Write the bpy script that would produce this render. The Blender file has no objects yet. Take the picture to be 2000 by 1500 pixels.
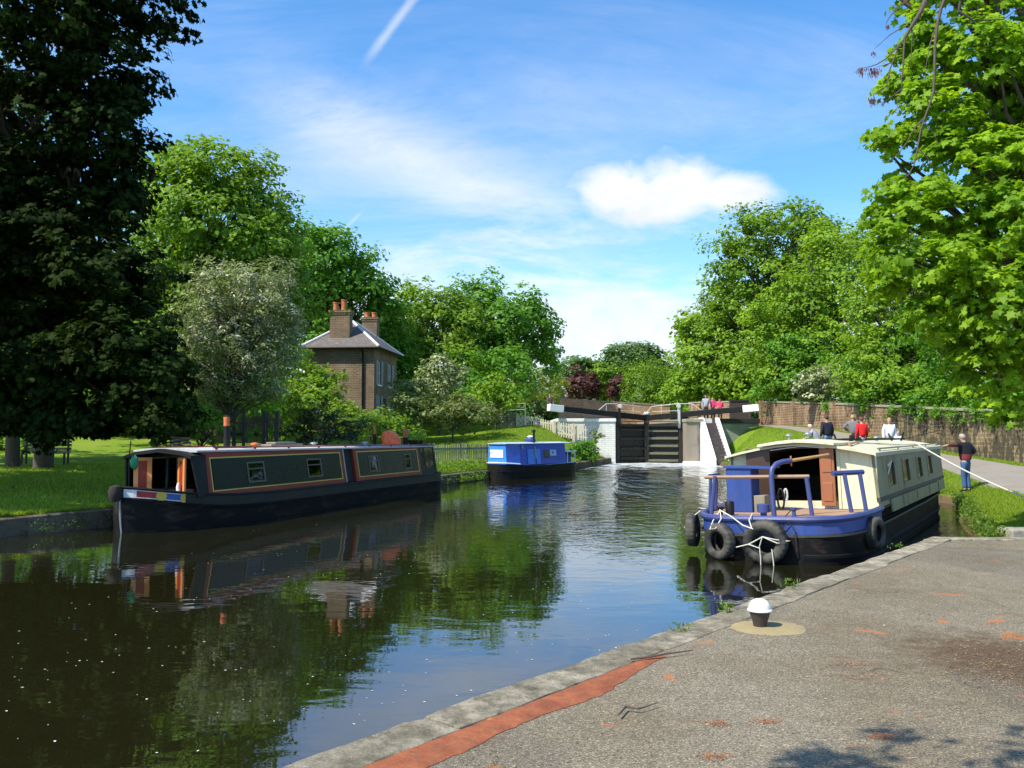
import bpy, bmesh, math, random
import numpy as np
from mathutils import Vector, Matrix, Euler, Quaternion
R = math.radians
C = bpy.context.scene.collection
SC = bpy.context.scene

# ------------------------------------------------------------------ camera
CAM_H = 2.0
PITCH = math.atan(95 / 1700)
cam_d = bpy.data.cameras.new('camera'); cam = bpy.data.objects.new('camera', cam_d); C.objects.link(cam)
cam.location = (0, 0, CAM_H); cam.rotation_euler = (R(90) + PITCH, 0, 0)
cam_d.sensor_width = 36; cam_d.lens = 36 * 0.85; cam_d.clip_start = 0.05; cam_d.clip_end = 3000
SC.camera = cam
# ------------------------------------------------------------------ sun and exposure
SUN = Vector((-0.85, -0.53, 0)).normalized()
ELEV = R(51)
SUN_DIR = Vector((SUN.x * math.cos(ELEV), SUN.y * math.cos(ELEV), math.sin(ELEV)))
sd = bpy.data.lights.new('sun', 'SUN'); sun = bpy.data.objects.new('sun', sd); C.objects.link(sun)
sd.energy = 5.0; sd.angle = R(0.5); sd.color = (1.0, 0.93, 0.79)
sun.rotation_euler = SUN_DIR.to_track_quat('Z', 'Y').to_euler()
SC.view_settings.view_transform = 'Standard'; SC.view_settings.look = 'None'
SC.view_settings.exposure = 0.5; SC.view_settings.gamma = 1; SC.view_settings.use_curve_mapping = False
SC.cycles.max_bounces = 8; SC.cycles.transparent_max_bounces = 4; SC.cycles.caustics_reflective = False
SC.cycles.caustics_refractive = False; SC.cycles.use_denoising = True

# ------------------------------------------------------------------ node helpers
class NT:
    def __init__(s, tree): s.t = tree; s.n = tree.nodes; s.l = tree.links
    def add(s, typ, **kw):
        nd = s.n.new(typ)
        for k, v in kw.items():
            if k.startswith('i_'):
                key = k[2:]
                key = int(key) if key.isdigit() else key.replace('_', ' ')
                s.set(nd, key, v)
            else: setattr(nd, k, v)
        return nd
    def set(s, nd, key, v):
        sock = nd.inputs[key]
        if isinstance(v, bpy.types.NodeSocket): s.l.new(v, sock)
        elif isinstance(v, bpy.types.Node): s.l.new(v.outputs[0], sock)
        else: sock.default_value = v
    def math(s, op, a, b=None, c=None, clamp=False):
        nd = s.n.new('ShaderNodeMath'); nd.operation = op; nd.use_clamp = clamp
        for i, v in enumerate((a, b, c)):
            if v is not None: s.set(nd, i, v)
        return nd.outputs[0]
    def mix(s, f, a, b, mode='MIX'):
        nd = s.n.new('ShaderNodeMix'); nd.data_type = 'RGBA'; nd.blend_type = mode
        s.set(nd, 0, f); s.set(nd, 6, col4(a)); s.set(nd, 7, col4(b)); return nd.outputs[2]
    def ramp(s, f, pts, interp='LINEAR'):
        nd = s.n.new('ShaderNodeValToRGB'); cr = nd.color_ramp; cr.interpolation = interp
        while len(cr.elements) < len(pts): cr.elements.new(0.5)
        for e, (p, c) in zip(cr.elements, pts):
            e.position = p; e.color = col4(c) if not isinstance(c, (int, float)) else (c, c, c, 1)
        s.set(nd, 0, f); return nd.outputs[0]
    def noise(s, vec, scale, detail=3, rough=0.5, dist=0):
        nd = s.n.new('ShaderNodeTexNoise'); s.set(nd, 'Vector', vec)
        nd.inputs['Scale'].default_value = scale; nd.inputs['Detail'].default_value = detail
        nd.inputs['Roughness'].default_value = rough; nd.inputs['Distortion'].default_value = dist
        return nd.outputs[0]
    def smooth(s, v, a, b):
        nd = s.n.new('ShaderNodeMapRange'); nd.interpolation_type = 'SMOOTHSTEP'
        s.set(nd, 0, v); nd.inputs[1].default_value = a; nd.inputs[2].default_value = b
        nd.inputs[3].default_value = 0; nd.inputs[4].default_value = 1; return nd.outputs[0]
    def mapping(s, vec, scale=(1, 1, 1), loc=(0, 0, 0), rot=(0, 0, 0)):
        nd = s.n.new('ShaderNodeMapping'); s.set(nd, 0, vec)
        nd.inputs[1].default_value = loc; nd.inputs[2].default_value = rot; nd.inputs[3].default_value = scale
        return nd.outputs[0]
def col4(c):
    if isinstance(c, (tuple, list)) and len(c) == 3: return (c[0], c[1], c[2], 1)
    return c

# ------------------------------------------------------------------ world : sky with procedural clouds
w = bpy.data.worlds.new('World'); SC.world = w; w.use_nodes = True
T = NT(w.node_tree); w.node_tree.nodes.clear()
sky = T.add('ShaderNodeTexSky', sky_type='NISHITA', sun_disc=False, sun_elevation=ELEV,
            sun_rotation=math.atan2(SUN.x, SUN.y), altitude=0, air_density=1.0, dust_density=0.35, ozone_density=2.2)
tc = T.add('ShaderNodeTexCoord'); d = tc.outputs['Generated']
sep = T.add('ShaderNodeSeparateXYZ', i_0=d)
dx, dy, dz = sep.outputs
yy = T.math('MAXIMUM', dy, 0.08)
u = T.math('DIVIDE', dx, yy); v = T.math('DIVIDE', dz, yy)
uv = T.add('ShaderNodeCombineXYZ', i_0=u, i_1=v).outputs[0]
# cirrus : a plane of wisps far above
zc = T.math('ADD', T.math('MAXIMUM', dz, 0), 0.12)
pl = T.add('ShaderNodeCombineXYZ', i_0=T.math('DIVIDE', dx, zc), i_1=T.math('DIVIDE', dy, zc)).outputs[0]
n1 = T.noise(T.mapping(pl, (0.55, 1.25, 1), (3.1, 0.7, 0), (0, 0, R(38))), 1.1, 10, 0.68, 0.8)
n2 = T.noise(T.mapping(pl, (1, 1, 1), (8, 2, 0)), 0.45, 3, 0.5)
cir = T.math('MULTIPLY', T.smooth(n1, 0.38, 0.80), T.smooth(n2, 0.32, 0.6))
cir = T.math('MULTIPLY', cir, 0.4)
# low bank of pale cloud near the horizon
n3 = T.noise(T.mapping(uv, (2.2, 6.5, 1), (1.3, 4.1, 0)), 2.2, 9, 0.66, 0.4)
hz = T.math('SUBTRACT', 1.0, T.smooth(v, 0.04, 0.34))
low = T.smooth(T.math('ADD', n3, T.math('MULTIPLY', hz, 0.5)), 0.62, 0.93)
low = T.math('MULTIPLY', low, 0.72)
# one cumulus
def ell(cu, cv, ru, rv):
    a = T.math('POWER', T.math('DIVIDE', T.math('SUBTRACT', u, cu), ru), 2)
    b = T.math('POWER', T.math('DIVIDE', T.math('SUBTRACT', v, cv), rv), 2)
    return T.math('SQRT', T.math('ADD', a, b))
def uvp(px, py):
    a = (750 - py) / 1700; c_, s_ = math.cos(PITCH), math.sin(PITCH)
    Y = c_ - a * s_; return ((px - 1000) / 1700 / Y, (s_ + a * c_) / Y)
n4 = T.noise(T.mapping(uv, (1, 1.5, 1), (0.4, 0.2, 0)), 12, 9, 0.62, 0.25)
cum = None
for (px, py, rx, ry) in ((1215, 372, 92, 56), (1330, 368, 105, 62), (1415, 375, 95, 42), (1290, 405, 110, 40), (1345, 350, 50, 42)):
    a, b = uvp(px, py)
    e = T.smooth(T.math('ADD', ell(a, b, rx / 1700, ry / 1700), T.math('MULTIPLY', T.math('SUBTRACT', n4, 0.5), 2.3)), 1.45, 0.35)
    cum = e if cum is None else T.math('MAXIMUM', cum, e)
cum = T.math('MULTIPLY', cum, T.smooth(dy, 0.3, 0.5))
cb_ = T.math('MULTIPLY', cum, T.smooth(T.math('ADD', v, T.math('MULTIPLY', n4, 0.03)), uvp(1300, 395)[1] + .015, uvp(1300, 425)[1] + .015))
# two contrails
def streak(p, q, wd, amp):
    a, b = uvp(*p); c_, d_ = uvp(*q); L = math.hypot(c_ - a, d_ - b); ex, ey = (c_ - a) / L, (d_ - b) / L
    du = T.math('SUBTRACT', u, a); dv = T.math('SUBTRACT', v, b)
    al = T.math('ADD', T.math('MULTIPLY', du, ex), T.math('MULTIPLY', dv, ey))
    ac = T.math('ABSOLUTE', T.math('SUBTRACT', T.math('MULTIPLY', du, ey), T.math('MULTIPLY', dv, ex)))
    ac = T.math('ADD', ac, T.math('MULTIPLY', T.math('SUBTRACT', n4, 0.5), wd * 0.9))
    f = T.math('MULTIPLY', T.math('MULTIPLY', T.smooth(ac, wd, 0.0), T.smooth(al, 0.0, L * 0.35)), T.smooth(al, L * 1.3, L * 0.8))
    return T.math('MULTIPLY', T.math('MULTIPLY', f, amp), T.smooth(dy, 0.3, 0.5))
st = T.math('ADD', streak((700, 140), (835, -40), 0.009, 0.40), streak((655, 465), (700, 420), 0.004, 0.25))
st = T.math('ADD', st, T.math('MULTIPLY', streak((420, 130), (1120, 460), 0.075, 0.42), T.smooth(n1, 0.3, 0.6)))
mask = T.math('MAXIMUM', T.math('MAXIMUM', cir, low), cum)
mask = T.math('ADD', mask, st, clamp=True)
up = T.smooth(dz, -0.02, 0.02)
mask = T.math('MULTIPLY', mask, up)
hs = T.add('ShaderNodeHueSaturation', i_Hue=0.500, i_Saturation=1.3, i_Value=1.32, i_Fac=1.0, i_Color=sky.outputs[0])
ccol = T.mix(T.smooth(n4, 0.35, 0.62), (4.7, 4.95, 5.3), (5.6, 5.65, 5.75))
ccol = T.mix(T.math('MULTIPLY', cb_, 0.55), ccol, (4.4, 4.6, 5.0))
colr = T.mix(mask, hs.outputs[0], ccol)
bg = T.add('ShaderNodeBackground', i_Color=colr, i_Strength=0.14)
wo = T.add('ShaderNodeOutputWorld', i_Surface=bg)

# ------------------------------------------------------------------ materials
def principled(name, base, rough=0.6, metal=0.0, spec=0.5, coat=0.0):
    m = bpy.data.materials.new(name); m.use_nodes = True; t = NT(m.node_tree)
    b = m.node_tree.nodes['Principled BSDF']
    t.set(b, 'Base Color', col4(base)); b.inputs['Roughness'].default_value = rough
    b.inputs['Metallic'].default_value = metal; b.inputs['Specular IOR Level'].default_value = spec
    b.inputs['Coat Weight'].default_value = coat
    return m, t, b
def bump(t, b, h, strength=0.5, dist=0.02):
    bn = t.add('ShaderNodeBump'); t.set(bn, 'Height', h); bn.inputs['Strength'].default_value = strength
    bn.inputs['Distance'].default_value = dist; t.l.new(bn.outputs[0], b.inputs['Normal'])
def worn(name, c, rough=0.5, var=0.25, scale=3.0, dirt=(0.05, 0.045, 0.035), damt=0.3, stretch=(1, 1, 1), metal=0, spec=0.5, coat=0, bmp=0.15):
    """painted or weathered surface : blotchy tone, streaks of dirt, uneven gloss"""
    m, t, b = principled(name, c, rough, metal, spec, coat)
    o = t.add('ShaderNodeTexCoord').outputs['Object']
    n = t.noise(t.mapping(o, stretch), scale, 6, 0.6)
    f = t.noise(t.mapping(o, stretch, (5, 5, 5)), scale * 6, 4, 0.6)
    k = t.math('ADD', 1 - var, t.math('MULTIPLY', t.math('ADD', n, f), var))
    base = t.mix(1.0, c, t.add('ShaderNodeCombineColor', i_0=k, i_1=k, i_2=k).outputs[0], 'MULTIPLY')
    dm = t.math('MULTIPLY', t.smooth(t.noise(t.mapping(o, stretch, (9, 2, 4)), scale * 1.7, 7, 0.65), 0.5, 0.72), damt)
    base = t.mix(dm, base, dirt)
    t.set(b, 'Base Color', base)
    t.set(b, 'Roughness', t.math('ADD', rough - 0.08, t.math('MULTIPLY', n, 0.2), clamp=True))
    bump(t, b, f, bmp, 0.01)
    return m
def leafmat(name, c1, c2, trans=0.4, tcol=None, rough=0.5, spec=0.2):
    m = bpy.data.materials.new(name); m.use_nodes = True; t = NT(m.node_tree); m.node_tree.nodes.clear()
    at = t.add('ShaderNodeAttribute', attribute_name='rnd', attribute_type='GEOMETRY')
    c = t.mix(at.outputs['Fac'], c1, c2)
    p = t.add('ShaderNodeBsdfPrincipled'); t.set(p, 'Base Color', c)
    p.inputs['Roughness'].default_value = rough; p.inputs['Specular IOR Level'].default_value = spec
    tr = t.add('ShaderNodeBsdfTranslucent')
    tc_ = t.mix(1.0, c, tcol or (1.7, 1.55, 0.55), 'MULTIPLY'); t.set(tr, 0, tc_)
    ms = t.add('ShaderNodeMixShader', i_0=trans); t.l.new(p.outputs[0], ms.inputs[1]); t.l.new(tr.outputs[0], ms.inputs[2])
    out = t.add('ShaderNodeOutputMaterial'); t.l.new(ms.outputs[0], out.inputs[0])
    return m
M = {}
M['leaf_mid'] = leafmat('leaf_mid', (0.075, 0.16, 0.016), (0.25, 0.41, 0.042))
M['leaf_deep'] = leafmat('leaf_deep', (0.074, 0.194, 0.021), (0.157, 0.342, 0.039))
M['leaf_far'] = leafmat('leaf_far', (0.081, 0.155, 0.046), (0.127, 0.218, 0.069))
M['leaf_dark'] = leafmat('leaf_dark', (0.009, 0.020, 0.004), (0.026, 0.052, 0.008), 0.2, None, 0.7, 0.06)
M['leaf_bright'] = leafmat('leaf_bright', (0.085, 0.20, 0.010), (0.34, 0.53, 0.03), 0.5, (1.6, 1.5, 0.5))
M['leaf_right'] = leafmat('leaf_right', (0.085, 0.175, 0.016), (0.29, 0.46, 0.045), 0.42)
M['leaf_haw'] = leafmat('leaf_haw', (0.160, 0.224, 0.072), (0.336, 0.400, 0.176), 0.3, (1.3, 1.3, 0.8))
M['leaf_yellow'] = leafmat('leaf_yellow', (0.180, 0.252, 0.036), (0.288, 0.348, 0.060))
M['leaf_purple'] = leafmat('leaf_purple', (0.063, 0.028, 0.028), (0.140, 0.063, 0.056), 0.3, (1.6, 0.8, 0.7))
M['leaf_conifer'] = leafmat('leaf_conifer', (0.012, 0.028, 0.012), (0.04, 0.065, 0.025), 0.12)
M['leaf_bramble'] = leafmat('leaf_bramble', (0.086, 0.157, 0.036), (0.215, 0.243, 0.086), 0.3)
M['blossom'] = leafmat('blossom', (0.42, 0.44, 0.30), (0.62, 0.62, 0.48), 0.2, (1, 1, 0.9))
M['grass'] = leafmat('grass_blade', (0.15, 0.25, 0.02), (0.32, 0.43, 0.05), 0.4, (1.5, 1.4, 0.5), 0.6, 0.2)
M['reed'] = leafmat('weed_leaf', (0.07, 0.16, 0.02), (0.20, 0.30, 0.05), 0.4)
M['bark'] = worn('bark', (0.085, 0.065, 0.048), 0.9, 0.5, 4, (0.03, 0.035, 0.02), 0.5, (1, 1, 0.2), bmp=0.8)
M['twig'] = worn('twig', (0.10, 0.075, 0.06), 0.85, 0.4, 8)
M['white'] = worn('white_paint', (0.84, 0.84, 0.81), 0.6, 0.16, 1.6, (0.28, 0.27, 0.2), 0.4, (1, 1, .4))
M['beam_white'] = worn('beam_white', (0.82, 0.82, 0.82), 0.5, 0.08, 2, damt=0.1)
M['black'] = worn('black_paint', (0.010, 0.010, 0.010), 0.5, 0.5, 2, (0.045, 0.038, 0.03), 0.35, spec=0.25)
M['blacking'] = worn('blacking', (0.007, 0.007, 0.007), 0.6, 0.6, 1.6, (0.07, 0.045, 0.03), 0.7, (1, 0.5, 2.2), spec=0.15)
M['greymetal'] = worn('galvanised', (0.35, 0.36, 0.36), 0.45, 0.3, 5, metal=0.6)
M['rail_grey'] = worn('rail_white', (0.55, 0.55, 0.53), 0.5, 0.2, 5)
M['timber'] = worn('weathered_timber', (0.26, 0.23, 0.17), 0.85, 0.45, 3, (0.07, 0.08, 0.05), 0.45, (1, 1, 0.3))
M['timber_dark'] = worn('dark_timber', (0.06, 0.05, 0.038), 0.85, 0.5, 3, (0.03, 0.035, 0.02), 0.4)
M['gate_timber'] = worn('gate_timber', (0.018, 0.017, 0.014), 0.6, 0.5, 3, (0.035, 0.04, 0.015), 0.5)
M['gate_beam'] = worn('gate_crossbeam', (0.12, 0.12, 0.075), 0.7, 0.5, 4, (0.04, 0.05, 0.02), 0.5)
M['blue'] = worn('blue_paint', (0.028, 0.065, 0.26), 0.45, 0.4, 3, (0.10, 0.06, 0.04), 0.45, (1, 1, .5))
M['blue_rail'] = worn('blue_rail', (0.05, 0.066, 0.20), 0.4, 0.25, 5, (0.1, 0.09, 0.07), 0.3)
M['blue_cabin'] = worn('blue_cabin', (0.012, 0.085, 0.50), 0.3, 0.15, 2, (0.02, 0.05, 0.2), 0.2, coat=0.3)
M['blue_light'] = worn('blue_light', (0.05, 0.26, 0.85), 0.3, 0.12, 2, coat=0.3)
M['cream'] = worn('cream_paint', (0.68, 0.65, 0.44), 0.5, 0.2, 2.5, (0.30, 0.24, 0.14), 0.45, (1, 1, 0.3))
M['cream_shaded'] = worn('cream_shaded', (0.27, 0.26, 0.16), 0.45, 0.22, 1.5, (0.07, 0.06, 0.03), 0.8, (1, 1, 0.3))  # cream with the cabin side's shade put into the colour, plus dirt streaks
M['strip'] = worn('dark_strip', (0.05, 0.05, 0.045), 0.5, 0.3, 3)
M['brown_door'] = worn('brown_door', (0.055, 0.028, 0.018), 0.4, 0.3, 3)
M['orange_door'] = worn('orange_door', (0.31, 0.115, 0.05), 0.4, 0.2, 3, damt=0.15)
M['deck'] = worn('deck_boards', (0.35, 0.22, 0.14), 0.7, 0.3, 4, (0.25, 0.22, 0.18), 0.4)
M['bamboo'] = worn('pole_wood', (0.30, 0.19, 0.12), 0.6, 0.3, 6)
M['tiller_wood'] = worn('tiller_wood', (0.48, 0.27, 0.10), 0.4, 0.2, 6)
M['dark_inside'] = worn('dark_interior', (0.02, 0.014, 0.01), 0.8, 0.4, 3)
M['rope'] = worn('rope', (0.62, 0.60, 0.52), 0.9, 0.2, 30)
M['rope_brown'] = worn('rope_brown', (0.03, 0.022, 0.02), 0.9, 0.3, 30)
M['slate'] = worn('slate', (0.13, 0.118, 0.112), 0.75, 0.5, 2.5, (0.27, 0.23, 0.19), 0.6, spec=0.2)
M['lead'] = worn('lead_flashing', (0.70, 0.70, 0.72), 0.5, 0.1, 4, damt=0.1)
M['pot'] = worn('terracotta', (0.52, 0.15, 0.06), 0.8, 0.25, 4)
M['maroon'] = worn('maroon_paint', (0.30, 0.035, 0.025), 0.32, 0.2, 3, (0.05, 0.03, 0.03), 0.15, spec=0.25)
M['yellow'] = worn('yellow_line', (0.70, 0.48, 0.07), 0.4, 0.15, 4, damt=0.1)
M['orange'] = worn('orange_wood', (0.75, 0.27, 0.06), 0.3, 0.2, 4, damt=0.1, coat=0.4)
M['green_panel'] = worn('dark_green_panel', (0.006, 0.009, 0.006), 0.25, 0.25, 2, (0.012, 0.014, 0.010), 0.3, spec=0.25, bmp=0.0)
M['greygreen'] = worn('grey_hull_side', (0.035, 0.036, 0.030), 0.5, 0.3, 2, (0.10, 0.085, 0.06), 0.35, spec=0.2)
M['roof_grey'] = worn('roof_grey', (0.52, 0.51, 0.50), 0.55, 0.15, 3)
M['red'] = worn('red_paint', (0.40, 0.02, 0.02), 0.4, 0.15, 4)
M['bow_blue'] = worn('bow_blue', (0.03, 0.10, 0.38), 0.4, 0.15, 4)
M['orange_bag'] = worn('orange_plastic', (0.95, 0.17, 0.05), 0.4, 0.15, 6, damt=0.05)
M['green_net'] = worn('green_net', (0.03, 0.25, 0.11), 0.7, 0.3, 8)
M['skin'] = worn('skin', (0.52, 0.30, 0.21), 0.55, 0.1, 8, damt=0, bmp=0)
M['brass'] = worn('copper_band', (0.62, 0.16, 0.05), 0.4, 0.2, 5)
M['bankstone'] = worn('bank_stone', (0.13, 0.11, 0.08), 0.95, 0.8, 3.5, (0.025, 0.03, 0.015), 0.9, spec=0.1, bmp=1.0)
M['dirtystone'] = worn('coping_stone', (0.30, 0.28, 0.22), 0.85, 0.4, 2.5, (0.10, 0.11, 0.06), 0.6)
M['pier_stone'] = worn('pier_stone', (0.26, 0.225, 0.175), 0.85, 0.35, 1.8, (0.11, 0.11, 0.06), 0.5, (1, 1, 0.25))
M['bark_wet'] = M['gate_timber']
def flat(name, c, rough=0.7):
    return worn(name, c, rough, 0.15, 8, damt=0.08, bmp=0.1)
# glass : reflective dark pane
def glassmat(name, c=(0.02, 0.025, 0.02), rough=0.06):
    m, t, b = principled(name, c, rough, 0, 0.9)
    o = t.add('ShaderNodeTexCoord').outputs['Object']; bump(t, b, t.noise(o, 2.0, 2), 0.08, 0.05); return m
M['glass'] = glassmat('glass')
gm = bpy.data.materials.new('clear_glass'); gm.use_nodes = True; t = NT(gm.node_tree); gm.node_tree.nodes.clear()
_tr = t.add('ShaderNodeBsdfTransparent', i_0=(0.75, 0.78, 0.72, 1)); _gl = t.add('ShaderNodeBsdfGlossy', i_Roughness=0.03)
_fr = t.add('ShaderNodeFresnel', i_IOR=1.5); _ms = t.add('ShaderNodeMixShader'); t.l.new(_fr.outputs[0], _ms.inputs[0])
t.l.new(_tr.outputs[0], _ms.inputs[1]); t.l.new(_gl.outputs[0], _ms.inputs[2])
_o = t.add('ShaderNodeOutputMaterial'); t.l.new(_ms.outputs[0], _o.inputs[0]); M['clear_glass'] = gm
# rubber
m, t, b = principled('tyre_rubber', (0.022, 0.021, 0.02), 0.75)
o = t.add('ShaderNodeTexCoord').outputs['Object']
t.set(b, 'Base Color', t.mix(t.smooth(t.noise(o, 5, 5), 0.4, 0.65), (0.018, 0.017, 0.016), (0.085, 0.078, 0.062)))
bump(t, b, t.noise(o, 60, 2), 0.4, 0.01); M['tyre'] = m
# brick
def brickmat(name, a, b_, mortar, scale=1.0, streak=0.0, plane='XZ', painted=False):
    m, t, p = principled(name, a, 0.9, 0, 0.2)
    g = t.add('ShaderNodeNewGeometry'); s = t.add('ShaderNodeSeparateXYZ', i_0=g.outputs['Position'])
    n = t.add('ShaderNodeSeparateXYZ', i_0=g.outputs['Normal'])
    side = t.math('GREATER_THAN', t.math('ABSOLUTE', n.outputs[0]), 0.7)
    hx = t.math('ADD', t.math('MULTIPLY', s.outputs[0], t.math('SUBTRACT', 1.0, side)), t.math('MULTIPLY', s.outputs[1], side))
    vec = t.add('ShaderNodeCombineXYZ', i_0=hx, i_1=s.outputs[2]).outputs[0]
    br = t.add('ShaderNodeTexBrick', offset=0.5); t.set(br, 'Vector', vec)
    t.set(br, 'Color1', col4(a)); t.set(br, 'Color2', col4(b_)); t.set(br, 'Mortar', col4(mortar))
    br.inputs['Scale'].default_value = 1; br.inputs['Mortar Size'].default_value = 0.010 * scale
    br.inputs['Brick Width'].default_value = 0.225 * scale; br.inputs['Row Height'].default_value = 0.075 * scale
    br.inputs['Bias'].default_value = 0.0
    pos = g.outputs['Position']
    big = t.noise(pos, 0.8, 5, 0.6)
    c = t.mix(t.smooth(big, 0.3, 0.7), br.outputs[0], t.mix(1, br.outputs[0], (0.62, 0.62, 0.6), 'MULTIPLY'))
    c = t.mix(t.math('MULTIPLY', t.smooth(t.noise(pos, 9, 3), 0.55, 0.75), 0.35), c, mortar)
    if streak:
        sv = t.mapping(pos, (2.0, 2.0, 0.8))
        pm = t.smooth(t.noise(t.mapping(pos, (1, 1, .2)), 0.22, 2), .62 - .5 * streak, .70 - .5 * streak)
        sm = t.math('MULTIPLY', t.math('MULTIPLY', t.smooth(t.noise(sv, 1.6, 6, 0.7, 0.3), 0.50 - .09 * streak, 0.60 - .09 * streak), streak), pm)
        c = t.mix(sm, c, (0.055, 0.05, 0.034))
    t.set(p, 'Base Color', c)
    bump(t, p, br.outputs[1], -0.5, 0.01)
    return m
M['brick_house'] = brickmat('brick_house', (0.25, 0.165, 0.10), (0.17, 0.115, 0.075), (0.31, 0.26, 0.19), 1.5)
M['brick_wall'] = brickmat('brick_wall', (0.36, 0.21, 0.12), (0.27, 0.15, 0.09), (0.40, 0.33, 0.22), 2.2, 0.42)  # soft dark patches painted in to stand for tree shadows
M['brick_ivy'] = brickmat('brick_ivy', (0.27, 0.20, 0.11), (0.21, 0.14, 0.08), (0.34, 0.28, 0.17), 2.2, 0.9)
M['brick_orange'] = brickmat('brick_orange', (0.45, 0.23, 0.11), (0.38, 0.19, 0.10), (0.46, 0.37, 0.25), 2.2, 0.15)
M['brick_white'] = brickmat('brick_white', (0.86, 0.86, 0.83), (0.80, 0.80, 0.76), (0.62, 0.62, 0.56), 1.8, 0.12)
M['brick_green'] = brickmat('brick_green', (0.30, 0.34, 0.28), (0.34, 0.38, 0.32), (0.25, 0.27, 0.22), 1.4, 0.1)
# ground grass
m, t, b = principled('ground_grass', (0.1, 0.16, 0.03), 0.95, 0, 0.1)
pos = t.add('ShaderNodeNewGeometry').outputs['Position']
c = t.mix(t.noise(pos, 12, 6, 0.7), (0.11, 0.19, 0.014), (0.22, 0.33, 0.035))
c = t.mix(t.smooth(t.noise(pos, 0.5, 5, 0.6), 0.45, 0.75), c, (0.23, 0.27, 0.045))
c = t.mix(t.math('MULTIPLY', t.smooth(t.noise(pos, 1.3, 6, 0.7), 0.6, 0.7), 0.7), c, (0.16, 0.125, 0.06))
sx = t.add('ShaderNodeSeparateXYZ', i_0=pos)
c = t.mix(t.math('SUBTRACT', 1.0, t.smooth(t.math('ADD', sx.outputs[2], t.math('MULTIPLY', t.noise(pos, 3, 4), 0.2)), 0.24, 0.4)), c, (0.14, 0.10, 0.055))
t.set(b, 'Base Color', c); bump(t, b, t.noise(pos, 25, 4, 0.7), 0.9, 0.05); M['ground'] = m
# tarmac with pale chippings, rust and leaf dirt
m, t, b = principled('tarmac', (0.1, 0.1, 0.1), 0.9, 0, 0.25)
pos = t.add('ShaderNodeNewGeometry').outputs['Position']
vo = t.add('ShaderNodeTexVoronoi', feature='F1'); t.set(vo, 'Vector', pos); vo.inputs['Scale'].default_value = 150
vs = t.add('ShaderNodeSeparateColor', i_0=vo.outputs['Color'])
c = t.ramp(vs.outputs[0], [(0.0, (0.085, 0.072, 0.052)), (0.3, (0.155, 0.138, 0.108)), (0.7, (0.225, 0.203, 0.162)), (0.92, (0.31, 0.27, 0.20)), (1.0, (0.50, 0.43, 0.32))])
big = t.noise(pos, 0.55, 6, 0.6)
c = t.mix(t.smooth(big, 0.35, 0.7), c, t.mix(1, c, (0.80, 0.76, 0.70), 'MULTIPLY'))
mott = t.noise(pos, 4.5, 5, 0.6)
c = t.mix(1, c, t.mix(mott, (0.74, 0.74, 0.72), (1.24, 1.22, 1.2)), 'MULTIPLY')
rust = t.math('MULTIPLY', t.smooth(t.math('ADD', t.noise(pos, 1.5, 4, 0.55, 0.5), t.math('MULTIPLY', t.noise(pos, 22, 2), 0.07)), 0.685, 0.72), 0.75)
c = t.mix(rust, c, (0.40, 0.15, 0.05))
brn = t.math('MULTIPLY', t.smooth(t.math('ADD', t.noise(pos, 2.1, 6, 0.75), t.math('MULTIPLY', t.noise(pos, 30, 2), 0.2)), 0.68, 0.8), 0.5)
c = t.mix(brn, c, (0.15, 0.085, 0.04))
pt = t.noise(t.mapping(pos, (1, 1, 1), (4, 9, 0)), 0.28, 2, 0.4)
c = t.mix(1, c, t.mix(t.smooth(pt, 0.49, 0.51), (0.90, 0.90, 0.91), (1.05, 1.04, 1.0)), 'MULTIPLY')
vc = t.add('ShaderNodeTexVoronoi', feature='DISTANCE_TO_EDGE'); t.set(vc, 'Vector', t.add('ShaderNodeVectorMath', operation='ADD', i_0=pos, i_1=t.add('ShaderNodeTexNoise', i_Vector=pos, i_Scale=2.5).outputs['Color']).outputs[0]); vc.inputs['Scale'].default_value = 0.42
crk = t.math('MULTIPLY', t.math('SUBTRACT', 1.0, t.smooth(vc.outputs[0], 0.0, 0.012)), t.smooth(t.noise(pos, 0.9, 2), 0.5, 0.6))
c = t.mix(t.math('MULTIPLY', crk, 0.6), c, (0.03, 0.026, 0.02))
# the patch of leaf dirt on the right of the quay
sp = t.add('ShaderNodeSeparateXYZ', i_0=pos)
ra = t.math('POWER', t.math('DIVIDE', t.math('SUBTRACT', sp.outputs[0], 3.55), 0.75), 2)
rb = t.math('POWER', t.math('DIVIDE', t.math('SUBTRACT', sp.outputs[1], 6.35), 0.85), 2)
rr = t.math('ADD', t.math('SQRT', t.math('ADD', ra, rb)), t.math('MULTIPLY', t.math('SUBTRACT', t.noise(pos, 5, 6, 0.75), 0.5), 2.2))
c = t.mix(t.math('MULTIPLY', t.smooth(rr, 1.25, 0.35), 0.8), c, (0.085, 0.05, 0.026))
t.set(b, 'Base Color', c)
bump(t, b, t.math('ADD', vo.outputs[0], t.math('MULTIPLY', t.noise(pos, 6, 3), 0.6)), 0.45, 0.012); M['tarmac'] = m
# towpath
m, t, b = principled('towpath', (0.3, 0.27, 0.23), 0.95, 0, 0.1)
pos = t.add('ShaderNodeNewGeometry').outputs['Position']
c = t.mix(t.noise(pos, 40, 3, 0.7), (0.20, 0.18, 0.155), (0.34, 0.31, 0.27))
c = t.mix(t.smooth(t.noise(pos, 1.2, 5), 0.4, 0.7), c, (0.25, 0.22, 0.17))
t.set(b, 'Base Color', c); M['path'] = m
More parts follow.
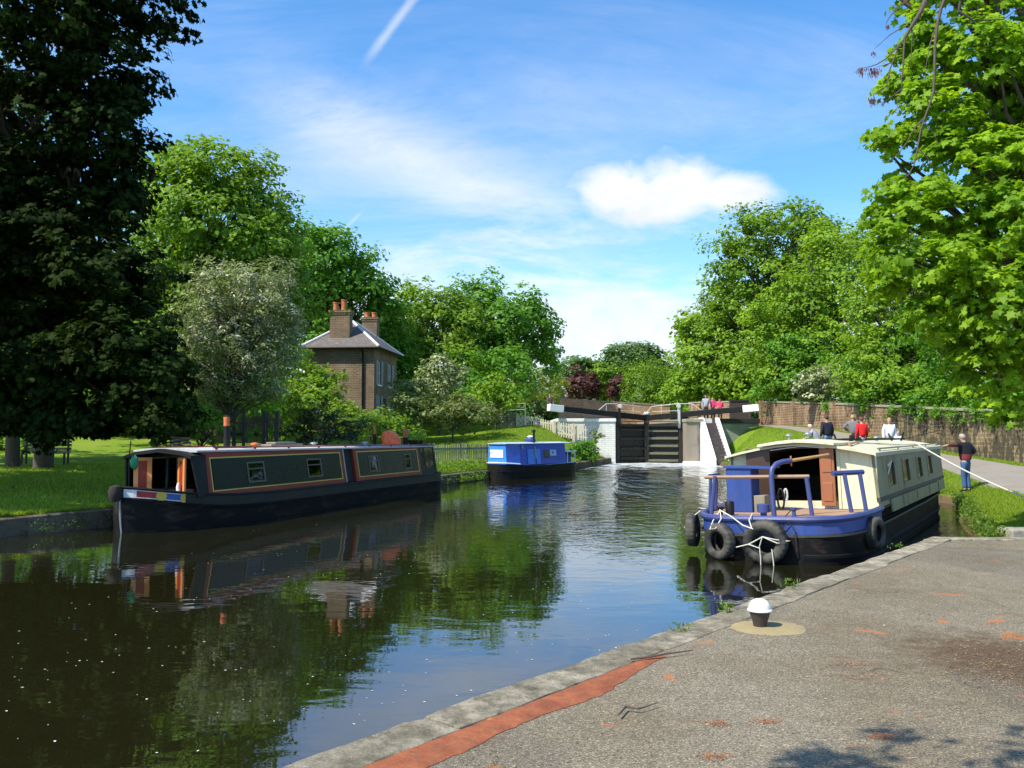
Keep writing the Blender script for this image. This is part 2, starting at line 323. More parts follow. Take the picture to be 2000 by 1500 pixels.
# coping of the quay
m, t, b = principled('quay_coping', (0.3, 0.3, 0.2), 0.9, 0, 0.2)
pos = t.add('ShaderNodeNewGeometry').outputs['Position']
c = t.mix(t.smooth(t.noise(pos, 6, 8, 0.8), 0.32, 0.68), (0.17, 0.15, 0.105), (0.60, 0.53, 0.40))
c = t.mix(t.math('MULTIPLY', t.smooth(t.noise(pos, 1.7, 6, 0.7), 0.42, 0.6), 0.55), c, (0.17, 0.15, 0.10))
c = t.mix(t.math('MULTIPLY', t.smooth(t.noise(pos, 60, 3), 0.6, 0.75), 0.7), c, (0.08, 0.075, 0.05))
c = t.mix(t.math('MULTIPLY', t.smooth(t.noise(pos, 3.1, 7, 0.8), 0.64, 0.7), 0.8), c, (0.62, 0.58, 0.47))
t.set(b, 'Base Color', c); bump(t, b, t.noise(pos, 14, 9, 0.8), 1.0, 0.05); M['coping'] = m
m, t, b = principled('red_edging', (0.5, 0.15, 0.06), 0.85, 0, 0.2)
pos = t.add('ShaderNodeNewGeometry').outputs['Position']
c = t.mix(t.smooth(t.noise(pos, 7, 8, 0.75), 0.3, 0.7), (0.19, 0.058, 0.03), (0.34, 0.115, 0.052))
c = t.mix(t.smooth(t.noise(pos, 2.3, 5, 0.7), 0.62, 0.68), c, (0.62, 0.21, 0.05))
c = t.mix(t.math('MULTIPLY', t.smooth(t.noise(pos, 22, 6, 0.75), 0.52, 0.66), 0.75), c, (0.14, 0.09, 0.06))
t.set(b, 'Base Color', c); bump(t, b, t.noise(pos, 50, 4), 0.5, 0.01); M['rededge'] = m
m, t, b = principled('bollard_pad', (0.4, 0.32, 0.15), 0.9, 0, 0.2)
pos = t.add('ShaderNodeNewGeometry').outputs['Position']
c = t.mix(t.noise(pos, 14, 6, 0.7), (0.22, 0.175, 0.09), (0.38, 0.31, 0.17))
t.set(b, 'Base Color', c); bump(t, b, t.noise(pos, 50, 4), 0.6, 0.01); M['pad'] = m
# water
m, t, b = principled('canal_water', (0.012, 0.0115, 0.004), 0.02, 0, 0.5)
b.inputs['IOR'].default_value = 2.2; b.inputs['Specular Tint'].default_value = (0.62, 0.77, 1.0, 1)
pos = t.add('ShaderNodeNewGeometry').outputs['Position']; sp = t.add('ShaderNodeSeparateXYZ', i_0=pos)
Y = sp.outputs[1]
calm = t.noise(t.mapping(pos, (0.8, 1.5, 1)), 1.1, 3, 0.5, 0.2)
rip = t.noise(t.mapping(pos, (0.7, 1.5, 1)), 3.4, 3, 0.55, 0.3)
chop = t.noise(t.mapping(pos, (1.5, 0.42, 1), rot=(0, 0, .1)), 1.1, 4, 0.6, 0.6)
chop2 = t.noise(t.mapping(pos, (1.2, 1.0, 1), rot=(0, 0, -.15)), 2.0, 3, 0.6, 0.4)
patch = t.smooth(t.noise(t.mapping(pos, (0.12, 0.2, 1)), 1.0, 3), 0.35, 0.65)
mid = t.smooth(Y, 9, 20); far = t.smooth(Y, 20, 40)
Xr = t.smooth(t.math('SUBTRACT', sp.outputs[0], t.math('MULTIPLY', Y, 0.02)), -4.0, 1.5)
fa = t.math('MULTIPLY', far, Xr)
h = t.math('ADD', t.math('MULTIPLY', calm, 0.0045), t.math('MULTIPLY', t.math('MULTIPLY', rip, patch), t.math('ADD', 0.0008, t.math('MULTIPLY', mid, 0.0055))))
h = t.math('ADD', h, t.math('MULTIPLY', chop2, t.math('MULTIPLY', t.math('MULTIPLY', mid, Xr), 0.014)))
h = t.math('ADD', h, t.math('MULTIPLY', chop, t.math('ADD', 0.0, t.math('MULTIPLY', fa, 0.14))))
bn = t.add('ShaderNodeBump', i_Strength=1.0, i_Distance=1.0); t.set(bn, 'Height', h); t.l.new(bn.outputs[0], b.inputs['Normal'])
fo = t.noise(t.mapping(pos, (0.6, 1.4, 1)), 1.6, 8, 0.72, 0.6)
near_lock = t.smooth(Y, 40, 56)
fm = t.smooth(t.math('ADD', fo, t.math('MULTIPLY', near_lock, 0.22)), 0.62, 0.74)
fm = t.math('MULTIPLY', fm, t.smooth(Y, 30, 46))
fm = t.math('MULTIPLY', fm, t.smooth(sp.outputs[0], 2.0, 4.5))
t.set(b, 'Base Color', t.mix(fm, (0.012, 0.0115, 0.004), (0.62, 0.64, 0.62)))
t.set(b, 'Roughness', t.math('ADD', 0.015, t.math('MULTIPLY', fm, 0.6)))
M['water'] = m
# ------------------------------------------------------------------ mesh helpers
class MB:
    def __init__(s): s.v = []; s.f = []; s.mi = []; s.sm = []
    def _add(s, vs, fs, mi=0, smooth=False):
        o = len(s.v); s.v += [tuple(x) for x in vs]
        for f in fs: s.f.append(tuple(i + o for i in f)); s.mi.append(mi); s.sm.append(smooth)
        return s
    def hexa(s, p, mi=0):   # p : 4 bottom (ccw) + 4 top
        return s._add(p, [(3, 2, 1, 0), (4, 5, 6, 7), (0, 1, 5, 4), (1, 2, 6, 5), (2, 3, 7, 6), (3, 0, 4, 7)], mi)
    def box(s, x0, x1, y0, y1, z0, z1, mi=0):
        return s.hexa([(x0, y0, z0), (x1, y0, z0), (x1, y1, z0), (x0, y1, z0), (x0, y0, z1), (x1, y0, z1), (x1, y1, z1), (x0, y1, z1)], mi)
    def bar(s, a, b, wx, wy, mi=0, up=(0, 0, 1)):   # rectangular bar from a to b
        a = Vector(a); b = Vector(b); d = (b - a).normalized(); up = Vector(up)
        if abs(d.dot(up)) > 0.95: up = Vector((0, 1, 0))
        x = d.cross(up).normalized() * wx / 2; y = x.normalized().cross(d) * wy / 2
        p = [a - x - y, a + x - y, a + x + y, a - x + y, b - x - y, b + x - y, b + x + y, b - x + y]
        return s.hexa(p, mi)
    def tube(s, pts, r, n=8, mi=0, cap=True):
        pts = [Vector(p) for p in pts]; m = len(pts)
        rs = r if isinstance(r, (list, tuple)) else [r] * m
        vs = []; fs = []; pu = None
        for i, p in enumerate(pts):
            t_ = (pts[min(i + 1, m - 1)] - pts[max(i - 1, 0)])
            if t_.length < 1e-9: t_ = Vector((0, 0, 1))
            t_.normalize()
            if pu is None:
                pu = Vector((0, 0, 1)) if abs(t_.z) < 0.9 else Vector((1, 0, 0))
            x = t_.cross(pu)
            if x.length < 1e-6: x = t_.orthogonal()
            x.normalize(); y = x.cross(t_).normalized(); pu = y
            for k in range(n):
                a = 2 * math.pi * k / n; vs.append(p + (x * math.cos(a) + y * math.sin(a)) * rs[i])
        for i in range(m - 1):
            for k in range(n):
                a, b_ = i * n + k, i * n + (k + 1) % n; fs.append((a, b_, b_ + n, a + n))
        if cap: fs.append(tuple(range(n))[::-1]); fs.append(tuple((m - 1) * n + k for k in range(n)))
        return s._add(vs, fs, mi, True)
    def lathe(s, prof, n=24, c=(0, 0, 0), mi=0, axis='Z', close=False):
        vs = []; fs = []; m = len(prof)
        for i, (r, z) in enumerate(prof):
            for k in range(n):
                a = 2 * math.pi * k / n; x, y = r * math.cos(a), r * math.sin(a)
                q = (x, y, z) if axis == 'Z' else ((x, z, y) if axis == 'Y' else (z, x, y))
                vs.append((q[0] + c[0], q[1] + c[1], q[2] + c[2]))
        for i in range(m if close else m - 1):
            j = (i + 1) % m
            for k in range(n):
                k2 = (k + 1) % n; fs.append((i * n + k, i * n + k2, j * n + k2, j * n + k))
        if not close:
            if prof[0][0] > 1e-4: fs.append(tuple(range(n))[::-1])
            if prof[-1][0] > 1e-4: fs.append(tuple((m - 1) * n + k for k in range(n)))
        return s._add(vs, fs, mi, True)
    def loft(s, rings, mi=0, closed=False, smooth=False, caps=True):
        n = len(rings[0]); vs = [p for r_ in rings for p in r_]; fs = []
        for i in range(len(rings) - 1):
            for k in range(n if closed else n - 1):
                a, b_ = i * n + k, i * n + (k + 1) % n; fs.append((a, b_, b_ + n, a + n))
        if caps and closed:
            fs.append(tuple(range(n))[::-1]); fs.append(tuple((len(rings) - 1) * n + k for k in range(n)))
        return s._add(vs, fs, mi, smooth)
    def prism(s, poly, z0, z1, mi=0):   # poly in xy
        n = len(poly); vs = [(x, y, z0) for x, y in poly] + [(x, y, z1) for x, y in poly]
        return s._add(vs, [tuple(range(n))[::-1], tuple(range(n, 2 * n))] + [(k, (k + 1) % n, (k + 1) % n + n, k + n) for k in range(n)], mi)
    def build(s, name, mats, parent=None, bevel=0, loc=None, label=None, fix=True):
        me = bpy.data.meshes.new(name); me.from_pydata(s.v, [], s.f)
        if not isinstance(mats, (list, tuple)): mats = [mats]
        for q in mats: me.materials.append(q)
        for i, p in enumerate(me.polygons): p.material_index = s.mi[i]; p.use_smooth = s.sm[i]
        if fix:
            bm = bmesh.new(); bm.from_mesh(me); bmesh.ops.recalc_face_normals(bm, faces=bm.faces); bm.to_mesh(me); bm.free()
        if any(s.sm): me.set_sharp_from_angle(angle=R(40))
        o = bpy.data.objects.new(name, me); C.objects.link(o)
        if parent: o.parent = parent
        if loc is not None: o.location = loc
        if bevel:
            b = o.modifiers.new('bevel', 'BEVEL'); b.width = bevel; b.segments = 2; b.limit_method = 'ANGLE'; b.angle_limit = R(40)
        if label: o['label'] = label
        return o
def tag(o, label=None, cat=None, group=None, kind=None):
    if label: o['label'] = label
    if cat: o['category'] = cat
    if group: o['group'] = group
    if kind: o['kind'] = kind
    return o
def thing(name, label, cat, loc=(0, 0, 0), rz=0, group=None, rot=None):
    o = bpy.data.objects.new(name, None); C.objects.link(o); o.empty_display_size = 0.2
    o.location = loc; o.rotation_euler = rot if rot else (0, 0, rz); return tag(o, label, cat, group)
def struct(o): o['kind'] = 'structure'; return o
def sm(x, a, b):
    t_ = np.clip((np.asarray(x, float) - a) / (b - a), 0, 1); return t_ * t_ * (3 - 2 * t_)
cP, sP = math.cos(PITCH), math.sin(PITCH)
def ray(px, py):
    a = (750 - py) / 1700; return Vector(((px - 1000) / 1700, cP - a * sP, sP + a * cP))
def W(px, py, Y):           # the point at world distance Y seen at a place in the photograph
    r_ = ray(px, py); t_ = Y / r_.y; return Vector((r_.x * t_, Y, CAM_H + r_.z * t_))
def G(px, py, z):
    r_ = ray(px, py); t_ = (z - CAM_H) / r_.z; return Vector((r_.x * t_, r_.y * t_, z))
rng = np.random.default_rng(7)
# cheap smooth 2d noise for terrain
_P = rng.uniform(0, 6.28, (12, 3)); _K = rng.normal(0, 1, (12, 2))
def wob(x, y, f=1.0):
    x = np.asarray(x, float); y = np.asarray(y, float); s_ = 0
    for i in range(12):
        kk = _K[i] * f * (0.5 + i * 0.25); s_ = s_ + np.sin(kk[0] * x + kk[1] * y + _P[i, 0]) / (1 + i * 0.4)
    return s_ / 3.5

# ------------------------------------------------------------------ the lie of the land
LY = [-60, -10, 5, 14.5, 16.8, 18.6, 33.5, 37.5, 46, 57, 60]
LX = [-60, -30, -20, -12, -9.8, -8.5, -2.7, -1.2, 3.0, 6.5, 6.8]
RY = [15.2, 17.4, 20, 22.5, 24.5, 28, 34, 56, 60]
RX = [8.3, 9.2, 10.4, 11.6, 12.45, 11.9, 10.5, 13.2, 11.3]
def XL(y): return np.interp(y, LY, LX)
def XR(y): return np.interp(y, RY, RX)
PCY = [12, 15, 22, 30, 38, 46, 57, 90]; PCX = [10.2, 11.2, 14.4, 16.3, 16.7, 17.0, 17.3, 18]; PW = [1.6, 1.6, 1.6, 1.6, 1.3, 1.1, 1.0, 1.0]
def zleft(x, y):
    x = np.asarray(x, float); y = np.asarray(y, float); dd = np.maximum(XL(y) - x, 0)
    rise = sm(y, 37, 58) * (1.0 + 1.25 * sm(x, -6, 4.5)) * sm(dd, 0.2, 5)
    return 0.36 + 0.05 * sm(dd, 0, 1) + 0.03 * np.minimum(dd, 35) + rise + 0.05 * wob(x, y, 0.5) * sm(dd, 0.5, 3)
def zright(x, y):
    x = np.asarray(x, float); y = np.asarray(y, float); dd = np.maximum(x - XR(y), 0)
    zz = np.interp(y, [13, 15, 22, 28, 31.8, 36, 43.5, 50, 60, 75], [.33, .35, .42, .65, .86, 1.07, 1.68, 2.15, 2.5, 2.75])
    z0 = 0.12 + 0.1 * sm(y, 15, 20); t_ = sm(dd, 0, np.interp(y, [15, 26, 36, 56], [1.1, 1.6, 1.9, 3.2]))
    return z0 + (zz - z0) * t_ + 0.03 * wob(x, y, 0.9) * sm(dd, 0, 1)
def grid_mesh(name, P, mat, smooth=True):
    n, m_, _ = P.shape; me = bpy.data.meshes.new(name)
    idx = np.arange(n * m_).reshape(n, m_)
    q = np.stack([idx[:-1, :-1], idx[:-1, 1:], idx[1:, 1:], idx[1:, :-1]], -1).reshape(-1, 4)
    fast_mesh(me, P.reshape(-1, 3), q); me.materials.append(mat)
    if smooth: me.polygons.foreach_set('use_smooth', np.ones(len(q), bool))
    o = bpy.data.objects.new(name, me); C.objects.link(o); return o
def fast_mesh(me, V, F, att=None):
    V = np.ascontiguousarray(V, np.float32); F = np.ascontiguousarray(F, np.int32); k = F.shape[1]
    me.vertices.add(len(V)); me.vertices.foreach_set('co', V.ravel())
    me.loops.add(F.size); me.loops.foreach_set('vertex_index', F.ravel())
    me.polygons.add(len(F)); me.polygons.foreach_set('loop_start', np.arange(0, F.size, k, dtype=np.int32))
    if att is not None:
        a = me.attributes.new('rnd', 'FLOAT', 'FACE'); a.data.foreach_set('value', np.ascontiguousarray(att, np.float32))
    me.update(calc_edges=True)

# left bank
ys = np.concatenate([np.arange(-60, 10, 5), np.arange(10, 60.01, 0.4)])
ds = np.concatenate([[0, 0.02], np.geomspace(0.3, 90, 60)])
Pg = np.zeros((len(ys), len(ds), 3))
for i, y in enumerate(ys):
    x = XL(y) - 0.40 - ds; Pg[i, :, 0] = x; Pg[i, :, 1] = y; Pg[i, :, 2] = zleft(x, y)
Pg[:, 0, 2] = -1.0
struct(grid_mesh('left_bank_ground', Pg[:, ::-1], M['ground']))
# right bank
ys = np.arange(15.2, 58.81, 0.3); ds = np.concatenate([[-0.5, 0], np.geomspace(0.12, 70, 60)])
Pg = np.zeros((len(ys) + 1, len(ds), 3))
for i, y in enumerate(ys):
    x = XR(y) + ds + 0.12 * float(wob(y, 3, 1.4)) * (ds < 3); Pg[i + 1, :, 0] = x; Pg[i + 1, :, 1] = y + 0.08 * wob(x, y, 2) * (y < 16); Pg[i + 1, :, 2] = zright(x, y)
    Pg[i + 1, 0, 2] = -0.6
Pg[0] = Pg[1]; Pg[0, :, 1] -= 0.25; Pg[0, :, 2] = -0.6
struct(grid_mesh('right_bank_ground', Pg, M['ground']))
# towpath
ys = np.arange(15.6, 70, 0.5); tt = np.linspace(-1, 1, 9); Pg = np.zeros((len(ys), 9, 3))
for i, y in enumerate(ys):
    hw = np.interp(y, PCY, PW) + 0.07 * float(wob(y, 1, 1.5))
    x = np.interp(y, PCY, PCX) + hw * tt; Pg[i, :, 0] = x; Pg[i, :, 1] = y; Pg[i, :, 2] = np.where(y < 58.8, zright(x, np.full(9, y)), 2.5) + 0.02
    Pg[i, :, 2] = np.maximum(Pg[i, :, 2], 0) + (0.0 if y < 58 else 0.0)
struct(grid_mesh('towpath', Pg, M['path']))
# upper ground beyond the lock, reaching the horizon
mb = MB(); mb.box(-700, 6.3, 59.9, 900, 1.2, 2.55).box(11.6, 700, 58.7, 900, 1.2, 2.5).box(6.3, 11.6, 84, 900, 1.2, 2.54)
struct(mb.build('upper_ground', M['ground']))
mb = MB(); mb.box(-700, -95, -200, 60, -1, 1.4).box(82, 700, 15, 59, -1, 2.4)
struct(mb.build('outer_ground', M['ground']))
# water
mb = MB(); mb._add([(-400, -200, 0), (300, -200, 0), (300, 60, 0), (-400, 60, 0)], [(0, 1, 2, 3)])
struct(mb.build('canal_water', M['water'], fix=False))
mb = MB(); mb._add([(-900, -300, -1.3), (900, -300, -1.3), (900, 1000, -1.3), (-900, 1000, -1.3)], [(0, 1, 2, 3)])
struct(mb.build('canal_bed', M['ground'], fix=False))

# left bank coping
def strip(name, line, wd, z, drop, mat, jit=0.03, seg=0.3, zf=None, wv=0.0):
    pts = []
    for (a, b_) in zip(line[:-1], line[1:]):
        n = max(1, int(math.dist(a, b_) / seg)); pts += [(a[0] + (b_[0] - a[0]) * k / n, a[1] + (b_[1] - a[1]) * k / n) for k in range(n)]
    pts.append(line[-1]); rings = []; rr = random.Random(5)
    for i, p in enumerate(pts):
        q = pts[min(i + 1, len(pts) - 1)]; o = pts[max(i - 1, 0)]; dx_, dy_ = q[0] - o[0], q[1] - o[1]; L = math.hypot(dx_, dy_); nx, ny = -dy_ / L, dx_ / L
        j = rr.uniform(-jit, jit); j2 = rr.uniform(-jit, jit) * 0.6; jo = rr.uniform(-jit, jit) - wv * max(0, math.sin(i * 0.7))
        zz = z + (zf(p) if zf else 0)
        rings.append([(p[0] + nx * j, p[1] + ny * j, zz - drop), (p[0] + nx * j, p[1] + ny * j, zz + j2 * .5 - 0.025), (p[0] + nx * (.03 + j), p[1] + ny * (.03 + j), zz + j2 * .5),
                      (p[0] + nx * (wd + jo), p[1] + ny * (wd + jo), zz + j2 * .3), (p[0] + nx * (wd + jo), p[1] + ny * (wd + jo), zz - drop)])
    m_ = MB(); m_.loft(rings, smooth=False, caps=False); return m_.build(name, mat)
line = [(float(XL(y)), y) for y in (5, 14.5, 16.8, 18.6, 33.5, 37.5, 46, 56.8)]
struct(strip('left_bank_coping', line, 0.45, 0.36, 1.2, M['bankstone'], 0.07, 0.45))
line = [(13.3, 56.6), (13.35, 40), (13.2, 28)]
struct(strip('right_bank_edging', line, -0.3, 0.25, 0.9, M['dirtystone'], 0.05, 0.45)) if False else None

# quay
E0 = Vector((-9.6, -6.0)); E1 = Vector((6.45, 13.5)); ed = (E1 - E0).normalized(); en = Vector((ed.y, -ed.x))   # en points inland (right)
def Q(t_, w_): p = E0 + ed * t_ + en * w_; return (p.x, p.y)
LQ = (E1 - E0).length
mb = MB(); zq = 0.385
poly = [Q(0, 0.30), Q(LQ - 0.35, 0.30), (7.2, 13.15), (9, 13.1), (45, 13.1), (45, -40), (-30, -40)]
mb.prism(poly, -1.2, zq); struct(mb.build('quay', M['tarmac']))
rc = random.Random(3)
# coping stones of the quay, one structure
rings = []; n = 150
mb = MB(); tcur = 0.0; LL = LQ
while tcur < LL:
    ln = min(rc.uniform(0.9, 1.5), LL - tcur); t1 = tcur + ln
    if ln < 0.25: break
    m_ = 8; ra = []; wv = 0.31 + rc.uniform(-.015, .02); zz = 0.405 + rc.uniform(-.006, .006)
    for k in range(m_ + 1):
        tt_ = tcur + 0.006 + (ln - 0.012) * k / m_; je = rc.uniform(-.012, .012) + (0.02 if k in (0, m_) else 0)
        ra.append([(*Q(tt_, je), -1.2), (*Q(tt_, je), zz - 0.03), (*Q(tt_, je + .025), zz + rc.uniform(-.004, .004)), (*Q(tt_, 0.16), zz + rc.uniform(-.003, .003)), (*Q(tt_, wv + rc.uniform(-.01, .01)), zz - 0.008), (*Q(tt_, wv), -1.2)])
    mb.loft(ra, closed=True, smooth=False); tcur = t1
# far edge stones
mb.hexa([(6.3, 13.2, -1.2), (9.2, 13.08, -1.2), (9.2, 13.42, -1.2), (6.52, 13.55, -1.2), (6.3, 13.2, .40), (9.2, 13.08, .40), (9.2, 13.42, .395), (6.52, 13.55, .395)])
mb.hexa([(9.2, 13.05, -1.2), (45, 13.05, -1.2), (45, 13.4, -1.2), (9.2, 13.41, -1.2), (9.2, 13.05, .398), (45, 13.05, .398), (45, 13.4, .395), (9.2, 13.41, .395)])
struct(mb.build('quay_coping', M['coping'], bevel=0.008))
# red edging strip : ends ragged
tr_end = (Vector((1.22, 6.29)) - E0).dot(ed)
rings = []; N_ = 160
for k in range(N_ + 1):
    tt_ = 4 + (tr_end - 4) * k / N_; fade = min(1, (N_ - k) / 14)
    wo_ = 0.335 + (0.20 + 0.025 * math.sin(k * .31) + rc.uniform(-.012, .012)) * (0.35 + 0.65 * fade)
    wi = 0.325 + rc.uniform(-.006, .006)
    rings.append([(*Q(tt_, wi), zq + .010), (*Q(tt_, (wi + wo_) / 2), zq + .012), (*Q(tt_, wo_), zq + .003)])
mb = MB(); mb.loft(rings, smooth=False, caps=False); struct(mb.build('red_edging', M['rededge'], fix=False))
# concrete pad and mooring bollard
BX, BY = 2.06, 7.33
mb = MB(); vs = []
for rad, zz in ((0.0, .012), (0.17, .012), (0.23, .009), (0.285, .001)):
    vs.append([(BX + 0.06 + (rad + rc.uniform(-.02, .02) * (rad > 0)) * 1.12 * math.cos(a), BY - 0.02 + (rad + rc.uniform(-.02, .02) * (rad > 0)) * math.sin(a), zq + zz) for a in [2 * math.pi * k / 30 for k in range(30)]])
mb.loft(vs, closed=True, smooth=True, caps=False); struct(mb.build('bollard_pad', M['pad'], fix=False))
bo = thing('mooring_bollard', 'small mooring bollard with a white domed cap and dark tapered stem at the quay edge', 'bollard', (BX, BY, zq + 0.006))
mb = MB(); mb.lathe([(0.052, 0), (0.054, .01), (0.06, .04), (0.078, .10), (0.088, .128), (0.088, .132)], 28); mb.build('stem', worn('bollard_iron', (0.05, 0.035, 0.035), 0.6, 0.3, 12), bo)
mb = MB(); mb.lathe([(0.088, .130), (0.100, .131), (0.103, .137), (0.100, .145), (0.091, .15), (0.089, .165), (0.080, .192), (0.062, .213), (0.036, .227), (0.0001, .232)], 32); mb.build('cap', worn('bollard_white', (0.82, 0.82, 0.80), 0.45, 0.1, 12, damt=0.2), bo)

# stone ledge across the slip (retaining wall on the right)
mb = MB(); xx = 8.55
while xx < 16:
    l_ = rc.uniform(0.7, 1.3); mb.box(xx + .01, xx + l_ - .01, 15.0 + rc.uniform(-.03, .03), 15.5, -0.6, 0.33 + rc.uniform(-.02, .03)); xx += l_
o = mb.build('stone_ledge', M['dirtystone'], bevel=0.03); tag(o, 'low stone retaining ledge across the little slip at the right edge', 'stone wall')
# ------------------------------------------------------------------ foliage
def frames(nrm, r):
    n = nrm / np.linalg.norm(nrm, axis=1, keepdims=True); a = r.normal(size=n.shape)
    x = a - (a * n).sum(1, keepdims=True) * n; x /= np.linalg.norm(x, axis=1, keepdims=True)
    return x, np.cross(n, x), n
QUAD = np.array([(0, -.5, -.06), (.34, 0.02, .03), (0, .5, -.10), (-.34, 0.02, .03)])
LONG = np.array([(0, -.5, 0), (.14, 0, .02), (0, .5, -.08), (-.14, 0, .02)])
_a = [(-.07, -.5), (.12, -.32), (.42, -.30), (.30, -.08), (.52, .14), (.22, .16), (0, .55), (-.22, .16), (-.52, .14), (-.30, -.08), (-.42, -.30), (-.12, -.32)]
MAPLE_V = np.array([(0, -0.05, 0.03)] + [(x, y, -0.28 * (x * x + y * y)) for x, y in _a])
MAPLE_F = np.array([(0, i + 1, (i + 1) % 12 + 1) for i in range(12)])
def leaves_mesh(name, pos, nrm, size, r, shape='quad', fwd=None, rndv=None):
    N = len(pos); x, y, n = frames(nrm, r)
    if fwd is not None:
        y = fwd - (fwd * n).sum(1, keepdims=True) * n; y /= np.linalg.norm(y, axis=1, keepdims=True) + 1e-9; x = np.cross(y, n)
    tv = MAPLE_V if shape == 'maple' else (LONG if shape == 'long' else QUAD); tf = MAPLE_F if shape == 'maple' else np.array([(0, 1, 2, 3)])
    s_ = (size * r.uniform(.5, 1.35, N))[:, None, None]
    V = pos[:, None, :] + s_ * (tv[None, :, 0:1] * x[:, None] + tv[None, :, 1:2] * y[:, None] + tv[None, :, 2:3] * n[:, None])
    F = (tf[None] + (np.arange(N) * len(tv))[:, None, None]).reshape(-1, tf.shape[1])
    rv = r.random(N) if rndv is None else np.clip(rndv, 0, 1)
    me = bpy.data.meshes.new(name); fast_mesh(me, V.reshape(-1, 3), F, np.repeat(rv, len(tf)))
    return me
def unit(r, n):
    v = r.normal(size=(n, 3)); return v / np.linalg.norm(v, axis=1, keepdims=True)
def crown_points(blobs, r, dens, rc_, nl, lower=0.6, fill=0.15, flat=0.55, droop=0.0, rough=0.16):
    rough = rough * 1.3
    """clumps of leaves on and inside a set of ellipsoids; returns clump centres too"""
    Cc = np.array([b[0] for b in blobs]); Rr = np.array([b[1] for b in blobs]); cl = []; ou = []
    for i, (c_, r_) in enumerate(zip(Cc, Rr)):
        area = 4 * math.pi * ((r_[0] * r_[1]) ** 1.6 / 3 + (r_[0] * r_[2]) ** 1.6 / 3 + (r_[1] * r_[2]) ** 1.6 / 3) ** (1 / 1.6)
        n = max(6, int(area * dens)); u_ = unit(r, n)
        keep = (u_[:, 2] > -0.25) | (r.random(n) < lower); u_ = u_[keep]; n = len(u_)
        ph = r.uniform(0, 6.28, 3)
        lump = 1 + rough * (np.sin(u_[:, 0] * 5.1 + ph[0]) + np.sin(u_[:, 1] * 6.3 + ph[1]) + np.sin(u_[:, 2] * 5.7 + ph[2])) / 1.7
        rad = lump * (1 - np.abs(r.normal(0, 0.13, n)))
        spr = r.random(n) < .16; rad = np.where(spr, lump * r.uniform(1.04, 1.30, n), rad)
        ins = r.random(n) < fill; rad = np.where(ins, rad * r.uniform(.3, .85, n), rad)
        p = c_ + u_ * r_ * rad[:, None]; o_ = u_ / r_; o_ /= np.linalg.norm(o_, axis=1, keepdims=True)
        for j in range(len(Cc)):
            if j == i: continue
            q = np.linalg.norm((p - Cc[j]) / Rr[j], axis=1); k = (q > 0.68) | (r.random(len(p)) < 0.12); p, o_ = p[k], o_[k]
        cl.append(p); ou.append(o_)
    cl = np.concatenate(cl); ou = np.concatenate(ou); n = len(cl)
    cs = rc_ * r.uniform(.6, 1.3, n)
    k = np.repeat(np.arange(n), nl); u_ = unit(r, n * nl) * (r.random(n * nl) ** 0.45)[:, None]
    sc = np.stack([cs[k], cs[k], cs[k] * flat], 1); off = u_ * sc
    pos = cl[k] + off; pos[:, 2] -= droop * (off[:, 0] ** 2 + off[:, 1] ** 2) / cs[k]
    nrm = 0.55 * ou[k] + np.array([0, 0, 0.55]) + u_ * 0.35 + r.normal(0, 0.38, (n * nl, 3))
    tone = r.random(n)[k] * 0.55 + r.random(n * nl) * 0.45
    return pos, nrm, cl, tone
def limbs(mb, base, top, r0, tips, r, wig=0.25, ntip=70):
    base = Vector(base); top = Vector(top); mid = base.lerp(top, .5) + Vector((r.normal(0, .12), r.normal(0, .12), 0))
    fl = Vector((0, 0, 0))
    pts = [base - Vector((0, 0, .15)), base + Vector((0, 0, .12)), base.lerp(mid, .5), mid, mid.lerp(top, .5), top]
    mb.tube(pts, [r0 * 1.35, r0 * 1.08, r0 * .95, r0 * .82, r0 * .66, r0 * .4], 10)
    tips = list(tips); r_ = random.Random(int(r.integers(1e6)))
    if len(tips) > ntip: tips = r_.sample(tips, ntip)
    H = (top - base).length
    for tp in tips:
        tp = Vector(tp); f = min(.97, max(.28, ((tp.z - base.z) / max(H, .1)) * .6 + r_.uniform(-.1, .1))); s_ = (mid.lerp(top, (f - .5) * 2) if f > .5 else base.lerp(mid, f * 2))
        L = (tp - s_).length
        m1 = s_.lerp(tp, .35) + Vector((r_.uniform(-1, 1), r_.uniform(-1, 1), r_.uniform(.2, 1))) * L * .10
        m2 = s_.lerp(tp, .7) + Vector((r_.uniform(-1, 1), r_.uniform(-1, 1), r_.uniform(.1, 1))) * L * .09
        ra = max(.014, min(r0 * .35, L * .022)); mb.tube([s_, m1, m2, tp], [ra, ra * .7, ra * .42, ra * .12], 5, cap=False)
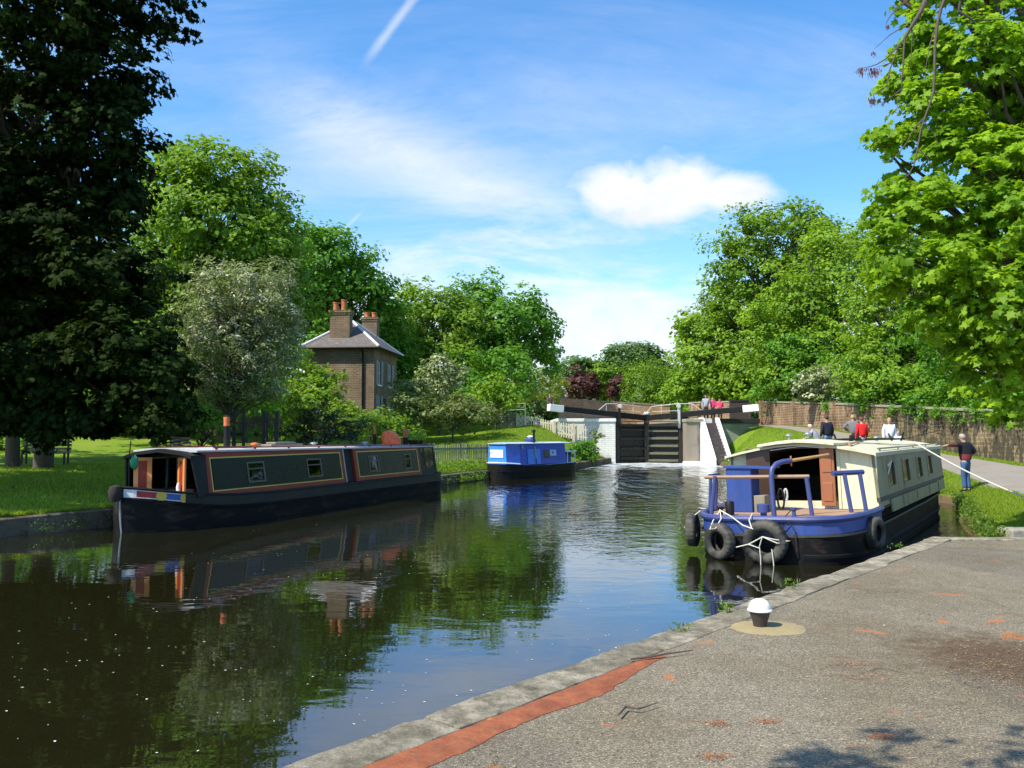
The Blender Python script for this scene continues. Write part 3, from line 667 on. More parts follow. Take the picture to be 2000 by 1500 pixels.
def tree(name, label, cat, Y, blobs, base, mat, leaf=0.3, dens=1.5, rc_=0.7, nl=22, shape='quad', trunk=0.25, seed=1, group=None, depthf=1.0, droop=0.0,
         lower=0.6, fill=0.15, flat=0.55, ntip=60, blossom=None, topf=0.75, rough=0.16, thing_=True, world=False, bare=False):
    """blobs : (px, py, rx, ry, dY) with pixel sizes, turned here into ellipsoids of real size; base : (x, y, z)"""
    r = np.random.default_rng(seed); B = []
    if not bare: dens, leaf = dens * (1.5 if shape == 'maple' else 1.8), leaf * 1.1
    for b in blobs:
        if world: B.append((np.array(b[:3], float), np.array(b[3:6], float))); continue
        y_ = Y + b[4]; c_ = W(b[0], b[1], y_); k = y_ / 1700; rx, rz = b[2] * k, b[3] * k
        B.append((np.array(c_), np.array((rx, max(rx, rz) * depthf if depthf < 1 else (rx + rz) / 2 * depthf, rz))))
    pos, nrm, cl, tone = crown_points(B, r, dens, rc_, nl, lower, fill, flat, droop, rough)
    base = Vector(base)
    root = thing(name, label, cat, base, 0, group)
    b0 = np.array(base)
    me = leaves_mesh('crown', pos - b0, nrm, leaf, r, shape, rndv=tone); me.materials.append(mat)
    if blossom:
        me.materials.append(M['blossom']); kk = np.zeros(len(me.polygons), np.int32); fr = r.random(len(cl)); up_ = cl[:, 2] > np.percentile(cl[:, 2], 8)
        per = len(me.polygons) // len(pos); sel = ((fr < blossom) & up_)[np.repeat(np.arange(len(cl)), nl)] & (r.random(len(pos)) < 0.5)
        me.polygons.foreach_set('material_index', np.repeat(sel, per).astype(np.int32))
    o = bpy.data.objects.new('crown', me); C.objects.link(o); o.parent = root
    if trunk:
        cc = np.mean([b[0] for b in B], axis=0); zt = max(b[0][2] + b[1][2] for b in B)
        top = Vector((base.x * .35 + cc[0] * .65, base.y * .35 + cc[1] * .65, base.z + (zt - base.z) * topf)) - base
        mb = MB(); limbs(mb, (0, 0, 0), top, trunk, [Vector(c_ - b0) for c_ in cl], r, ntip=ntip); mb.build('trunk', M['bark'], root, fix=False)
    return root
def bush(name, label, cat, *a, **k):
    k.setdefault('trunk', 0.06); k.setdefault('ntip', 25); k.setdefault('lower', 0.35); k.setdefault('topf', 0.5)
    return tree(name, label, cat, *a, **k)
def GL(px, Y, dz=0):   # ground point on the left bank under a column of the photo
    x = (px - 1000) / 1700 * Y; return (x, Y, float(zleft(x, Y)) + dz if Y < 59.9 else 2.55)
def GR(px, Y):
    x = (px - 1000) / 1700 * Y; return (x, Y, float(zright(x, Y)) if Y < 58.7 else 2.5)

# ---- the dark maple at the left
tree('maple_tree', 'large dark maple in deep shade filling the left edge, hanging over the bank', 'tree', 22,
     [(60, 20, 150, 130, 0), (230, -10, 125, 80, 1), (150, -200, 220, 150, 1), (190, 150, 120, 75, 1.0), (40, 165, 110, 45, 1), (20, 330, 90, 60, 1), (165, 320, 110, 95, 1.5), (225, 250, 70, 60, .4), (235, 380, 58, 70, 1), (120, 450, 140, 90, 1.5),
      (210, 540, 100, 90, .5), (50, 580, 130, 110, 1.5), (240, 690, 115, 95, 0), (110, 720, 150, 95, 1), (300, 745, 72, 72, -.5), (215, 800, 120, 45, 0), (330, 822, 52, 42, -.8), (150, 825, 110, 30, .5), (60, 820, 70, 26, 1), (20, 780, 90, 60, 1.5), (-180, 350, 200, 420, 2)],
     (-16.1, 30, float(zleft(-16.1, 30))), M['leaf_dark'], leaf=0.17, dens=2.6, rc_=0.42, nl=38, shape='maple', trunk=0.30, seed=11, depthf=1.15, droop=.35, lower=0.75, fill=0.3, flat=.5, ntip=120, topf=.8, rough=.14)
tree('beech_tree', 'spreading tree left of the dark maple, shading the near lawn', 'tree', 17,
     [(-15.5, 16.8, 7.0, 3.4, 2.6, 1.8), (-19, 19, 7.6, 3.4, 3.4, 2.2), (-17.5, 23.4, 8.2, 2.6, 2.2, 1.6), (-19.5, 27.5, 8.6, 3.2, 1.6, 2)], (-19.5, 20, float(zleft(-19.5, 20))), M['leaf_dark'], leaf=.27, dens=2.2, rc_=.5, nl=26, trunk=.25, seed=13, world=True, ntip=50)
# shadowed trees further left and behind it
tree('plane_tree', 'tall tree in shade behind the dark maple at the far left', 'tree', 33,
     [(-120, 420, 210, 300, 0), (90, 560, 150, 160, 1), (-40, 700, 150, 110, 0), (180, 690, 120, 110, 2)], GL(28, 30), M['leaf_deep'], leaf=0.2, dens=1.3, rc_=.6, nl=26, trunk=.22, seed=12, depthf=.9, lower=.7, fill=.25, ntip=60)
# ---- big green trees behind, left side
tree('sycamore_tree', 'tall leafy sycamore rising behind the silvery hawthorn', 'tree', 46,
     [(345, 340, 62, 70, 0), (300, 430, 60, 80, 1), (430, 345, 80, 65, 0), (490, 400, 70, 80, 1), (400, 430, 105, 90, -1), (330, 520, 90, 80, 1), (470, 500, 95, 90, 0), (545, 470, 50, 60, 2), (300, 620, 100, 90, 2), (420, 610, 130, 90, 2), (540, 590, 70, 80, 2)],
     GL(420, 47), M['leaf_mid'], leaf=.27, dens=1.25, rc_=.85, nl=30, trunk=.42, seed=21, ntip=90, rough=.2)
tree('oak_tree', 'dark leaved tree standing between the sycamore and the brick cottage', 'tree', 63,
     [(590, 500, 60, 60, 0), (640, 500, 62, 62, 0), (690, 545, 52, 55, 1), (620, 590, 90, 80, 1), (710, 610, 60, 80, 2), (745, 590, 28, 35, 1), (560, 560, 50, 80, 3), (660, 680, 110, 90, 3), (752, 650, 40, 70, 4)],
     GL(640, 64), M['leaf_deep'], leaf=.32, dens=.95, rc_=1.0, nl=28, trunk=.4, seed=22, ntip=70, rough=.2)
tree('ash_tree', 'green tree with a feathery top just right of the cottage roof', 'tree', 72,
     [(800, 640, 60, 70, 0), (840, 610, 70, 60, 1), (880, 650, 70, 80, 0), (790, 720, 70, 60, -2), (860, 720, 80, 60, -1)],
     GL(830, 73), M['leaf_mid'], leaf=.34, dens=.85, rc_=1.0, nl=26, trunk=.35, seed=23, ntip=60, rough=.22)
tree('lime_tree', 'broad rounded green tree with its darker side over the left end of the lock', 'tree', 74,
     [(920, 610, 50, 60, 2), (945, 590, 40, 45, 1), (990, 630, 62, 62, 0), (1035, 610, 30, 38, 1), (930, 690, 80, 60, 0), (1010, 680, 60, 50, 1), (1065, 660, 28, 40, 2), (1075, 700, 24, 30, 2), (1035, 650, 42, 45, 1)],
     GL(965, 76), M['leaf_deep'], leaf=.34, dens=.85, rc_=1.0, nl=26, trunk=.4, seed=24, ntip=70, rough=.2)
tree('hawthorn_tree', 'silvery flowering hawthorn with a thin trunk left of the cottage', 'tree', 32,
     [(470, 560, 92, 62, 0), (420, 600, 62, 60, 0), (525, 600, 62, 62, 0), (390, 665, 42, 55, 0), (455, 655, 90, 70, 0), (560, 640, 42, 40, 0), (510, 690, 75, 60, .5), (410, 720, 55, 40, .5), (480, 735, 70, 40, .5), (548, 700, 40, 40, .5), (450, 752, 70, 28, .5), (400, 745, 40, 25, .5), (500, 765, 60, 22, .6), (430, 775, 55, 20, .6)],
     (-10.6, 32.4, float(zleft(-10.6, 32.4))), M['leaf_haw'], leaf=.17, dens=3.8, rc_=.42, nl=28, shape='long', trunk=.10, seed=31, droop=.3, ntip=90, blossom=.45, lower=.7, fill=.3, rough=.14)
# shrubs about the cottage
bush('elder_bush', 'bright green elder bush rising against the left side of the cottage', 'bush', 42,
     [(575, 700, 34, 32, 1), (560, 800, 42, 55, 0), (600, 745, 50, 38, 1), (640, 745, 28, 26, 1), (600, 800, 55, 50, 0), (545, 770, 30, 40, 0), (630, 770, 40, 40, .5), (660, 815, 42, 35, 0)],
     GL(600, 42), M['leaf_right'], leaf=.17, dens=2.6, rc_=.42, nl=26, seed=41)
bush('yew_bush', 'dark spreading conifer bush beside the narrowboat roof in front of the cottage', 'bush', 31,
     [(630, 845, 62, 42, 0), (675, 848, 48, 34, 0), (625, 808, 34, 24, 0), (600, 850, 40, 34, 0)], GL(640, 31), M['leaf_conifer'], leaf=.16, dens=4, rc_=.34, nl=26, shape='long', flat=.25, seed=42, droop=.5)
bush('privet_bush', 'light green bush below the right corner of the cottage', 'bush', 36,
     [(720, 838, 48, 34, 0), (770, 840, 42, 30, 0), (665, 820, 30, 30, 1), (700, 815, 30, 18, 1), (750, 822, 36, 20, 1), (805, 850, 26, 18, 1)], GL(735, 36), M['leaf_mid'], leaf=.13, dens=4, rc_=.3, nl=24, seed=43)
bush('laurel_bush', 'leafy green bush behind the bow cabin of the black narrowboat', 'bush', 27,
     [(385, 835, 38, 28, 0), (420, 830, 26, 30, 0), (395, 805, 30, 15, .5)], GL(395, 27), M['leaf_mid'], leaf=.12, dens=5, rc_=.26, nl=24, seed=44)
bush('hazel_bush', 'shaded green shrubs between the dark maple and the mesh gate', 'bush', 38,
     [(360, 800, 45, 45, 0), (430, 790, 50, 55, 0), (500, 800, 50, 50, 0), (330, 740, 50, 50, 3), (400, 730, 50, 60, 4), (300, 810, 40, 30, 4), (250, 790, 60, 50, 6), (520, 760, 40, 40, 2)], GL(420, 39), M['leaf_deep'], leaf=.17, dens=2.2, rc_=.42, nl=24, seed=45)
bush('may_bush', 'pale flowering may bush right of the cottage', 'bush', 58,
     [(860, 720, 32, 30, 0), (850, 755, 45, 32, 0), (880, 740, 28, 32, 0), (830, 765, 28, 26, 0)], GL(858, 58), M['leaf_haw'], leaf=.2, dens=2.4, rc_=.5, nl=26, blossom=.3, seed=46, trunk=.1)
bush('dogwood_bush', 'light leaved bush standing between the may bush and the round broom', 'bush', 55,
     [(970, 765, 32, 28, 0), (990, 782, 24, 22, 0), (945, 785, 26, 22, 0), (935, 765, 14, 14, 1)], GL(968, 55), M['leaf_right'], leaf=.2, dens=2.4, rc_=.45, nl=26, seed=47)
bush('bramble_bush', 'long tangled bramble bank above the lawn left of the lock', 'bush', 50,
     [(800, 805, 35, 30, -1), (840, 812, 42, 26, -1), (885, 808, 45, 28, 0), (925, 815, 38, 26, 0), (950, 816, 24, 18, 1), (820, 790, 50, 28, 1), (900, 790, 45, 20, 2), (800, 770, 35, 30, 2)],
     GL(885, 50), M['leaf_bramble'], leaf=.17, dens=2.8, rc_=.42, nl=26, seed=48, rough=.2)
bush('broom_bush', 'round yellow green bush behind the left end of the lock', 'bush', 86,
     [(1048, 750, 48, 38, 0), (1085, 760, 25, 30, 0), (1020, 765, 30, 25, 0)], (2.4, 86, 2.55), M['leaf_yellow'], leaf=.28, dens=1.8, rc_=.6, nl=28, shape='long', seed=51)
bush('smoke_bush', 'dark purple bush behind the lock, the larger of two', 'bush', 92,
     [(1135, 752, 32, 30, 0), (1155, 765, 18, 22, 0), (1118, 765, 16, 20, 0)], (7.3, 92, 2.5), M['leaf_purple'], leaf=.28, dens=1.8, rc_=.6, nl=28, seed=52)
bush('smoke_bush', 'dark purple bush behind the lock, the smaller of two, left of the willow', 'bush', 90,
     [(1208, 756, 15, 28, 0), (1200, 770, 12, 16, 0)], (11, 90, 2.5), M['leaf_purple'], leaf=.28, dens=1.8, rc_=.5, nl=28, seed=53)
tree('willow_tree', 'low drooping willow behind the lock gates', 'tree', 88,
     [(1265, 735, 45, 35, 0), (1250, 765, 35, 22, 0), (1290, 765, 35, 25, 0)], (13.7, 88, 2.5), M['leaf_mid'], leaf=.3, dens=1.5, rc_=.8, nl=34, shape='long', droop=1.2, flat=.9, seed=54, trunk=.25, ntip=30)
bush('holly_bush', 'deep green bush between the two purple bushes', 'bush', 94, [(1182, 745, 30, 38, 0), (1178, 772, 24, 16, 0)], (10, 94, 2.5), M['leaf_mid'], leaf=.28, dens=1.8, rc_=.6, nl=28, seed=55)
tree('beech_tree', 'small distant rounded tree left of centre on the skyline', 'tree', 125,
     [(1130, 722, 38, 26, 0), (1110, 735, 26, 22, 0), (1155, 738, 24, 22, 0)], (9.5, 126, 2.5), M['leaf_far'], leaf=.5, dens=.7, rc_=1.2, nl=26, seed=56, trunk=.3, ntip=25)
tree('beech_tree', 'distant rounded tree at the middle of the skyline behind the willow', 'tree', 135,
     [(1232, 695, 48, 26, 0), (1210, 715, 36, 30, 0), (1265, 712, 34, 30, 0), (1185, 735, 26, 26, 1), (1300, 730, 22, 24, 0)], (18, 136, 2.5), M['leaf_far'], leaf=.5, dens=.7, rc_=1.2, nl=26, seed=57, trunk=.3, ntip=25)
# ---- right side wood behind the wall
tree('poplar_tree', 'tall tree with an airy top, highest of the trees behind the right wall', 'tree', 76,
     [(1520, 440, 62, 45, 0), (1460, 470, 50, 50, 0), (1570, 450, 55, 45, 0), (1430, 530, 48, 55, 0), (1500, 530, 80, 60, 1), (1590, 520, 60, 60, 1), (1470, 610, 80, 60, 2), (1560, 610, 80, 60, 2)],
     (24.5, 77, 2.5), M['leaf_mid'], leaf=.33, dens=.85, rc_=.95, nl=24, trunk=.45, seed=61, ntip=110, rough=.24, fill=.08)
tree('linden_tree', 'broad dense tree leaning towards the lock behind the right wall', 'tree', 82,
     [(1375, 650, 42, 48, 0), (1345, 700, 36, 50, 0), (1410, 610, 45, 55, 0), (1400, 690, 60, 60, -2), (1450, 670, 60, 60, -3), (1345, 755, 36, 36, 0), (1400, 755, 50, 35, -4), (1330, 640, 12, 24, 0), (1460, 740, 50, 45, -6)],
     (22, 83, 2.5), M['leaf_right'], leaf=.33, dens=.95, rc_=.9, nl=28, trunk=.4, seed=62, ntip=60, rough=.2)
tree('chestnut_tree', 'full crowned green tree directly behind the right wall, in the middle of the wood', 'tree', 64,
     [(1560, 600, 70, 70, 0), (1630, 540, 62, 80, 0), (1500, 660, 60, 60, 0), (1590, 680, 80, 60, -1), (1660, 640, 60, 80, -1), (1530, 740, 60, 45, -2), (1680, 500, 50, 55, 1), (1610, 470, 40, 35, 2)],
     (22.2, 65, 2.5), M['leaf_right'], leaf=.28, dens=1.15, rc_=.8, nl=28, trunk=.4, seed=63, ntip=80, rough=.22)
tree('hornbeam_tree', 'lighter green tree over the wall behind the cream barge', 'tree', 47,
     [(1710, 600, 60, 80, 0), (1760, 520, 60, 100, 0), (1700, 700, 60, 60, -1), (1770, 660, 80, 80, 0), (1740, 750, 70, 40, -2), (1840, 700, 80, 90, 0), (1850, 560, 80, 100, 1), (1675, 745, 36, 34, -1), (1820, 775, 60, 25, -3)],
     (21, 46, 1.9), M['leaf_right'], leaf=.2, dens=2.0, rc_=.6, nl=26, trunk=.3, seed=64, ntip=70, rough=.2)
bush('flowering_bush', 'cream flowering bush leaning over the top of the right wall', 'bush', 53,
     [(1600, 745, 38, 28, 0), (1575, 760, 26, 20, 0), (1630, 755, 24, 24, 0), (1585, 775, 30, 12, 0)], (19.6, 54, 2.3), M['leaf_haw'], leaf=.19, dens=3, rc_=.4, nl=26, blossom=.55, seed=65, trunk=.09)
tree('sapling_tree', 'thin sparse sapling rising above the wood at the left end of the right trees', 'tree', 90,
     [(1350, 640, 14, 30, 0), (1335, 660, 12, 20, 0)], (18.6, 91, 2.5), M['leaf_far'], leaf=.3, dens=.6, rc_=.7, nl=12, trunk=.12, seed=66, ntip=20)
bush('ivy_hedge', 'dark hedge of shrubs growing over the right wall at the frame edge', 'bush', 36,
     [(1900, 770, 80, 40, 2), (1980, 770, 80, 50, 0), (1820, 780, 60, 20, 4), (1900, 660, 120, 90, 3), (2050, 700, 120, 120, 0), (2050, 830, 60, 26, -2), (2000, 560, 120, 120, 2)], (20.6, 36, 1.1), M['leaf_deep'], leaf=.17, dens=2.4, rc_=.5, nl=26, seed=67, trunk=.2, ntip=40)
# ---- bright maple close at the right
tree('maple_tree', 'bright sunlit yellow green maple hanging over the water at the right edge', 'tree', 14.5,
     [(1900, 120, 130, 100, 1), (1800, 60, 45, 55, 1), (1830, 220, 80, 70, .5), (1920, 300, 130, 80, .3), (1765, 160, 40, 50, 1), (1745, 270, 34, 40, .6), (1990, 420, 110, 80, -.4), (1830, 420, 95, 60, 0), (1770, 370, 50, 40, .2), (1715, 405, 30, 22, .3),
      (1760, 485, 62, 50, -.2), (1860, 520, 90, 70, -.4), (1745, 545, 32, 42, 0), (1960, 590, 110, 80, -.5), (1830, 610, 60, 45, 0), (1905, 700, 70, 60, 0), (1985, 720, 60, 70, -.2), (1965, 790, 40, 26, 0), (2100, 300, 160, 300, 1), (2120, 640, 120, 150, 1), (1960, -120, 220, 120, 1), (2200, 0, 200, 200, 2)],
     (11.2, 16.6, 0.35), M['leaf_bright'], leaf=.125, dens=5.2, rc_=.32, nl=42, shape='maple', trunk=.24, seed=71, depthf=.85, droop=.7, lower=.65, fill=.25, flat=.28, ntip=160, topf=.7, rough=.14)

# understorey that closes the views under the crowns
bush('thicket', 'low dark bushes right behind the bench and trunks at the left edge', 'bush', 40, [(-40, 855, 60, 30, 0), (30, 856, 55, 28, 0), (95, 852, 42, 30, 0)], GL(30, 40.5), M['leaf_deep'], leaf=.18, dens=2.2, rc_=.45, nl=28, seed=90, trunk=.08)
bush('thicket', 'dark thicket closing the far side of the lawn at the left edge', 'bush', 50, [(-60, 800, 90, 60, 0), (40, 815, 80, 48, 0), (140, 805, 80, 55, 0), (60, 740, 120, 60, 3)], GL(60, 51), M['leaf_deep'], leaf=.26, dens=1.4, rc_=.7, nl=28, seed=91, trunk=.12)
bush('thicket', 'shaded thicket behind the lawn between the dark maple and the hawthorn', 'bush', 49, [(240, 800, 70, 50, 0), (320, 800, 60, 55, 0), (270, 720, 90, 60, 3), (370, 770, 60, 60, 3)], GL(280, 50), M['leaf_deep'], leaf=.26, dens=1.4, rc_=.7, nl=28, seed=92, trunk=.12)
bush('thicket', 'deep green shrubs in front of the outbuilding beside the elder', 'bush', 47, [(480, 770, 60, 60, 0), (440, 700, 60, 70, 2), (540, 720, 40, 40, 5)], GL(480, 48), M['leaf_deep'], leaf=.22, dens=1.5, rc_=.6, nl=28, seed=93, trunk=.12)
bush('thicket', 'dark shrubs at the foot of the trees right of the cottage', 'bush', 66, [(800, 770, 50, 50, 0), (900, 760, 70, 60, 0), (990, 740, 60, 60, 2), (760, 720, 40, 60, 0)], GL(880, 67), M['leaf_deep'], leaf=.3, dens=1.1, rc_=.8, nl=28, seed=94, trunk=.12)
bush('thicket', 'dense shrubs behind the wall over the right balance beam', 'bush', 80, [(1330, 770, 40, 40, 0), (1390, 765, 50, 40, 0), (1450, 765, 50, 40, 0)], (20.5, 81, 2.5), M['leaf_mid'], leaf=.3, dens=1.2, rc_=.8, nl=28, seed=95, trunk=.12)
bush('thicket', 'dark undergrowth behind the wall beside the cream flowering bush', 'bush', 60, [(1520, 755, 40, 40, 2), (1600, 745, 70, 50, 0), (1680, 745, 60, 55, -4), (1560, 700, 60, 50, 2)], (21.5, 60, 2.4), M['leaf_deep'], leaf=.25, dens=1.4, rc_=.7, nl=28, seed=96, trunk=.12)
bush('thicket', 'dark undergrowth behind the ivy streaked wall above the red walker', 'bush', 45, [(1740, 765, 60, 45, 0), (1810, 750, 70, 60, 0), (1760, 690, 60, 60, 1)], (20.8, 45, 1.9), M['leaf_deep'], leaf=.21, dens=1.7, rc_=.55, nl=28, seed=97, trunk=.12)
rfw = np.random.default_rng(98); Bf = []
for k in range(46):
    x_ = -75 + k * 3.6; h_ = 6.5 + rfw.uniform(-1.6, 2.2); y_ = 148 + rfw.uniform(-5, 5); Bf.append((np.array((x_, y_, 2.5 + h_ * .45)), np.array((3.4, 3, h_ * .58))))
pos, nrm, cl_, tone = crown_points(Bf, rfw, .9, 1.3, 26, .9, .1)
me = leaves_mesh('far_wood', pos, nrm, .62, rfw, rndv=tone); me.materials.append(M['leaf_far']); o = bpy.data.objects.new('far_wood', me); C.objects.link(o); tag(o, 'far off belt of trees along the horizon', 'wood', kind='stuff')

iv = [(18.45, y_, wt_, .28, .55, .32) for y_, wt_ in ((32, 2.75), (33.2, 2.7), (34.5, 2.9), (36, 2.8), (37.6, 3.0), (39.2, 3.0), (40.5, 3.15), (42, 3.2), (45.5, 3.35), (51, 3.65))]
bush('wall_ivy', 'ragged ivy hanging over the top of the shaded brick wall', 'ivy', 36, iv, (18.95, 36, 1.1), M['leaf_deep'], leaf=.13, dens=3.5, rc_=.3, nl=24, seed=99, trunk=.03, world=True, droop=.8, lower=.9)
M['shutter'] = worn('shutter_paint', (0.34, 0.34, 0.33), 0.7, 0.2, 3)
# ------------------------------------------------------------------ cottage
HR = R(-5.4)
HZ = 2.15
house = thing('brick_cottage', 'two storey brown brick cottage with a slate hipped roof and two chimney stacks', 'house', (-8.73, 55.0, HZ), HR)
HW, HD, HH = 4.35, 6.2, 5.25      # local : x from -HW to 0, y 0..HD
mb = MB()
def wall_with_holes(mb, axis, const, thick, a0, a1, z0, z1, holes):
    """wall in plane x=const (axis 'x') made of blocks around rectangular holes (a0,a1,z0,z1)"""
    cuts = sorted({a0, a1} | {h[0] for h in holes} | {h[1] for h in holes})
    for c0, c1 in zip(cuts[:-1], cuts[1:]):
        hs = sorted([h for h in holes if h[0] <= c0 + 1e-6 and h[1] >= c1 - 1e-6], key=lambda h: h[2]); zc = z0
        for h in hs + [None]:
            zt = z1 if h is None else h[2]
            if zt > zc:
                if axis == 'x': mb.box(const - thick, const, c0, c1, zc, zt)
                else: mb.box(c0, c1, const, const + thick, zc, zt)
            if h: zc = h[3]
holes = [(.9, 1.75, 2.95, 4.45), (3.9, 4.75, 2.95, 4.45), (.9, 1.75, .75, 2.2), (3.9, 4.75, .75, 2.2), (2.4, 3.25, 0, 2.1)]
wall_with_holes(mb, 'x', 0, .3, 0, HD, 0, HH, holes)
mb.box(-HW, -.3, 0, .3, 0, HH).box(-HW, -.3, HD - .3, HD, 0, HH).box(-HW, -HW + .3, .3, HD - .3, 0, HH)
mb.build('wall', M['brick_house'], house)
OV = .38; zr = HH + .02; ax, ay1, ay2 = -HW / 2, 2.5, HD - 2.5; za = HH + 2.0
mb = MB(); p = [(-HW - OV, -OV, zr), (OV, -OV, zr), (OV, HD + OV, zr), (-HW - OV, HD + OV, zr), (ax, ay1, za), (ax, ay2, za)]
mb._add(p + [(q[0], q[1], q[2] - .10) for q in p[:4]], [(0, 1, 4), (1, 2, 5, 4), (2, 3, 5), (3, 0, 4, 5), (0, 6, 7, 1), (1, 7, 8, 2), (2, 8, 9, 3), (3, 9, 6, 0), (9, 8, 7, 6)])
roof = mb.build('roof', M['slate'], house)
mb = MB()
for a, b_ in ((0, 4), (1, 4), (2, 5), (3, 5), (4, 5)):
    mb.tube([Vector(p[a]) + Vector((0, 0, .03)), Vector(p[b_]) + Vector((0, 0, .04))], .085, 8)
mb.build('ridge_cap', M['lead'], roof)
mb = MB()
for a, b_ in ((0, 1), (1, 2)):
    q0, q1 = Vector(p[a]), Vector(p[b_]); n_ = Vector((0, -.05, 0)) if a == 0 else Vector((.05, 0, 0)); mb.tube([q0 + n_ + Vector((0, 0, -.06)), q1 + n_ + Vector((0, 0, -.06))], .06, 8)
mb.build('gutter', M['black'], roof)
mb = MB(); mb.tube([(-.72, -OV, HH - .03), (-.72, -.12, HH - .25), (-.72, -.07, HH - .35), (-.72, -.07, 0)], .06, 8); mb.build('drainpipe', M['black'], house)
def chimney(x, y, wx, wy, z0, z1, pots):
    mb = MB(); mb.box(x - wx / 2, x + wx / 2, y - wy / 2, y + wy / 2, z0, z1 - .3).box(x - wx / 2 - .04, x + wx / 2 + .04, y - wy / 2 - .04, y + wy / 2 + .04, z1 - .3, z1 - .16).box(x - wx / 2 - .08, x + wx / 2 + .08, y - wy / 2 - .08, y + wy / 2 + .08, z1 - .16, z1)
    c_ = mb.build('chimney', M['brick_house'], house)
    for px_, h_ in pots:
        m2 = MB(); m2.lathe([(.17, z1), (.16, z1 + h_ - .08), (.19, z1 + h_ - .07), (.19, z1 + h_), (.13, z1 + h_), (.13, z1 + .1)], 16, (px_, y, 0)); m2.build('chimney_pot', M['pot'], c_)
chimney(-2.45, .95, 1.3, .75, HH + .5, 7.75, ((-2.82, .55), (-2.28, .72)))
chimney(-1.6, 5.15, 1.05, .7, HH + .4, 7.85, ((-1.85, .35), (-1.35, .35)))
for h in holes[:4]:
    m2 = MB(); y0, y1, z0, z1 = h
    m2.box(-.16, -.08, y0, y1, z0, z0 + .07).box(-.16, -.08, y0, y1, z1 - .07, z1).box(-.16, -.08, y0, y0 + .07, z0 + .07, z1 - .07).box(-.16, -.08, y1 - .07, y1, z0 + .07, z1 - .07).box(-.15, -.09, y0 + .07, y1 - .07, (z0 + z1) / 2 - .025, (z0 + z1) / 2 + .025)
    m2.box(-.02, .08, y0 - .06, y1 + .06, z0 - .1, z0 - .002)
    wn = m2.build('window', M['white'], house)
    m2 = MB(); m2.box(-.14, -.12, y0 + .07, y1 - .07, z0 + .07, z1 - .07); m2.build('pane', M['glass'], wn)
    for yy_ in (y0 - .44, y1 + .06):
        m2 = MB(); m2.box(.002, .05, yy_, yy_ + .38, z0 - .05, z1 + .05)
        for k in range(9): m2.box(.05, .062, yy_ + .05, yy_ + .33, z0 + .06 + k * .155, z0 + .15 + k * .155)
        m2.build('shutter', M['shutter'], house)
mb = MB(); mb.box(-.2, -.12, 2.4, 3.25, 0, 2.1).box(-.12, -.10, 2.5, 3.15, .2, 1.0).box(-.12, -.10, 2.5, 3.15, 1.15, 1.95); mb.build('door', flat('door_maroon', (.12, .04, .03)), house)
# low outbuilding behind the elder
sh = thing('outbuilding', 'low brick outbuilding with a grey slate lean-to roof left of the cottage', 'shed', (-15.4, 52.0, 2.0), R(-4))
mb = MB(); mb.box(-2.6, 1.9, 0, 3, 0, 2.05); mb.build('wall', M['brick_house'], sh)
mb = MB(); mb.hexa([(-2.9, -.3, 1.98), (2.1, -.3, 1.98), (2.1, 3.2, 3.0), (-2.9, 3.2, 3.0), (-2.9, -.3, 2.08), (2.1, -.3, 2.08), (2.1, 3.2, 3.1), (-2.9, 3.2, 3.1)]); mb.build('roof', M['slate'], sh)
# pole
pl_ = W(578, 497, 52); zb = float(zleft(pl_.x, 52))
up_ = thing('utility_pole', 'tall brown wooden pole with a pale top rising beside the hawthorn', 'pole', (pl_.x, 52, zb))
mb = MB(); mb.tube([(0, 0, 0), (0, 0, pl_.z - zb)], [.15, .11], 12); mb.build('post', M['twig'], up_)
mb = MB(); mb.tube([(0, 0, pl_.z - zb - .01), (0, 0, pl_.z - zb + .14)], [.125, .13], 12); mb.build('cap', M['timber'], up_)

# ------------------------------------------------------------------ lock
LKZ = 2.92
mats_w = [M['brick_white'], M['dirtystone']]
mb = MB(); mb.box(3.0, 6.75, 56.95, 84, -1, LKZ - .22)
lw = tag(mb.build('lock_wall', M['brick_white']), 'white painted brick lock wall left of the gates, behind the picket fence', 'wall')
mb = MB(); mb.box(2.9, 6.80, 56.88, 84, LKZ - .22 + .002, LKZ); tag(mb.build('coping', M['white'], lw, bevel=.03))
mb = MB(); mb.box(11.25, 11.95, 56.3, 84, -1, LKZ - .25); rw = mb.build('quoin', M['pier_stone'])
mb = MB(); mb.box(11.95, 13.0, 56.6, 84, -1, LKZ - .002); rwall = tag(mb.build('lock_wall', M['brick_white']), 'white painted lock wall with a stone quoin right of the gates', 'wall')
rw.parent = rwall
mb = MB(); mb.box(11.2, 12.35, 56.2, 84, LKZ - .25 + .001, LKZ - .03); mb.build('coping', M['dirtystone'], rwall, bevel=.03)
mb = MB(); mb.box(11.0, 13.3, 56.0, 56.3, -1, .16); mb.box(13.3, 14.0, 55.7, 56.1, -1, .2); mb.build('footing', M['white'], rwall, bevel=.03)
# low retaining wall of the platform with a dark coping
mb = MB(); mb.box(13.0, 16.1, 56.9, 58.4, 1.0, 2.6); pw = tag(mb.build('platform_wall', M['brick_green']), 'low grey green wall with a dark coping under the right balance beam', 'wall')
mb = MB(); mb.box(12.98, 16.18, 56.78, 58.6, 2.603, LKZ); mb.build('coping', M['gate_timber'], pw, bevel=.03)
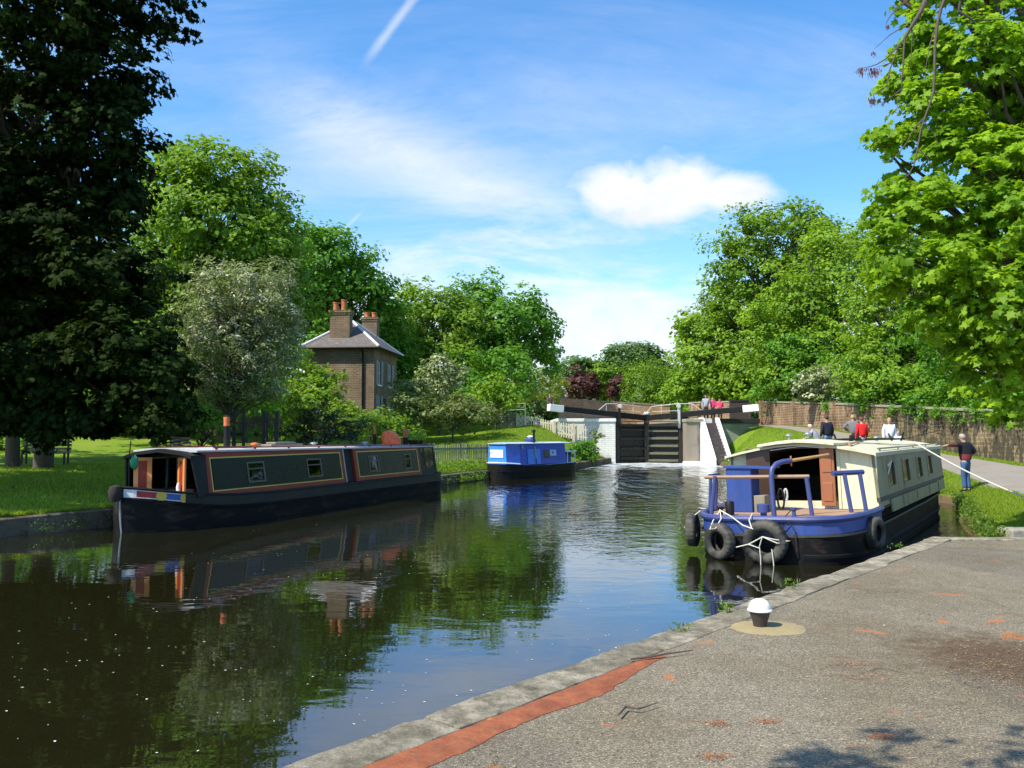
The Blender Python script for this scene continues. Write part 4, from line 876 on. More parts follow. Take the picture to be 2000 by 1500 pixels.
# steps down to the water between white parapets
stp = thing('lock_steps', 'steep flight of steps between two white sloping parapets right of the lock gates', 'steps', (12.6, 56.0, 0))
mb = MB(); ns = 13
for k in range(ns):
    z1 = LKZ - .1 - k * (LKZ - .35) / ns; y1 = .9 - k * .27; mb.box(-.12, .62, y1 - .27, y1, -.6, z1)
mb.build('stair', worn('step_stone', (0.075, 0.06, 0.065), .85, .6, 4, (.26, .22, .2), .6), stp)
for x0, x1 in ((-.42, -.12), (.62, .86)):
    mb = MB(); prof = [(.95, LKZ + .05), (.55, LKZ + .05), (-2.75, .38), (-2.75, -.6), (.95, -.6)]
    n = len(prof); vs = [(x0, y, z) for y, z in prof] + [(x1, y, z) for y, z in prof]
    mb._add(vs, [tuple(range(n)), tuple(range(2 * n - 1, n - 1, -1))] + [(k, (k + 1) % n, (k + 1) % n + n, k + n) for k in range(n)]); mb.build('parapet', M['white'], stp, bevel=.02)

MIT = Vector((9.02, 58.5, 0)); HL = Vector((6.95, 57.6, 0)); HRt = Vector((11.15, 57.6, 0))
def lock_gate(side, label):
    hinge = HL if side < 0 else HRt; dirv = (MIT - hinge); L = dirv.length; ang = math.atan2(dirv.y, dirv.x)
    root = thing('lock_gate', label, 'lock gate', hinge, 0)
    dn = dirv.normalized(); nn = Vector((dn.y, -dn.x, 0));  nn = nn if nn.y < 0 else -nn   # faces the camera
    top = 2.62
    P = lambda s_, o_, z: dn * s_ + nn * o_ + Vector((0, 0, z))
    mb = MB()
    n = 11
    for k in range(n): a, b_ = .12 + (L - .24) * k / n, .12 + (L - .24) * (k + 1) / n - .012; mb.hexa([P(a, .0, -.8), P(b_, .0, -.8), P(b_, -.06, -.8), P(a, -.06, -.8), P(a, .0, top - .1), P(b_, .0, top - .1), P(b_, -.06, top - .1), P(a, -.06, top - .1)])
    mb.build('planking', M['gate_timber'], root)
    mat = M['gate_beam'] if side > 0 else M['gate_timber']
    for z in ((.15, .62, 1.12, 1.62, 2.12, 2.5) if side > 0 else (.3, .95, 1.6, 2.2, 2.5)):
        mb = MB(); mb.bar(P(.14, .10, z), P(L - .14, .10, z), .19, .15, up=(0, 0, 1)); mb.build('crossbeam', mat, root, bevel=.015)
    mb = MB(); mb.bar(P(0.02, .03, -.8), P(.02, .03, 3.1), .24, .3); mb.build('heel_post', M['gate_timber'], root)
    mb = MB(); mb.bar(P(L - .08, .03, -.8), P(L - .08, .03, 2.95), .2, .3); mb.build('mitre_post', M['timber_dark'] , root)
    a = P(L + .05, .02, 2.98); e = P(-4.1, .02, 3.52); dd = (e - a).normalized()
    mb = MB(); mb.bar(a, e, .34, .36); bb = mb.build('balance_beam', M['black'], root, bevel=.02)
    mb = MB(); mb.bar(e - dd * .05, e + dd * .95, .46, .44); mb.build('beam_end', M['beam_white'], bb, bevel=.02)
    # walkway and rail
    mb = MB(); mb.bar(P(.1, .32, 2.74), P(L - .15, .32, 2.74), .5, .05); mb.build('walkway', M['timber_dark'], root)
    mb = MB(); zr_ = 3.9
    mb.tube([P(-1.5, -.1, 3.35), P(-.75, -.1, zr_), P(.2, -.1, zr_ + .02), P(L - .35, -.1, zr_ - .15), P(L - .05, -.1, zr_ - .5), P(L - .28, -.1, zr_ - .85)], .028, 6)
    mb.tube([P(.2, -.1, 3.45), P(L - .4, -.1, 3.4)], .022, 6)
    for s_ in (.2, 1.3): mb.tube([P(s_, -.1, 2.8), P(s_, -.1, zr_)], .026, 6)
    mb.tube([P(-.75, -.1, zr_), P(-.75, -.1, 3.2)], .024, 6); mb.build('handrail', M['rail_grey'], root)
    mb = MB(); mb.bar(P(.06, .2, 2.3), P(.06, .2, 3.95), .15, .13); mb.box(*[0] * 6) if False else None
    mb.build('paddle_post', M['black'] if side < 0 else M['rail_grey'], root)
    mb = MB(); c_ = P(.06, .28, 3.75); mb.lathe([(.13, -.05), (.15, -.02), (.15, .02), (.05, .06)], 14, tuple(c_), axis='Y'); mb.build('winding_gear', M['rail_grey'], root)
    if side < 0:
        mb = MB(); mb.lathe([(.12, 0), (.2, .05), (.2, .16), (.1, .22)], 14, tuple(P(L, .1, 3.18))); mb.build('mitre_collar', M['rail_grey'], root)
    return root
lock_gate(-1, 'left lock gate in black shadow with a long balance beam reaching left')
lock_gate(1, 'right lock gate with mossy crossbeams and a balance beam reaching right')
# foam leak at the foot is in the water material; brick walls beyond the lock
def brick_wall(label, pts, thick, mat, zb, zt, pier=None, coping=True, group=None, coping_mat=None):
    root = thing('brick_wall', label, 'wall', (pts[0][0], pts[0][1], 0), 0, group); o = Vector((pts[0][0], pts[0][1], 0)); mb = MB(); mc = MB(); mp = MB()
    for i in range(len(pts) - 1):
        a, b_ = Vector((*pts[i], 0)) - o, Vector((*pts[i + 1], 0)) - o; n_ = (b_ - a).normalized(); n_ = Vector((-n_.y, n_.x, 0)) * thick / 2
        za, zb_ = zt(*pts[i]), zt(*pts[i + 1]); g0, g1 = zb(*pts[i]), zb(*pts[i + 1]); Zv = lambda z: Vector((0, 0, z))
        mb.hexa([a - n_ + Zv(g0), b_ - n_ + Zv(g1), b_ + n_ + Zv(g1), a + n_ + Zv(g0), a - n_ + Zv(za), b_ - n_ + Zv(zb_), b_ + n_ + Zv(zb_), a + n_ + Zv(za)])
        n2 = n_ * 1.3; mc.hexa([a - n2 + Zv(za + .002), b_ - n2 + Zv(zb_ + .002), b_ + n2 + Zv(zb_ + .002), a + n2 + Zv(za + .002), a - n2 + Zv(za + .1), b_ - n2 + Zv(zb_ + .1), b_ + n2 + Zv(zb_ + .1), a + n2 + Zv(za + .1)])
    mb.build('brickwork', mat, root); mc.build('coping', coping_mat or M['timber'], root)
    for (x, y) in (pier or []):
        m2 = MB(); m2.box(x - .24, x + .24, y - .22, y + .22, zb(x, y), zt(x, y) + .16); m2.build('pier', mat, root).location = -o
    return root
WY = [31, 36, 43.5, 50.2, 60.6, 66]
def wz(y): return float(np.interp(y, WY, [.8, 1.05, 1.68, 2.2, 2.55, 2.6]))
def wt(y): return float(np.interp(y, [28, 31.8, 43.5, 50.2, 64, 66], [2.6, 2.70, 3.28, 3.62, 4.22, 4.25]))
yl = [43.0, 46, 49, 52, 55, 58, 61, 64.5]
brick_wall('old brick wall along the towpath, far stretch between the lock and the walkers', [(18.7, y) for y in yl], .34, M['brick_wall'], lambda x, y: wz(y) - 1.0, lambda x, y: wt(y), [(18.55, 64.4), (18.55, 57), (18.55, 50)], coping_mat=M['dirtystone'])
yl = [14, 20, 24, 28, 32, 35, 38, 40.5, 42.98]
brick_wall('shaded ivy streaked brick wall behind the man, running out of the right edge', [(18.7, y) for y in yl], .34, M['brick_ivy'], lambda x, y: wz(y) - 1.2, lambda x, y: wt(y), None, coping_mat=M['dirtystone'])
brick_wall('orange brick wall behind the lock gates, left of centre', [(4.2, 77), (8, 78), (14.2, 78.5)], .34, M['brick_orange'], lambda x, y: 2.2, lambda x, y: 4.95 - (x - 4.2) * .055, [(6.5, 77.5)], coping_mat=M['timber'])
brick_wall('weathered brick wall behind the walkers at the right balance beam', [(14.3, 70), (18.2, 66.5)], .34, M['brick_wall'], lambda x, y: 2.2, lambda x, y: 4.35, None, coping_mat=M['dirtystone'])
brick_wall('short dark brick wall behind the white end of the right balance beam', [(15.05, 60.2), (16.35, 60.2)], .3, flat('dark_brick', (.06, .045, .04), .9), lambda x, y: 2.3, lambda x, y: 4.15, None, coping_mat=M['gate_timber'])

# ------------------------------------------------------------------ fences
M['picket'] = worn('picket_timber', (0.56, 0.50, 0.39), 0.85, 0.25, 3, (0.16, 0.15, 0.10), 0.4, (1, 1, 0.3))
rf = random.Random(9)
def picket_fence(label, pts, h, mat, pitch, wdt, zf, posts, rails, post_w=.12, pointed=True, lean=.02, phj=.03, post_h=.12, name='picket_fence', part='pickets'):
    o = Vector((*pts[0], zf(*pts[0]))); root = thing(name, label, 'fence', o, 0)
    mb = MB(); mr = MB()
    for i in range(len(pts) - 1):
        a, b_ = Vector(pts[i]), Vector(pts[i + 1]); L = (b_ - a).length; d_ = (b_ - a) / L; n_ = Vector((d_.y, -d_.x)); n_ = n_ if n_.y < 0 else -n_
        k = 0.0
        while k < L:
            p_ = a + d_ * k; z = zf(*p_); hh = h + rf.uniform(-phj, phj); q = a + d_ * (k + rf.uniform(-lean, lean)) ; w2 = wdt * rf.uniform(.85, 1.1) / 2
            B0, B1 = p_ - d_ * w2, p_ + d_ * w2; T0, T1 = q - d_ * w2, q + d_ * w2; t_ = .018; off = n_ * .03
            mb.hexa([Vector((*(B0 + off), z)) - o, Vector((*(B1 + off), z)) - o, Vector((*(B1 + off - n_ * t_), z)) - o, Vector((*(B0 + off - n_ * t_), z)) - o,
                     Vector((*(T0 + off), z + hh)) - o, Vector((*(T1 + off), z + hh)) - o, Vector((*(T1 + off - n_ * t_), z + hh)) - o, Vector((*(T0 + off - n_ * t_), z + hh)) - o])
            k += pitch * rf.uniform(.93, 1.07)
        for f in rails:
            m = max(1, int(L / 2))
            for j in range(m):
                u0, u1 = a + d_ * L * j / m, a + d_ * L * (j + 1) / m
                mr.bar(Vector((*u0, zf(*u0) + h * f)) - o, Vector((*u1, zf(*u1) + h * f)) - o, .05, .08)
    mb.build(part, mat, root); mr.build('rails', mat, root)
    for (x, y) in posts:
        m2 = MB(); z = zf(x, y); m2.box(x - post_w / 2, x + post_w / 2, y - post_w / 2 - .06, y + post_w / 2 - .06, z - .3, z + h + post_h); q = m2.build('post', mat, root, bevel=.01); q.location = -o
    return root
zl_ = lambda x, y: float(zleft(x, y))
def zpf(x, y): return float(np.interp(x, [-.6, .4, 2.7, 4.9], [2.27, 2.27, 1.80, 1.42]))
FP = [(.35, 56.0), (2.7, 55.4), (4.75, 54.9)]
picket_fence('weathered picket fence stepping down the slope to the white lock wall', FP, .92, M['picket'], .155, .085, zpf, [(.35, 56), (1.55, 55.7), (2.7, 55.4), (3.9, 55.1)], (.25, .78), post_h=.05, post_w=.16)
mb = MB()
gt = thing('garden_gate', 'small wooden gate with a diagonal brace at the upper end of the picket fence', 'gate', (-.62, 56.1, 2.27))
for k in range(6): mb.box(.04 + k * .145, .12 + k * .145, -.02, 0, .05, .95)
mb.build('pickets', M['timber'], gt)
mb = MB(); mb.bar((0, -.045, .2), (.9, -.045, .2), .04, .08).bar((0, -.045, .82), (.9, -.045, .82), .04, .08).bar((.05, -.09, .2), (.85, -.09, .82), .04, .07); mb.build('brace', M['timber'], gt)
mb = MB(); mb.box(-.14, -.01, -.07, .06, -.2, 1.12); mb.build('post', M['timber'], gt)
# grey fence panel behind the gate
st_ = thing('stile_rail', 'pale metal handrail frame behind the small wooden gate', 'railing', (-.5, 58.2, 2.55))
mb = MB(); mb.tube([(-.6, 0, .9), (1.4, 0, 1.0)], .03, 6).tube([(1.4, 0, 1.0), (1.4, 0, -.3)], .03, 6).tube([(-.6, 0, .9), (-.6, 0, -.2)], .03, 6).tube([(.5, 0, 1.02), (.5, 0, 1.35), (1.4, 0, 1.4), (1.4, 0, 1.0)], .03, 6); mb.build('rail_tube', M['greymetal'], st_)
# paling fence along the water
PF = [(-8.3, 32.2), (-3.6, 38.0), (-1.0, 40.8), (1.1, 44.6)]
pp = []
for a, b_ in zip(PF[:-1], PF[1:]):
    n_ = int(math.dist(a, b_) / 2.0); pp += [(a[0] + (b_[0] - a[0]) * k / n_, a[1] + (b_[1] - a[1]) * k / n_) for k in range(n_)]
picket_fence('grey split paling fence along the bank between the black narrowboat and the blue boat', PF, 1.08, M['timber'], .105, .05, lambda x, y: .42, pp, (.2, .8), post_w=.1, phj=.05, lean=.035, name='paling_fence', part='palings', post_h=.0)
# mesh gate near the chimney
mg = thing('mesh_gate', 'dark posts with wire mesh panels standing on the bank behind the boat chimney', 'gate', (0, 0, 0))
Yg = 27.5
for px_, w_ in ((458, .10), (477, .07), (515, .09), (522, .05), (541, .11)):
    a = W(px_, 803, Yg); z0 = zl_(a.x, Yg); m2 = MB(); m2.box(a.x - w_ / 2, a.x + w_ / 2, Yg - .05, Yg + .05, z0 - .1, a.z); m2.build('post', M['timber_dark'], mg)
for x0_, x1_ in ((461, 475), (479, 512), (524, 538)):
    a, b_ = W(x0_, 806, Yg), W(x1_, 806, Yg); z0 = zl_(a.x, Yg); m2 = MB(); xx = a.x
    while xx < b_.x: m2.box(xx - .004, xx + .004, Yg - .004, Yg + .004, z0, a.z); xx += .05
    zz = z0
    while zz < a.z: m2.box(a.x, b_.x, Yg + .0045, Yg + .012, zz - .004, zz + .004); zz += .06
    m2.build('mesh_panel', M['timber_dark'], mg)
# clipped hedge by the lock wall
r = np.random.default_rng(88)
tree('clipped_hedge', 'square clipped dark hedge between the blue boat and the white lock wall', 'hedge', 50, [(3.75, 51.0, .85, .42, .5, .6), (4.3, 51.4, .9, .45, .5, .62), (4.75, 51.9, .92, .42, .5, .62), (4.2, 51.2, .6, .7, .5, .5)], (4.25, 51.3, .3), M['leaf_deep'], leaf=.13, dens=7, rc_=.25, nl=22, seed=89, trunk=.06, ntip=12, world=True, lower=1, rough=.05)
bush('small_shrub', 'small rounded shrub above the clipped hedge at the foot of the picket fence', 'bush', 54, [(1160, 852, 12, 10, 0)], (5.1, 54.2, 1.2), M['leaf_bramble'], leaf=.13, dens=7, rc_=.2, nl=22, seed=90)
# bench under the dark maple
bn_ = thing('park_bench', 'dark slatted bench in the shade between the trunks at the far left', 'bench', (-16.9, 31.6, zl_(-16.9, 31.6)), R(12))
mb = MB()
for k in range(4): mb.box(-.8, .8, -.25 + k * .13, -.15 + k * .13, .42, .45)
mb.build('seat', M['timber'], bn_)
mb = MB()
for k in range(4): mb.box(-.8, .8, .28 + k * .02, .31 + k * .02, .52 + k * .13, .61 + k * .13)
mb.build('backrest', M['timber'], bn_)
for x in (-.7, .7):
    for y in (-.22, .26):
        m2 = MB(); m2.box(x - .03, x + .03, y - .03, y + .03, 0, .42 if y < 0 else 1.0); m2.build('leg', M['timber_dark'], bn_)
# planter block
p_ = G(286, 864, 1.15)
bx = thing('planter_box', 'small rusty orange planter box on the lawn beyond the black narrowboat', 'planter', (p_.x, p_.y, zl_(p_.x, p_.y) - .02))
mb = MB(); mb.hexa([(-.35, -.2, 0), (.35, -.2, 0), (.35, .2, 0), (-.35, .2, 0), (-.42, -.25, .35), (.42, -.25, .35), (.42, .25, .35), (-.42, .25, .35)]); mb.build('trough', M['pot'], bx, bevel=.02)
mb = MB(); mb.box(-.44, .44, -.27, .27, .352, .41); mb.build('rim', M['pot'], bx, bevel=.01)
# ------------------------------------------------------------------ boats
def text_mesh(txt, size, name, mat, parent, loc, rot, ext=.002):
    cu = bpy.data.curves.new(name, 'FONT'); cu.body = txt; cu.size = size; cu.align_x = 'CENTER'; cu.align_y = 'CENTER'; cu.extrude = ext
    o = bpy.data.objects.new(name, cu); C.objects.link(o); bpy.context.view_layer.update()
    me = bpy.data.meshes.new_from_object(o.evaluated_get(bpy.context.evaluated_depsgraph_get())); bpy.data.objects.remove(o); me.materials.clear(); me.materials.append(mat)
    o = bpy.data.objects.new(name, me); C.objects.link(o); o.parent = parent; o.location = loc; o.rotation_euler = rot; return o
def hull_loft(mb, ys, hw, gz, bands, flare=.9, tuck=None):
    """bands : list of z fractions/abs giving separate material rings. hw(y) half breadth at gunwale; gz(y) gunwale height."""
    for (mi, za, zb, oa, ob) in bands:   # za/zb functions of y, oa/ob half width offsets
        rings_r = [[(hw(y) + oa, y, za(y)), (hw(y) + ob, y, zb(y))] for y in ys]
        rings_l = [[(-hw(y) - oa, y, za(y)), (-hw(y) - ob, y, zb(y))] for y in ys]
        mb.loft(rings_r, mi, smooth=True, caps=False); mb.loft(rings_l, mi, smooth=True, caps=False)
        for yy_, s_ in ((ys[0], 1), (ys[-1], -1)):
            a, b_ = hw(yy_) + oa, hw(yy_) + ob
            if a > .01: mb._add([(-a, yy_, za(yy_)), (a, yy_, za(yy_)), (b_, yy_, zb(yy_)), (-b_, yy_, zb(yy_))], [(0, 1, 2, 3)], mi)

M['winframe'] = flat('window_frame_gold', (.10, .09, .06), .35)
# ---- black narrowboat at the left (local y runs from the bow to the stern)
NA = 18.8
nb = thing('narrowboat', 'long black narrowboat, dark green cabin panels lined red and yellow, at the left bank', 'boat', (-7.8, 17.4, 0), R(-NA))
NL = 14.3
def hwn(y): return float(np.interp(y, [0, .12, .35, .8, 1.5, 2.4, 13.2, 13.8, 14.15, 14.3], [.04, .22, .48, .78, .98, 1.04, 1.04, .95, .7, .45]))
def gzn(y): return float(np.interp(y, [0, .3, .9, 1.8, 3, 13, 14.3], [.90, .84, .745, .66, .60, .58, .60]))
def strk(y): return float(np.interp(y, [0, .3, .9, 1.8, 3, 14.3], [.70, .66, .56, .45, .38, .36]))
ysn = [0, .05, .12, .22, .35, .55, .8, 1.1, 1.5, 1.9, 2.4, 4, 7, 10, 13.2, 13.5, 13.8, 14.0, 14.15, 14.3]
mb = MB()
hull_loft(mb, ysn, hwn, gzn, [(0, lambda y: -.6, lambda y: .1, -.03, -.005), (0, lambda y: .1, lambda y: strk(y) - .04, -.005, 0), (0, lambda y: strk(y) - .04, lambda y: strk(y) - .035, 0, .03),
                             (0, lambda y: strk(y) - .035, strk, .03, .03), (0, strk, lambda y: strk(y) + .006, .03, 0)])
mb.build('hull', M['blacking'], nb, fix=True)
mb = MB(); hull_loft(mb, ysn, hwn, gzn, [(0, lambda y: strk(y) + .006, gzn, 0, .0), (0, gzn, lambda y: gzn(y) + .03, .02, .02)])
up = [[(-hwn(y) - .02, y, gzn(y) + .03), (hwn(y) + .02, y, gzn(y) + .03)] for y in ysn[6:]]; 
mb.build('topside', M['greygreen'], nb)
mb = MB(); mb.loft([[(-hwn(y) * .97, y, gzn(y) - .02), (hwn(y) * .97, y, gzn(y) - .02)] for y in ysn], caps=False); mb.build('foredeck', M['black'], nb)
mb = MB()
for s_ in (1, -1): mb.tube([(s_ * (hwn(y)), y, gzn(y) + .02) for y in ysn], .028, 6)
mb.build('gunwale_rail', M['black'], nb)
# painted bow panels, both sides
def hull_patch(y0, y1, f0, f1, off, mat, name, n=10, mi=0):
    mb = MB()
    for s_ in (1, -1):
        rg = []
        for k in range(n + 1):
            y = y0 + (y1 - y0) * k / n; a, b_ = strk(y) + .02, gzn(y) - .015
            rg.append([(s_ * (hwn(y) + off), y, a + (b_ - a) * f0), (s_ * (hwn(y) + off), y, a + (b_ - a) * f1)])
        mb.loft(rg, caps=False)
    return mb.build(name, mat, nb)
hull_patch(.02, .16, 0, 1, .005, M['beam_white'], 'bow_white_panel', 4)
hull_patch(.16, .46, .1, .95, .005, M['red'], 'bow_red_panel')
hull_patch(.54, .86, .1, .95, .005, M['bow_blue'], 'bow_blue_panel')
hull_patch(.10, .93, .0, .1, .006, M['beam_white'], 'bow_lining', 14)
hull_patch(.10, .86, .95, 1.03, .006, M['beam_white'], 'bow_lining', 14)
mb = MB()
for s_ in (1, -1):
    for yc, rr_, y_lim in ((.50, .092, 9), (.90, .09, .90)):
        vs = []
        for k in range(24):
            a = 2 * math.pi * k / 24; y = min(yc + rr_ * .95 * math.cos(a), y_lim + .03); zc = (strk(yc) + gzn(yc)) / 2 + .005; vs.append((s_ * (hwn(y) + .009), y, zc + rr_ * 1.15 * math.sin(a)))
        mb._add(vs, [tuple(range(24))])
mb.build('bow_disc', M['yellow'], nb)
mb = MB(); mb.lathe([(.0001, -.17), (.09, -.15), (.125, -.07), (.13, .05), (.1, .14), (.0001, .17)], 14, (0, -.12, .80)); f_ = mb.build('bow_fender', M['rope_brown'], nb)
mb = MB(); mb.tube([(.02, -.02, .72), (.03, .0, .3), (.05, .03, -.1)], .022, 6); mb.build('stem_bar', M['greymetal'], nb)
# cabin (1.45 -> 13.6)
CZ0, CZ1 = .64, 1.585
def cabx(z): return .945 - (z - CZ0) * .165 / (CZ1 - CZ0)
def cabz(y): return CZ1 + .03 - (y - 1.5) * .006
def side_quad(mb, y0, y1, z0, z1, off, mi=0, thick=.0, sides=(1, -1)):
    for s_ in sides:
        x0, x1 = (cabx(z0) + off), (cabx(z1) + off); p = [(s_ * (x0 - thick - .004), y0, z0), (s_ * (x0 - thick - .004), y1, z0), (s_ * x0, y1, z0), (s_ * x0, y0, z0), (s_ * (x1 - thick - .004), y0, z1), (s_ * (x1 - thick - .004), y1, z1), (s_ * x1, y1, z1), (s_ * x1, y0, z1)]
        mb.hexa(p)
wins = [(2.95, 3.62, .86, 1.33), (5.45, 6.15, .86, 1.33), (8.75, 9.35, .86, 1.33), (11.1, 11.55, .86, 1.33)]
def side_wall(mb, y0, y1, z0, z1, off, th, holes, sides=(1,)):
    cuts = sorted({y0, y1} | {h[0] for h in holes if y0 < h[0] < y1} | {h[1] for h in holes if y0 < h[1] < y1})
    for c0, c1 in zip(cuts[:-1], cuts[1:]):
        hs = [h for h in holes if h[0] <= c0 + 1e-6 and h[1] >= c1 - 1e-6]; zc = z0
        for h in hs: side_quad(mb, c0, c1, zc, h[2], off, thick=th, sides=sides); zc = h[3]
        side_quad(mb, c0, c1, zc, z1, off, thick=th, sides=sides)
winp = [(2.2, 3.1, .86, 1.36)] + wins[1:]
for s_, wl_ in ((1, wins), (-1, winp)):
    for y0, y1 in ((1.75, 7.15), (8.1, 12.1)):
        mb = MB(); side_wall(mb, y0, y1, .76, 1.43, 0, .04, wl_, (s_,)); mb.build('cabin_panel', M['green_panel'], nb)
mb = MB(); mb2 = MB()
for y0, y1 in ((1.45, 7.3), (7.95, 12.25)):
    a = (y0 + (.22 if y0 < 2 else .13)); b_ = y1 - .13
    side_quad(mb, y0, y1, CZ0, .74, .004, thick=.04); side_quad(mb, y0, y1, 1.47, CZ1, .004, thick=.04)
    side_quad(mb, y0, a, .74, 1.47, .004, thick=.04); side_quad(mb, b_, y1, .74, 1.47, .004, thick=.04)
    for q in ((a, b_, .74, .765), (a, b_, 1.44, 1.47), (a, a + .035, .765, 1.44), (b_ - .035, b_, .765, 1.44)): side_quad(mb2, *q, .008, thick=.01)
mb.build('cabin_border', M['maroon'], nb); mb2.build('lining', M['yellow'], nb)
mb = MB(); side_quad(mb, 7.3, 7.95, CZ0, CZ1, -.06, thick=.02); mb.build('side_hatch', M['dark_inside'], nb)
for y_ in (7.3, 7.88): mb = MB(); side_quad(mb, y_, y_ + .06, CZ0, CZ1, .02, thick=.07, sides=(1,)); mb.build('hatch_edge', M['greymetal'] if y_ < 7.5 else M['maroon'], nb)
for s_, wl_ in ((1, wins), (-1, winp)):
    for y0, y1, z0, z1 in wl_:
        mb = MB()
        for q in ((y0, y1, z0, z0 + .035), (y0, y1, z1 - .035, z1), (y0, y0 + .045, z0 + .035, z1 - .035), (y1 - .045, y1, z0 + .035, z1 - .035), (y0 + .045, y1 - .045, z0 + .30, z0 + .325)): side_quad(mb, *q, .014, thick=.035, sides=(s_,))
        fr = mb.build('window', M['winframe'], nb)
        mb = MB(); side_quad(mb, y0 + .045, y1 - .045, z0 + .035, z1 - .035, -.012, thick=.002, sides=(s_,)); mb.build('pane', M['clear_glass'] if s_ > 0 else M['clear_glass'], fr)
# stern glazed cabin
for s_ in (1, -1):
    mb = MB()
    for y_, w_ in ((12.25, .18), (12.62, .06), (13.4, .10)): side_quad(mb, y_, y_ + w_, CZ0, CZ1, .004, thick=.05, sides=(s_,))
    side_quad(mb, 12.43, 13.4, CZ0, .80, .002, thick=.05, sides=(s_,)); side_quad(mb, 12.43, 13.4, 1.5, CZ1, .002, thick=.05, sides=(s_,))
    mb.build('stern_frame', M['greygreen'], nb)
mb = MB(); side_quad(mb, 12.43, 13.4, .80, 1.5, -.01, thick=.004); mb.build('stern_glass', M['glass'], nb)
mb = MB(); mb.hexa([(-.92, 13.45, CZ0), (.92, 13.45, CZ0), (.92, 13.5, CZ0), (-.92, 13.5, CZ0), (-.78, 13.45, CZ1), (.78, 13.45, CZ1), (.78, 13.5, CZ1), (-.78, 13.5, CZ1)]); mb.build('stern_bulkhead', M['bow_blue'], nb)
# roof
mb = MB(); rg = []
for y in (1.25, 1.6, 5, 9, 13.55):
    z = cabz(y); rg.append([(-.83, y, z - .03), (-.83, y, z + .01), (-.45, y, z + .045), (0, y, z + .06), (.45, y, z + .045), (.83, y, z + .01), (.83, y, z - .03)])
mb.loft(rg, closed=True); roofn = mb.build('roof', M['roof_grey'], nb)
mb = MB()
for s_ in (1, -1): mb.tube([(s_ * .74, 1.9, cabz(2) + .06), (s_ * .74, 7, cabz(7) + .055), (s_ * .74, 13.3, cabz(13.3) + .055)], .016, 6)
for y in (2, 3.4, 4.8, 6.2, 7.6, 9, 10.4, 11.8, 13.2):
    for s_ in (1, -1): mb.tube([(s_ * .74, y, cabz(y) + .0), (s_ * .74, y, cabz(y) + .058)], .03, 6)
mb.build('grab_rail', M['maroon'], nb)
for y in (4.3, 9.9, 7.0):
    mb = MB(); mb.lathe([(.06, 0), (.06, .05), (.11, .055), (.10, .09), (.0001, .11)], 14, (0.1, y, cabz(y) + .055)); mb.build('roof_vent', M['brass'] if y < 5 else M['greymetal'], nb)
# front bulkhead, open doors, canopy
mb = MB(); 
for q in ((-.945, -.72), (.72, .945), (-.19, -.12), (.12, .19)):
    mb.hexa([(q[0], 1.5, CZ0 - .1), (q[1], 1.5, CZ0 - .1), (q[1], 1.56, CZ0 - .1), (q[0], 1.56, CZ0 - .1), (q[0] * .83, 1.5, CZ1), (q[1] * .83, 1.5, CZ1), (q[1] * .83, 1.56, CZ1), (q[0] * .83, 1.56, CZ1)])
mb.box(-.72, .72, 1.5, 1.56, CZ0 - .1, .80); mb.box(-.70, .70, 1.503, 1.557, 1.46, CZ1); mb.build('front_bulkhead', M['black'], nb)
mb = MB(); rg = []
for y in (1.02, 1.5):
    rg.append([(-.88, y, 1.50), (-.6, y, 1.59), (0, y, 1.66), (.6, y, 1.60), (.86, y, 1.52), (.86, y, 1.45), (.6, y, 1.53), (0, y, 1.585), (-.6, y, 1.52), (-.88, y, 1.43)])
mb.loft(rg, closed=True); mb.build('canopy', M['black'], nb)
for s_ in (-1, 1):
    mb = MB(); mb.hexa([(s_ * .97, 1.2, .66), (s_ * .93, 1.2, .66), (s_ * .93, 1.5, .66), (s_ * .97, 1.5, .66), (s_ * .85, 1.05, 1.5), (s_ * .81, 1.05, 1.5), (s_ * .81, 1.5, 1.5), (s_ * .85, 1.5, 1.5)]); mb.build('canopy_side', M['black'], nb)
def orange_door(x0, x1, y0, y1, ztop, zbot):
    root = None; mb = MB(); a = Vector((x0, y0, 0)); b_ = Vector((x1, y1, 0)); d_ = (b_ - a)
    P = lambda f, z: a + d_ * f + Vector((0, 0, z))
    def slab(f0, f1, z0, z1, th, m_):
        n_ = Vector((d_.y, -d_.x, 0)).normalized() * th; m_.hexa([P(f0, z0) - n_, P(f1, z0) - n_, P(f1, z0) + n_, P(f0, z0) + n_, P(f0, z1) - n_, P(f1, z1) - n_, P(f1, z1) + n_, P(f0, z1) + n_])
    slab(0, .26, zbot, ztop, .018, mb); slab(.74, 1, zbot, ztop, .018, mb); slab(.26, .74, zbot, zbot + .07, .018, mb); slab(.26, .74, ztop - .07, ztop, .018, mb)
    dr = mb.build('front_door', M['orange'], nb); mb = MB(); slab(.26, .74, zbot + .07, ztop - .07, .008, mb); mb.build('door_panel', M['maroon'], dr); return dr
orange_door(-.70, -.36, 1.14, 1.30, 1.47, .68); d2 = orange_door(.36, .70, 1.26, 1.06, 1.47, .62)
mb = MB(); mb.tube([(.52, 1.10, .70), (.50, 1.09, .86), (.51, 1.09, .95)], [.045, .04, .025], 8); mb.build('door_cloth', M['beam_white'], d2)
# interior floor and a dim rear
mb = MB(); mb.box(-.9, .9, 1.56, 13.4, .30, .34); mb.build('cabin_floor', M['dark_inside'], nb)
# front locker on the foredeck, deck edge white
mb = MB(); mb.box(-.45, .45, .62, 1.1, .58, .76); mb.build('deck_locker', M['greygreen'], nb, bevel=.02)
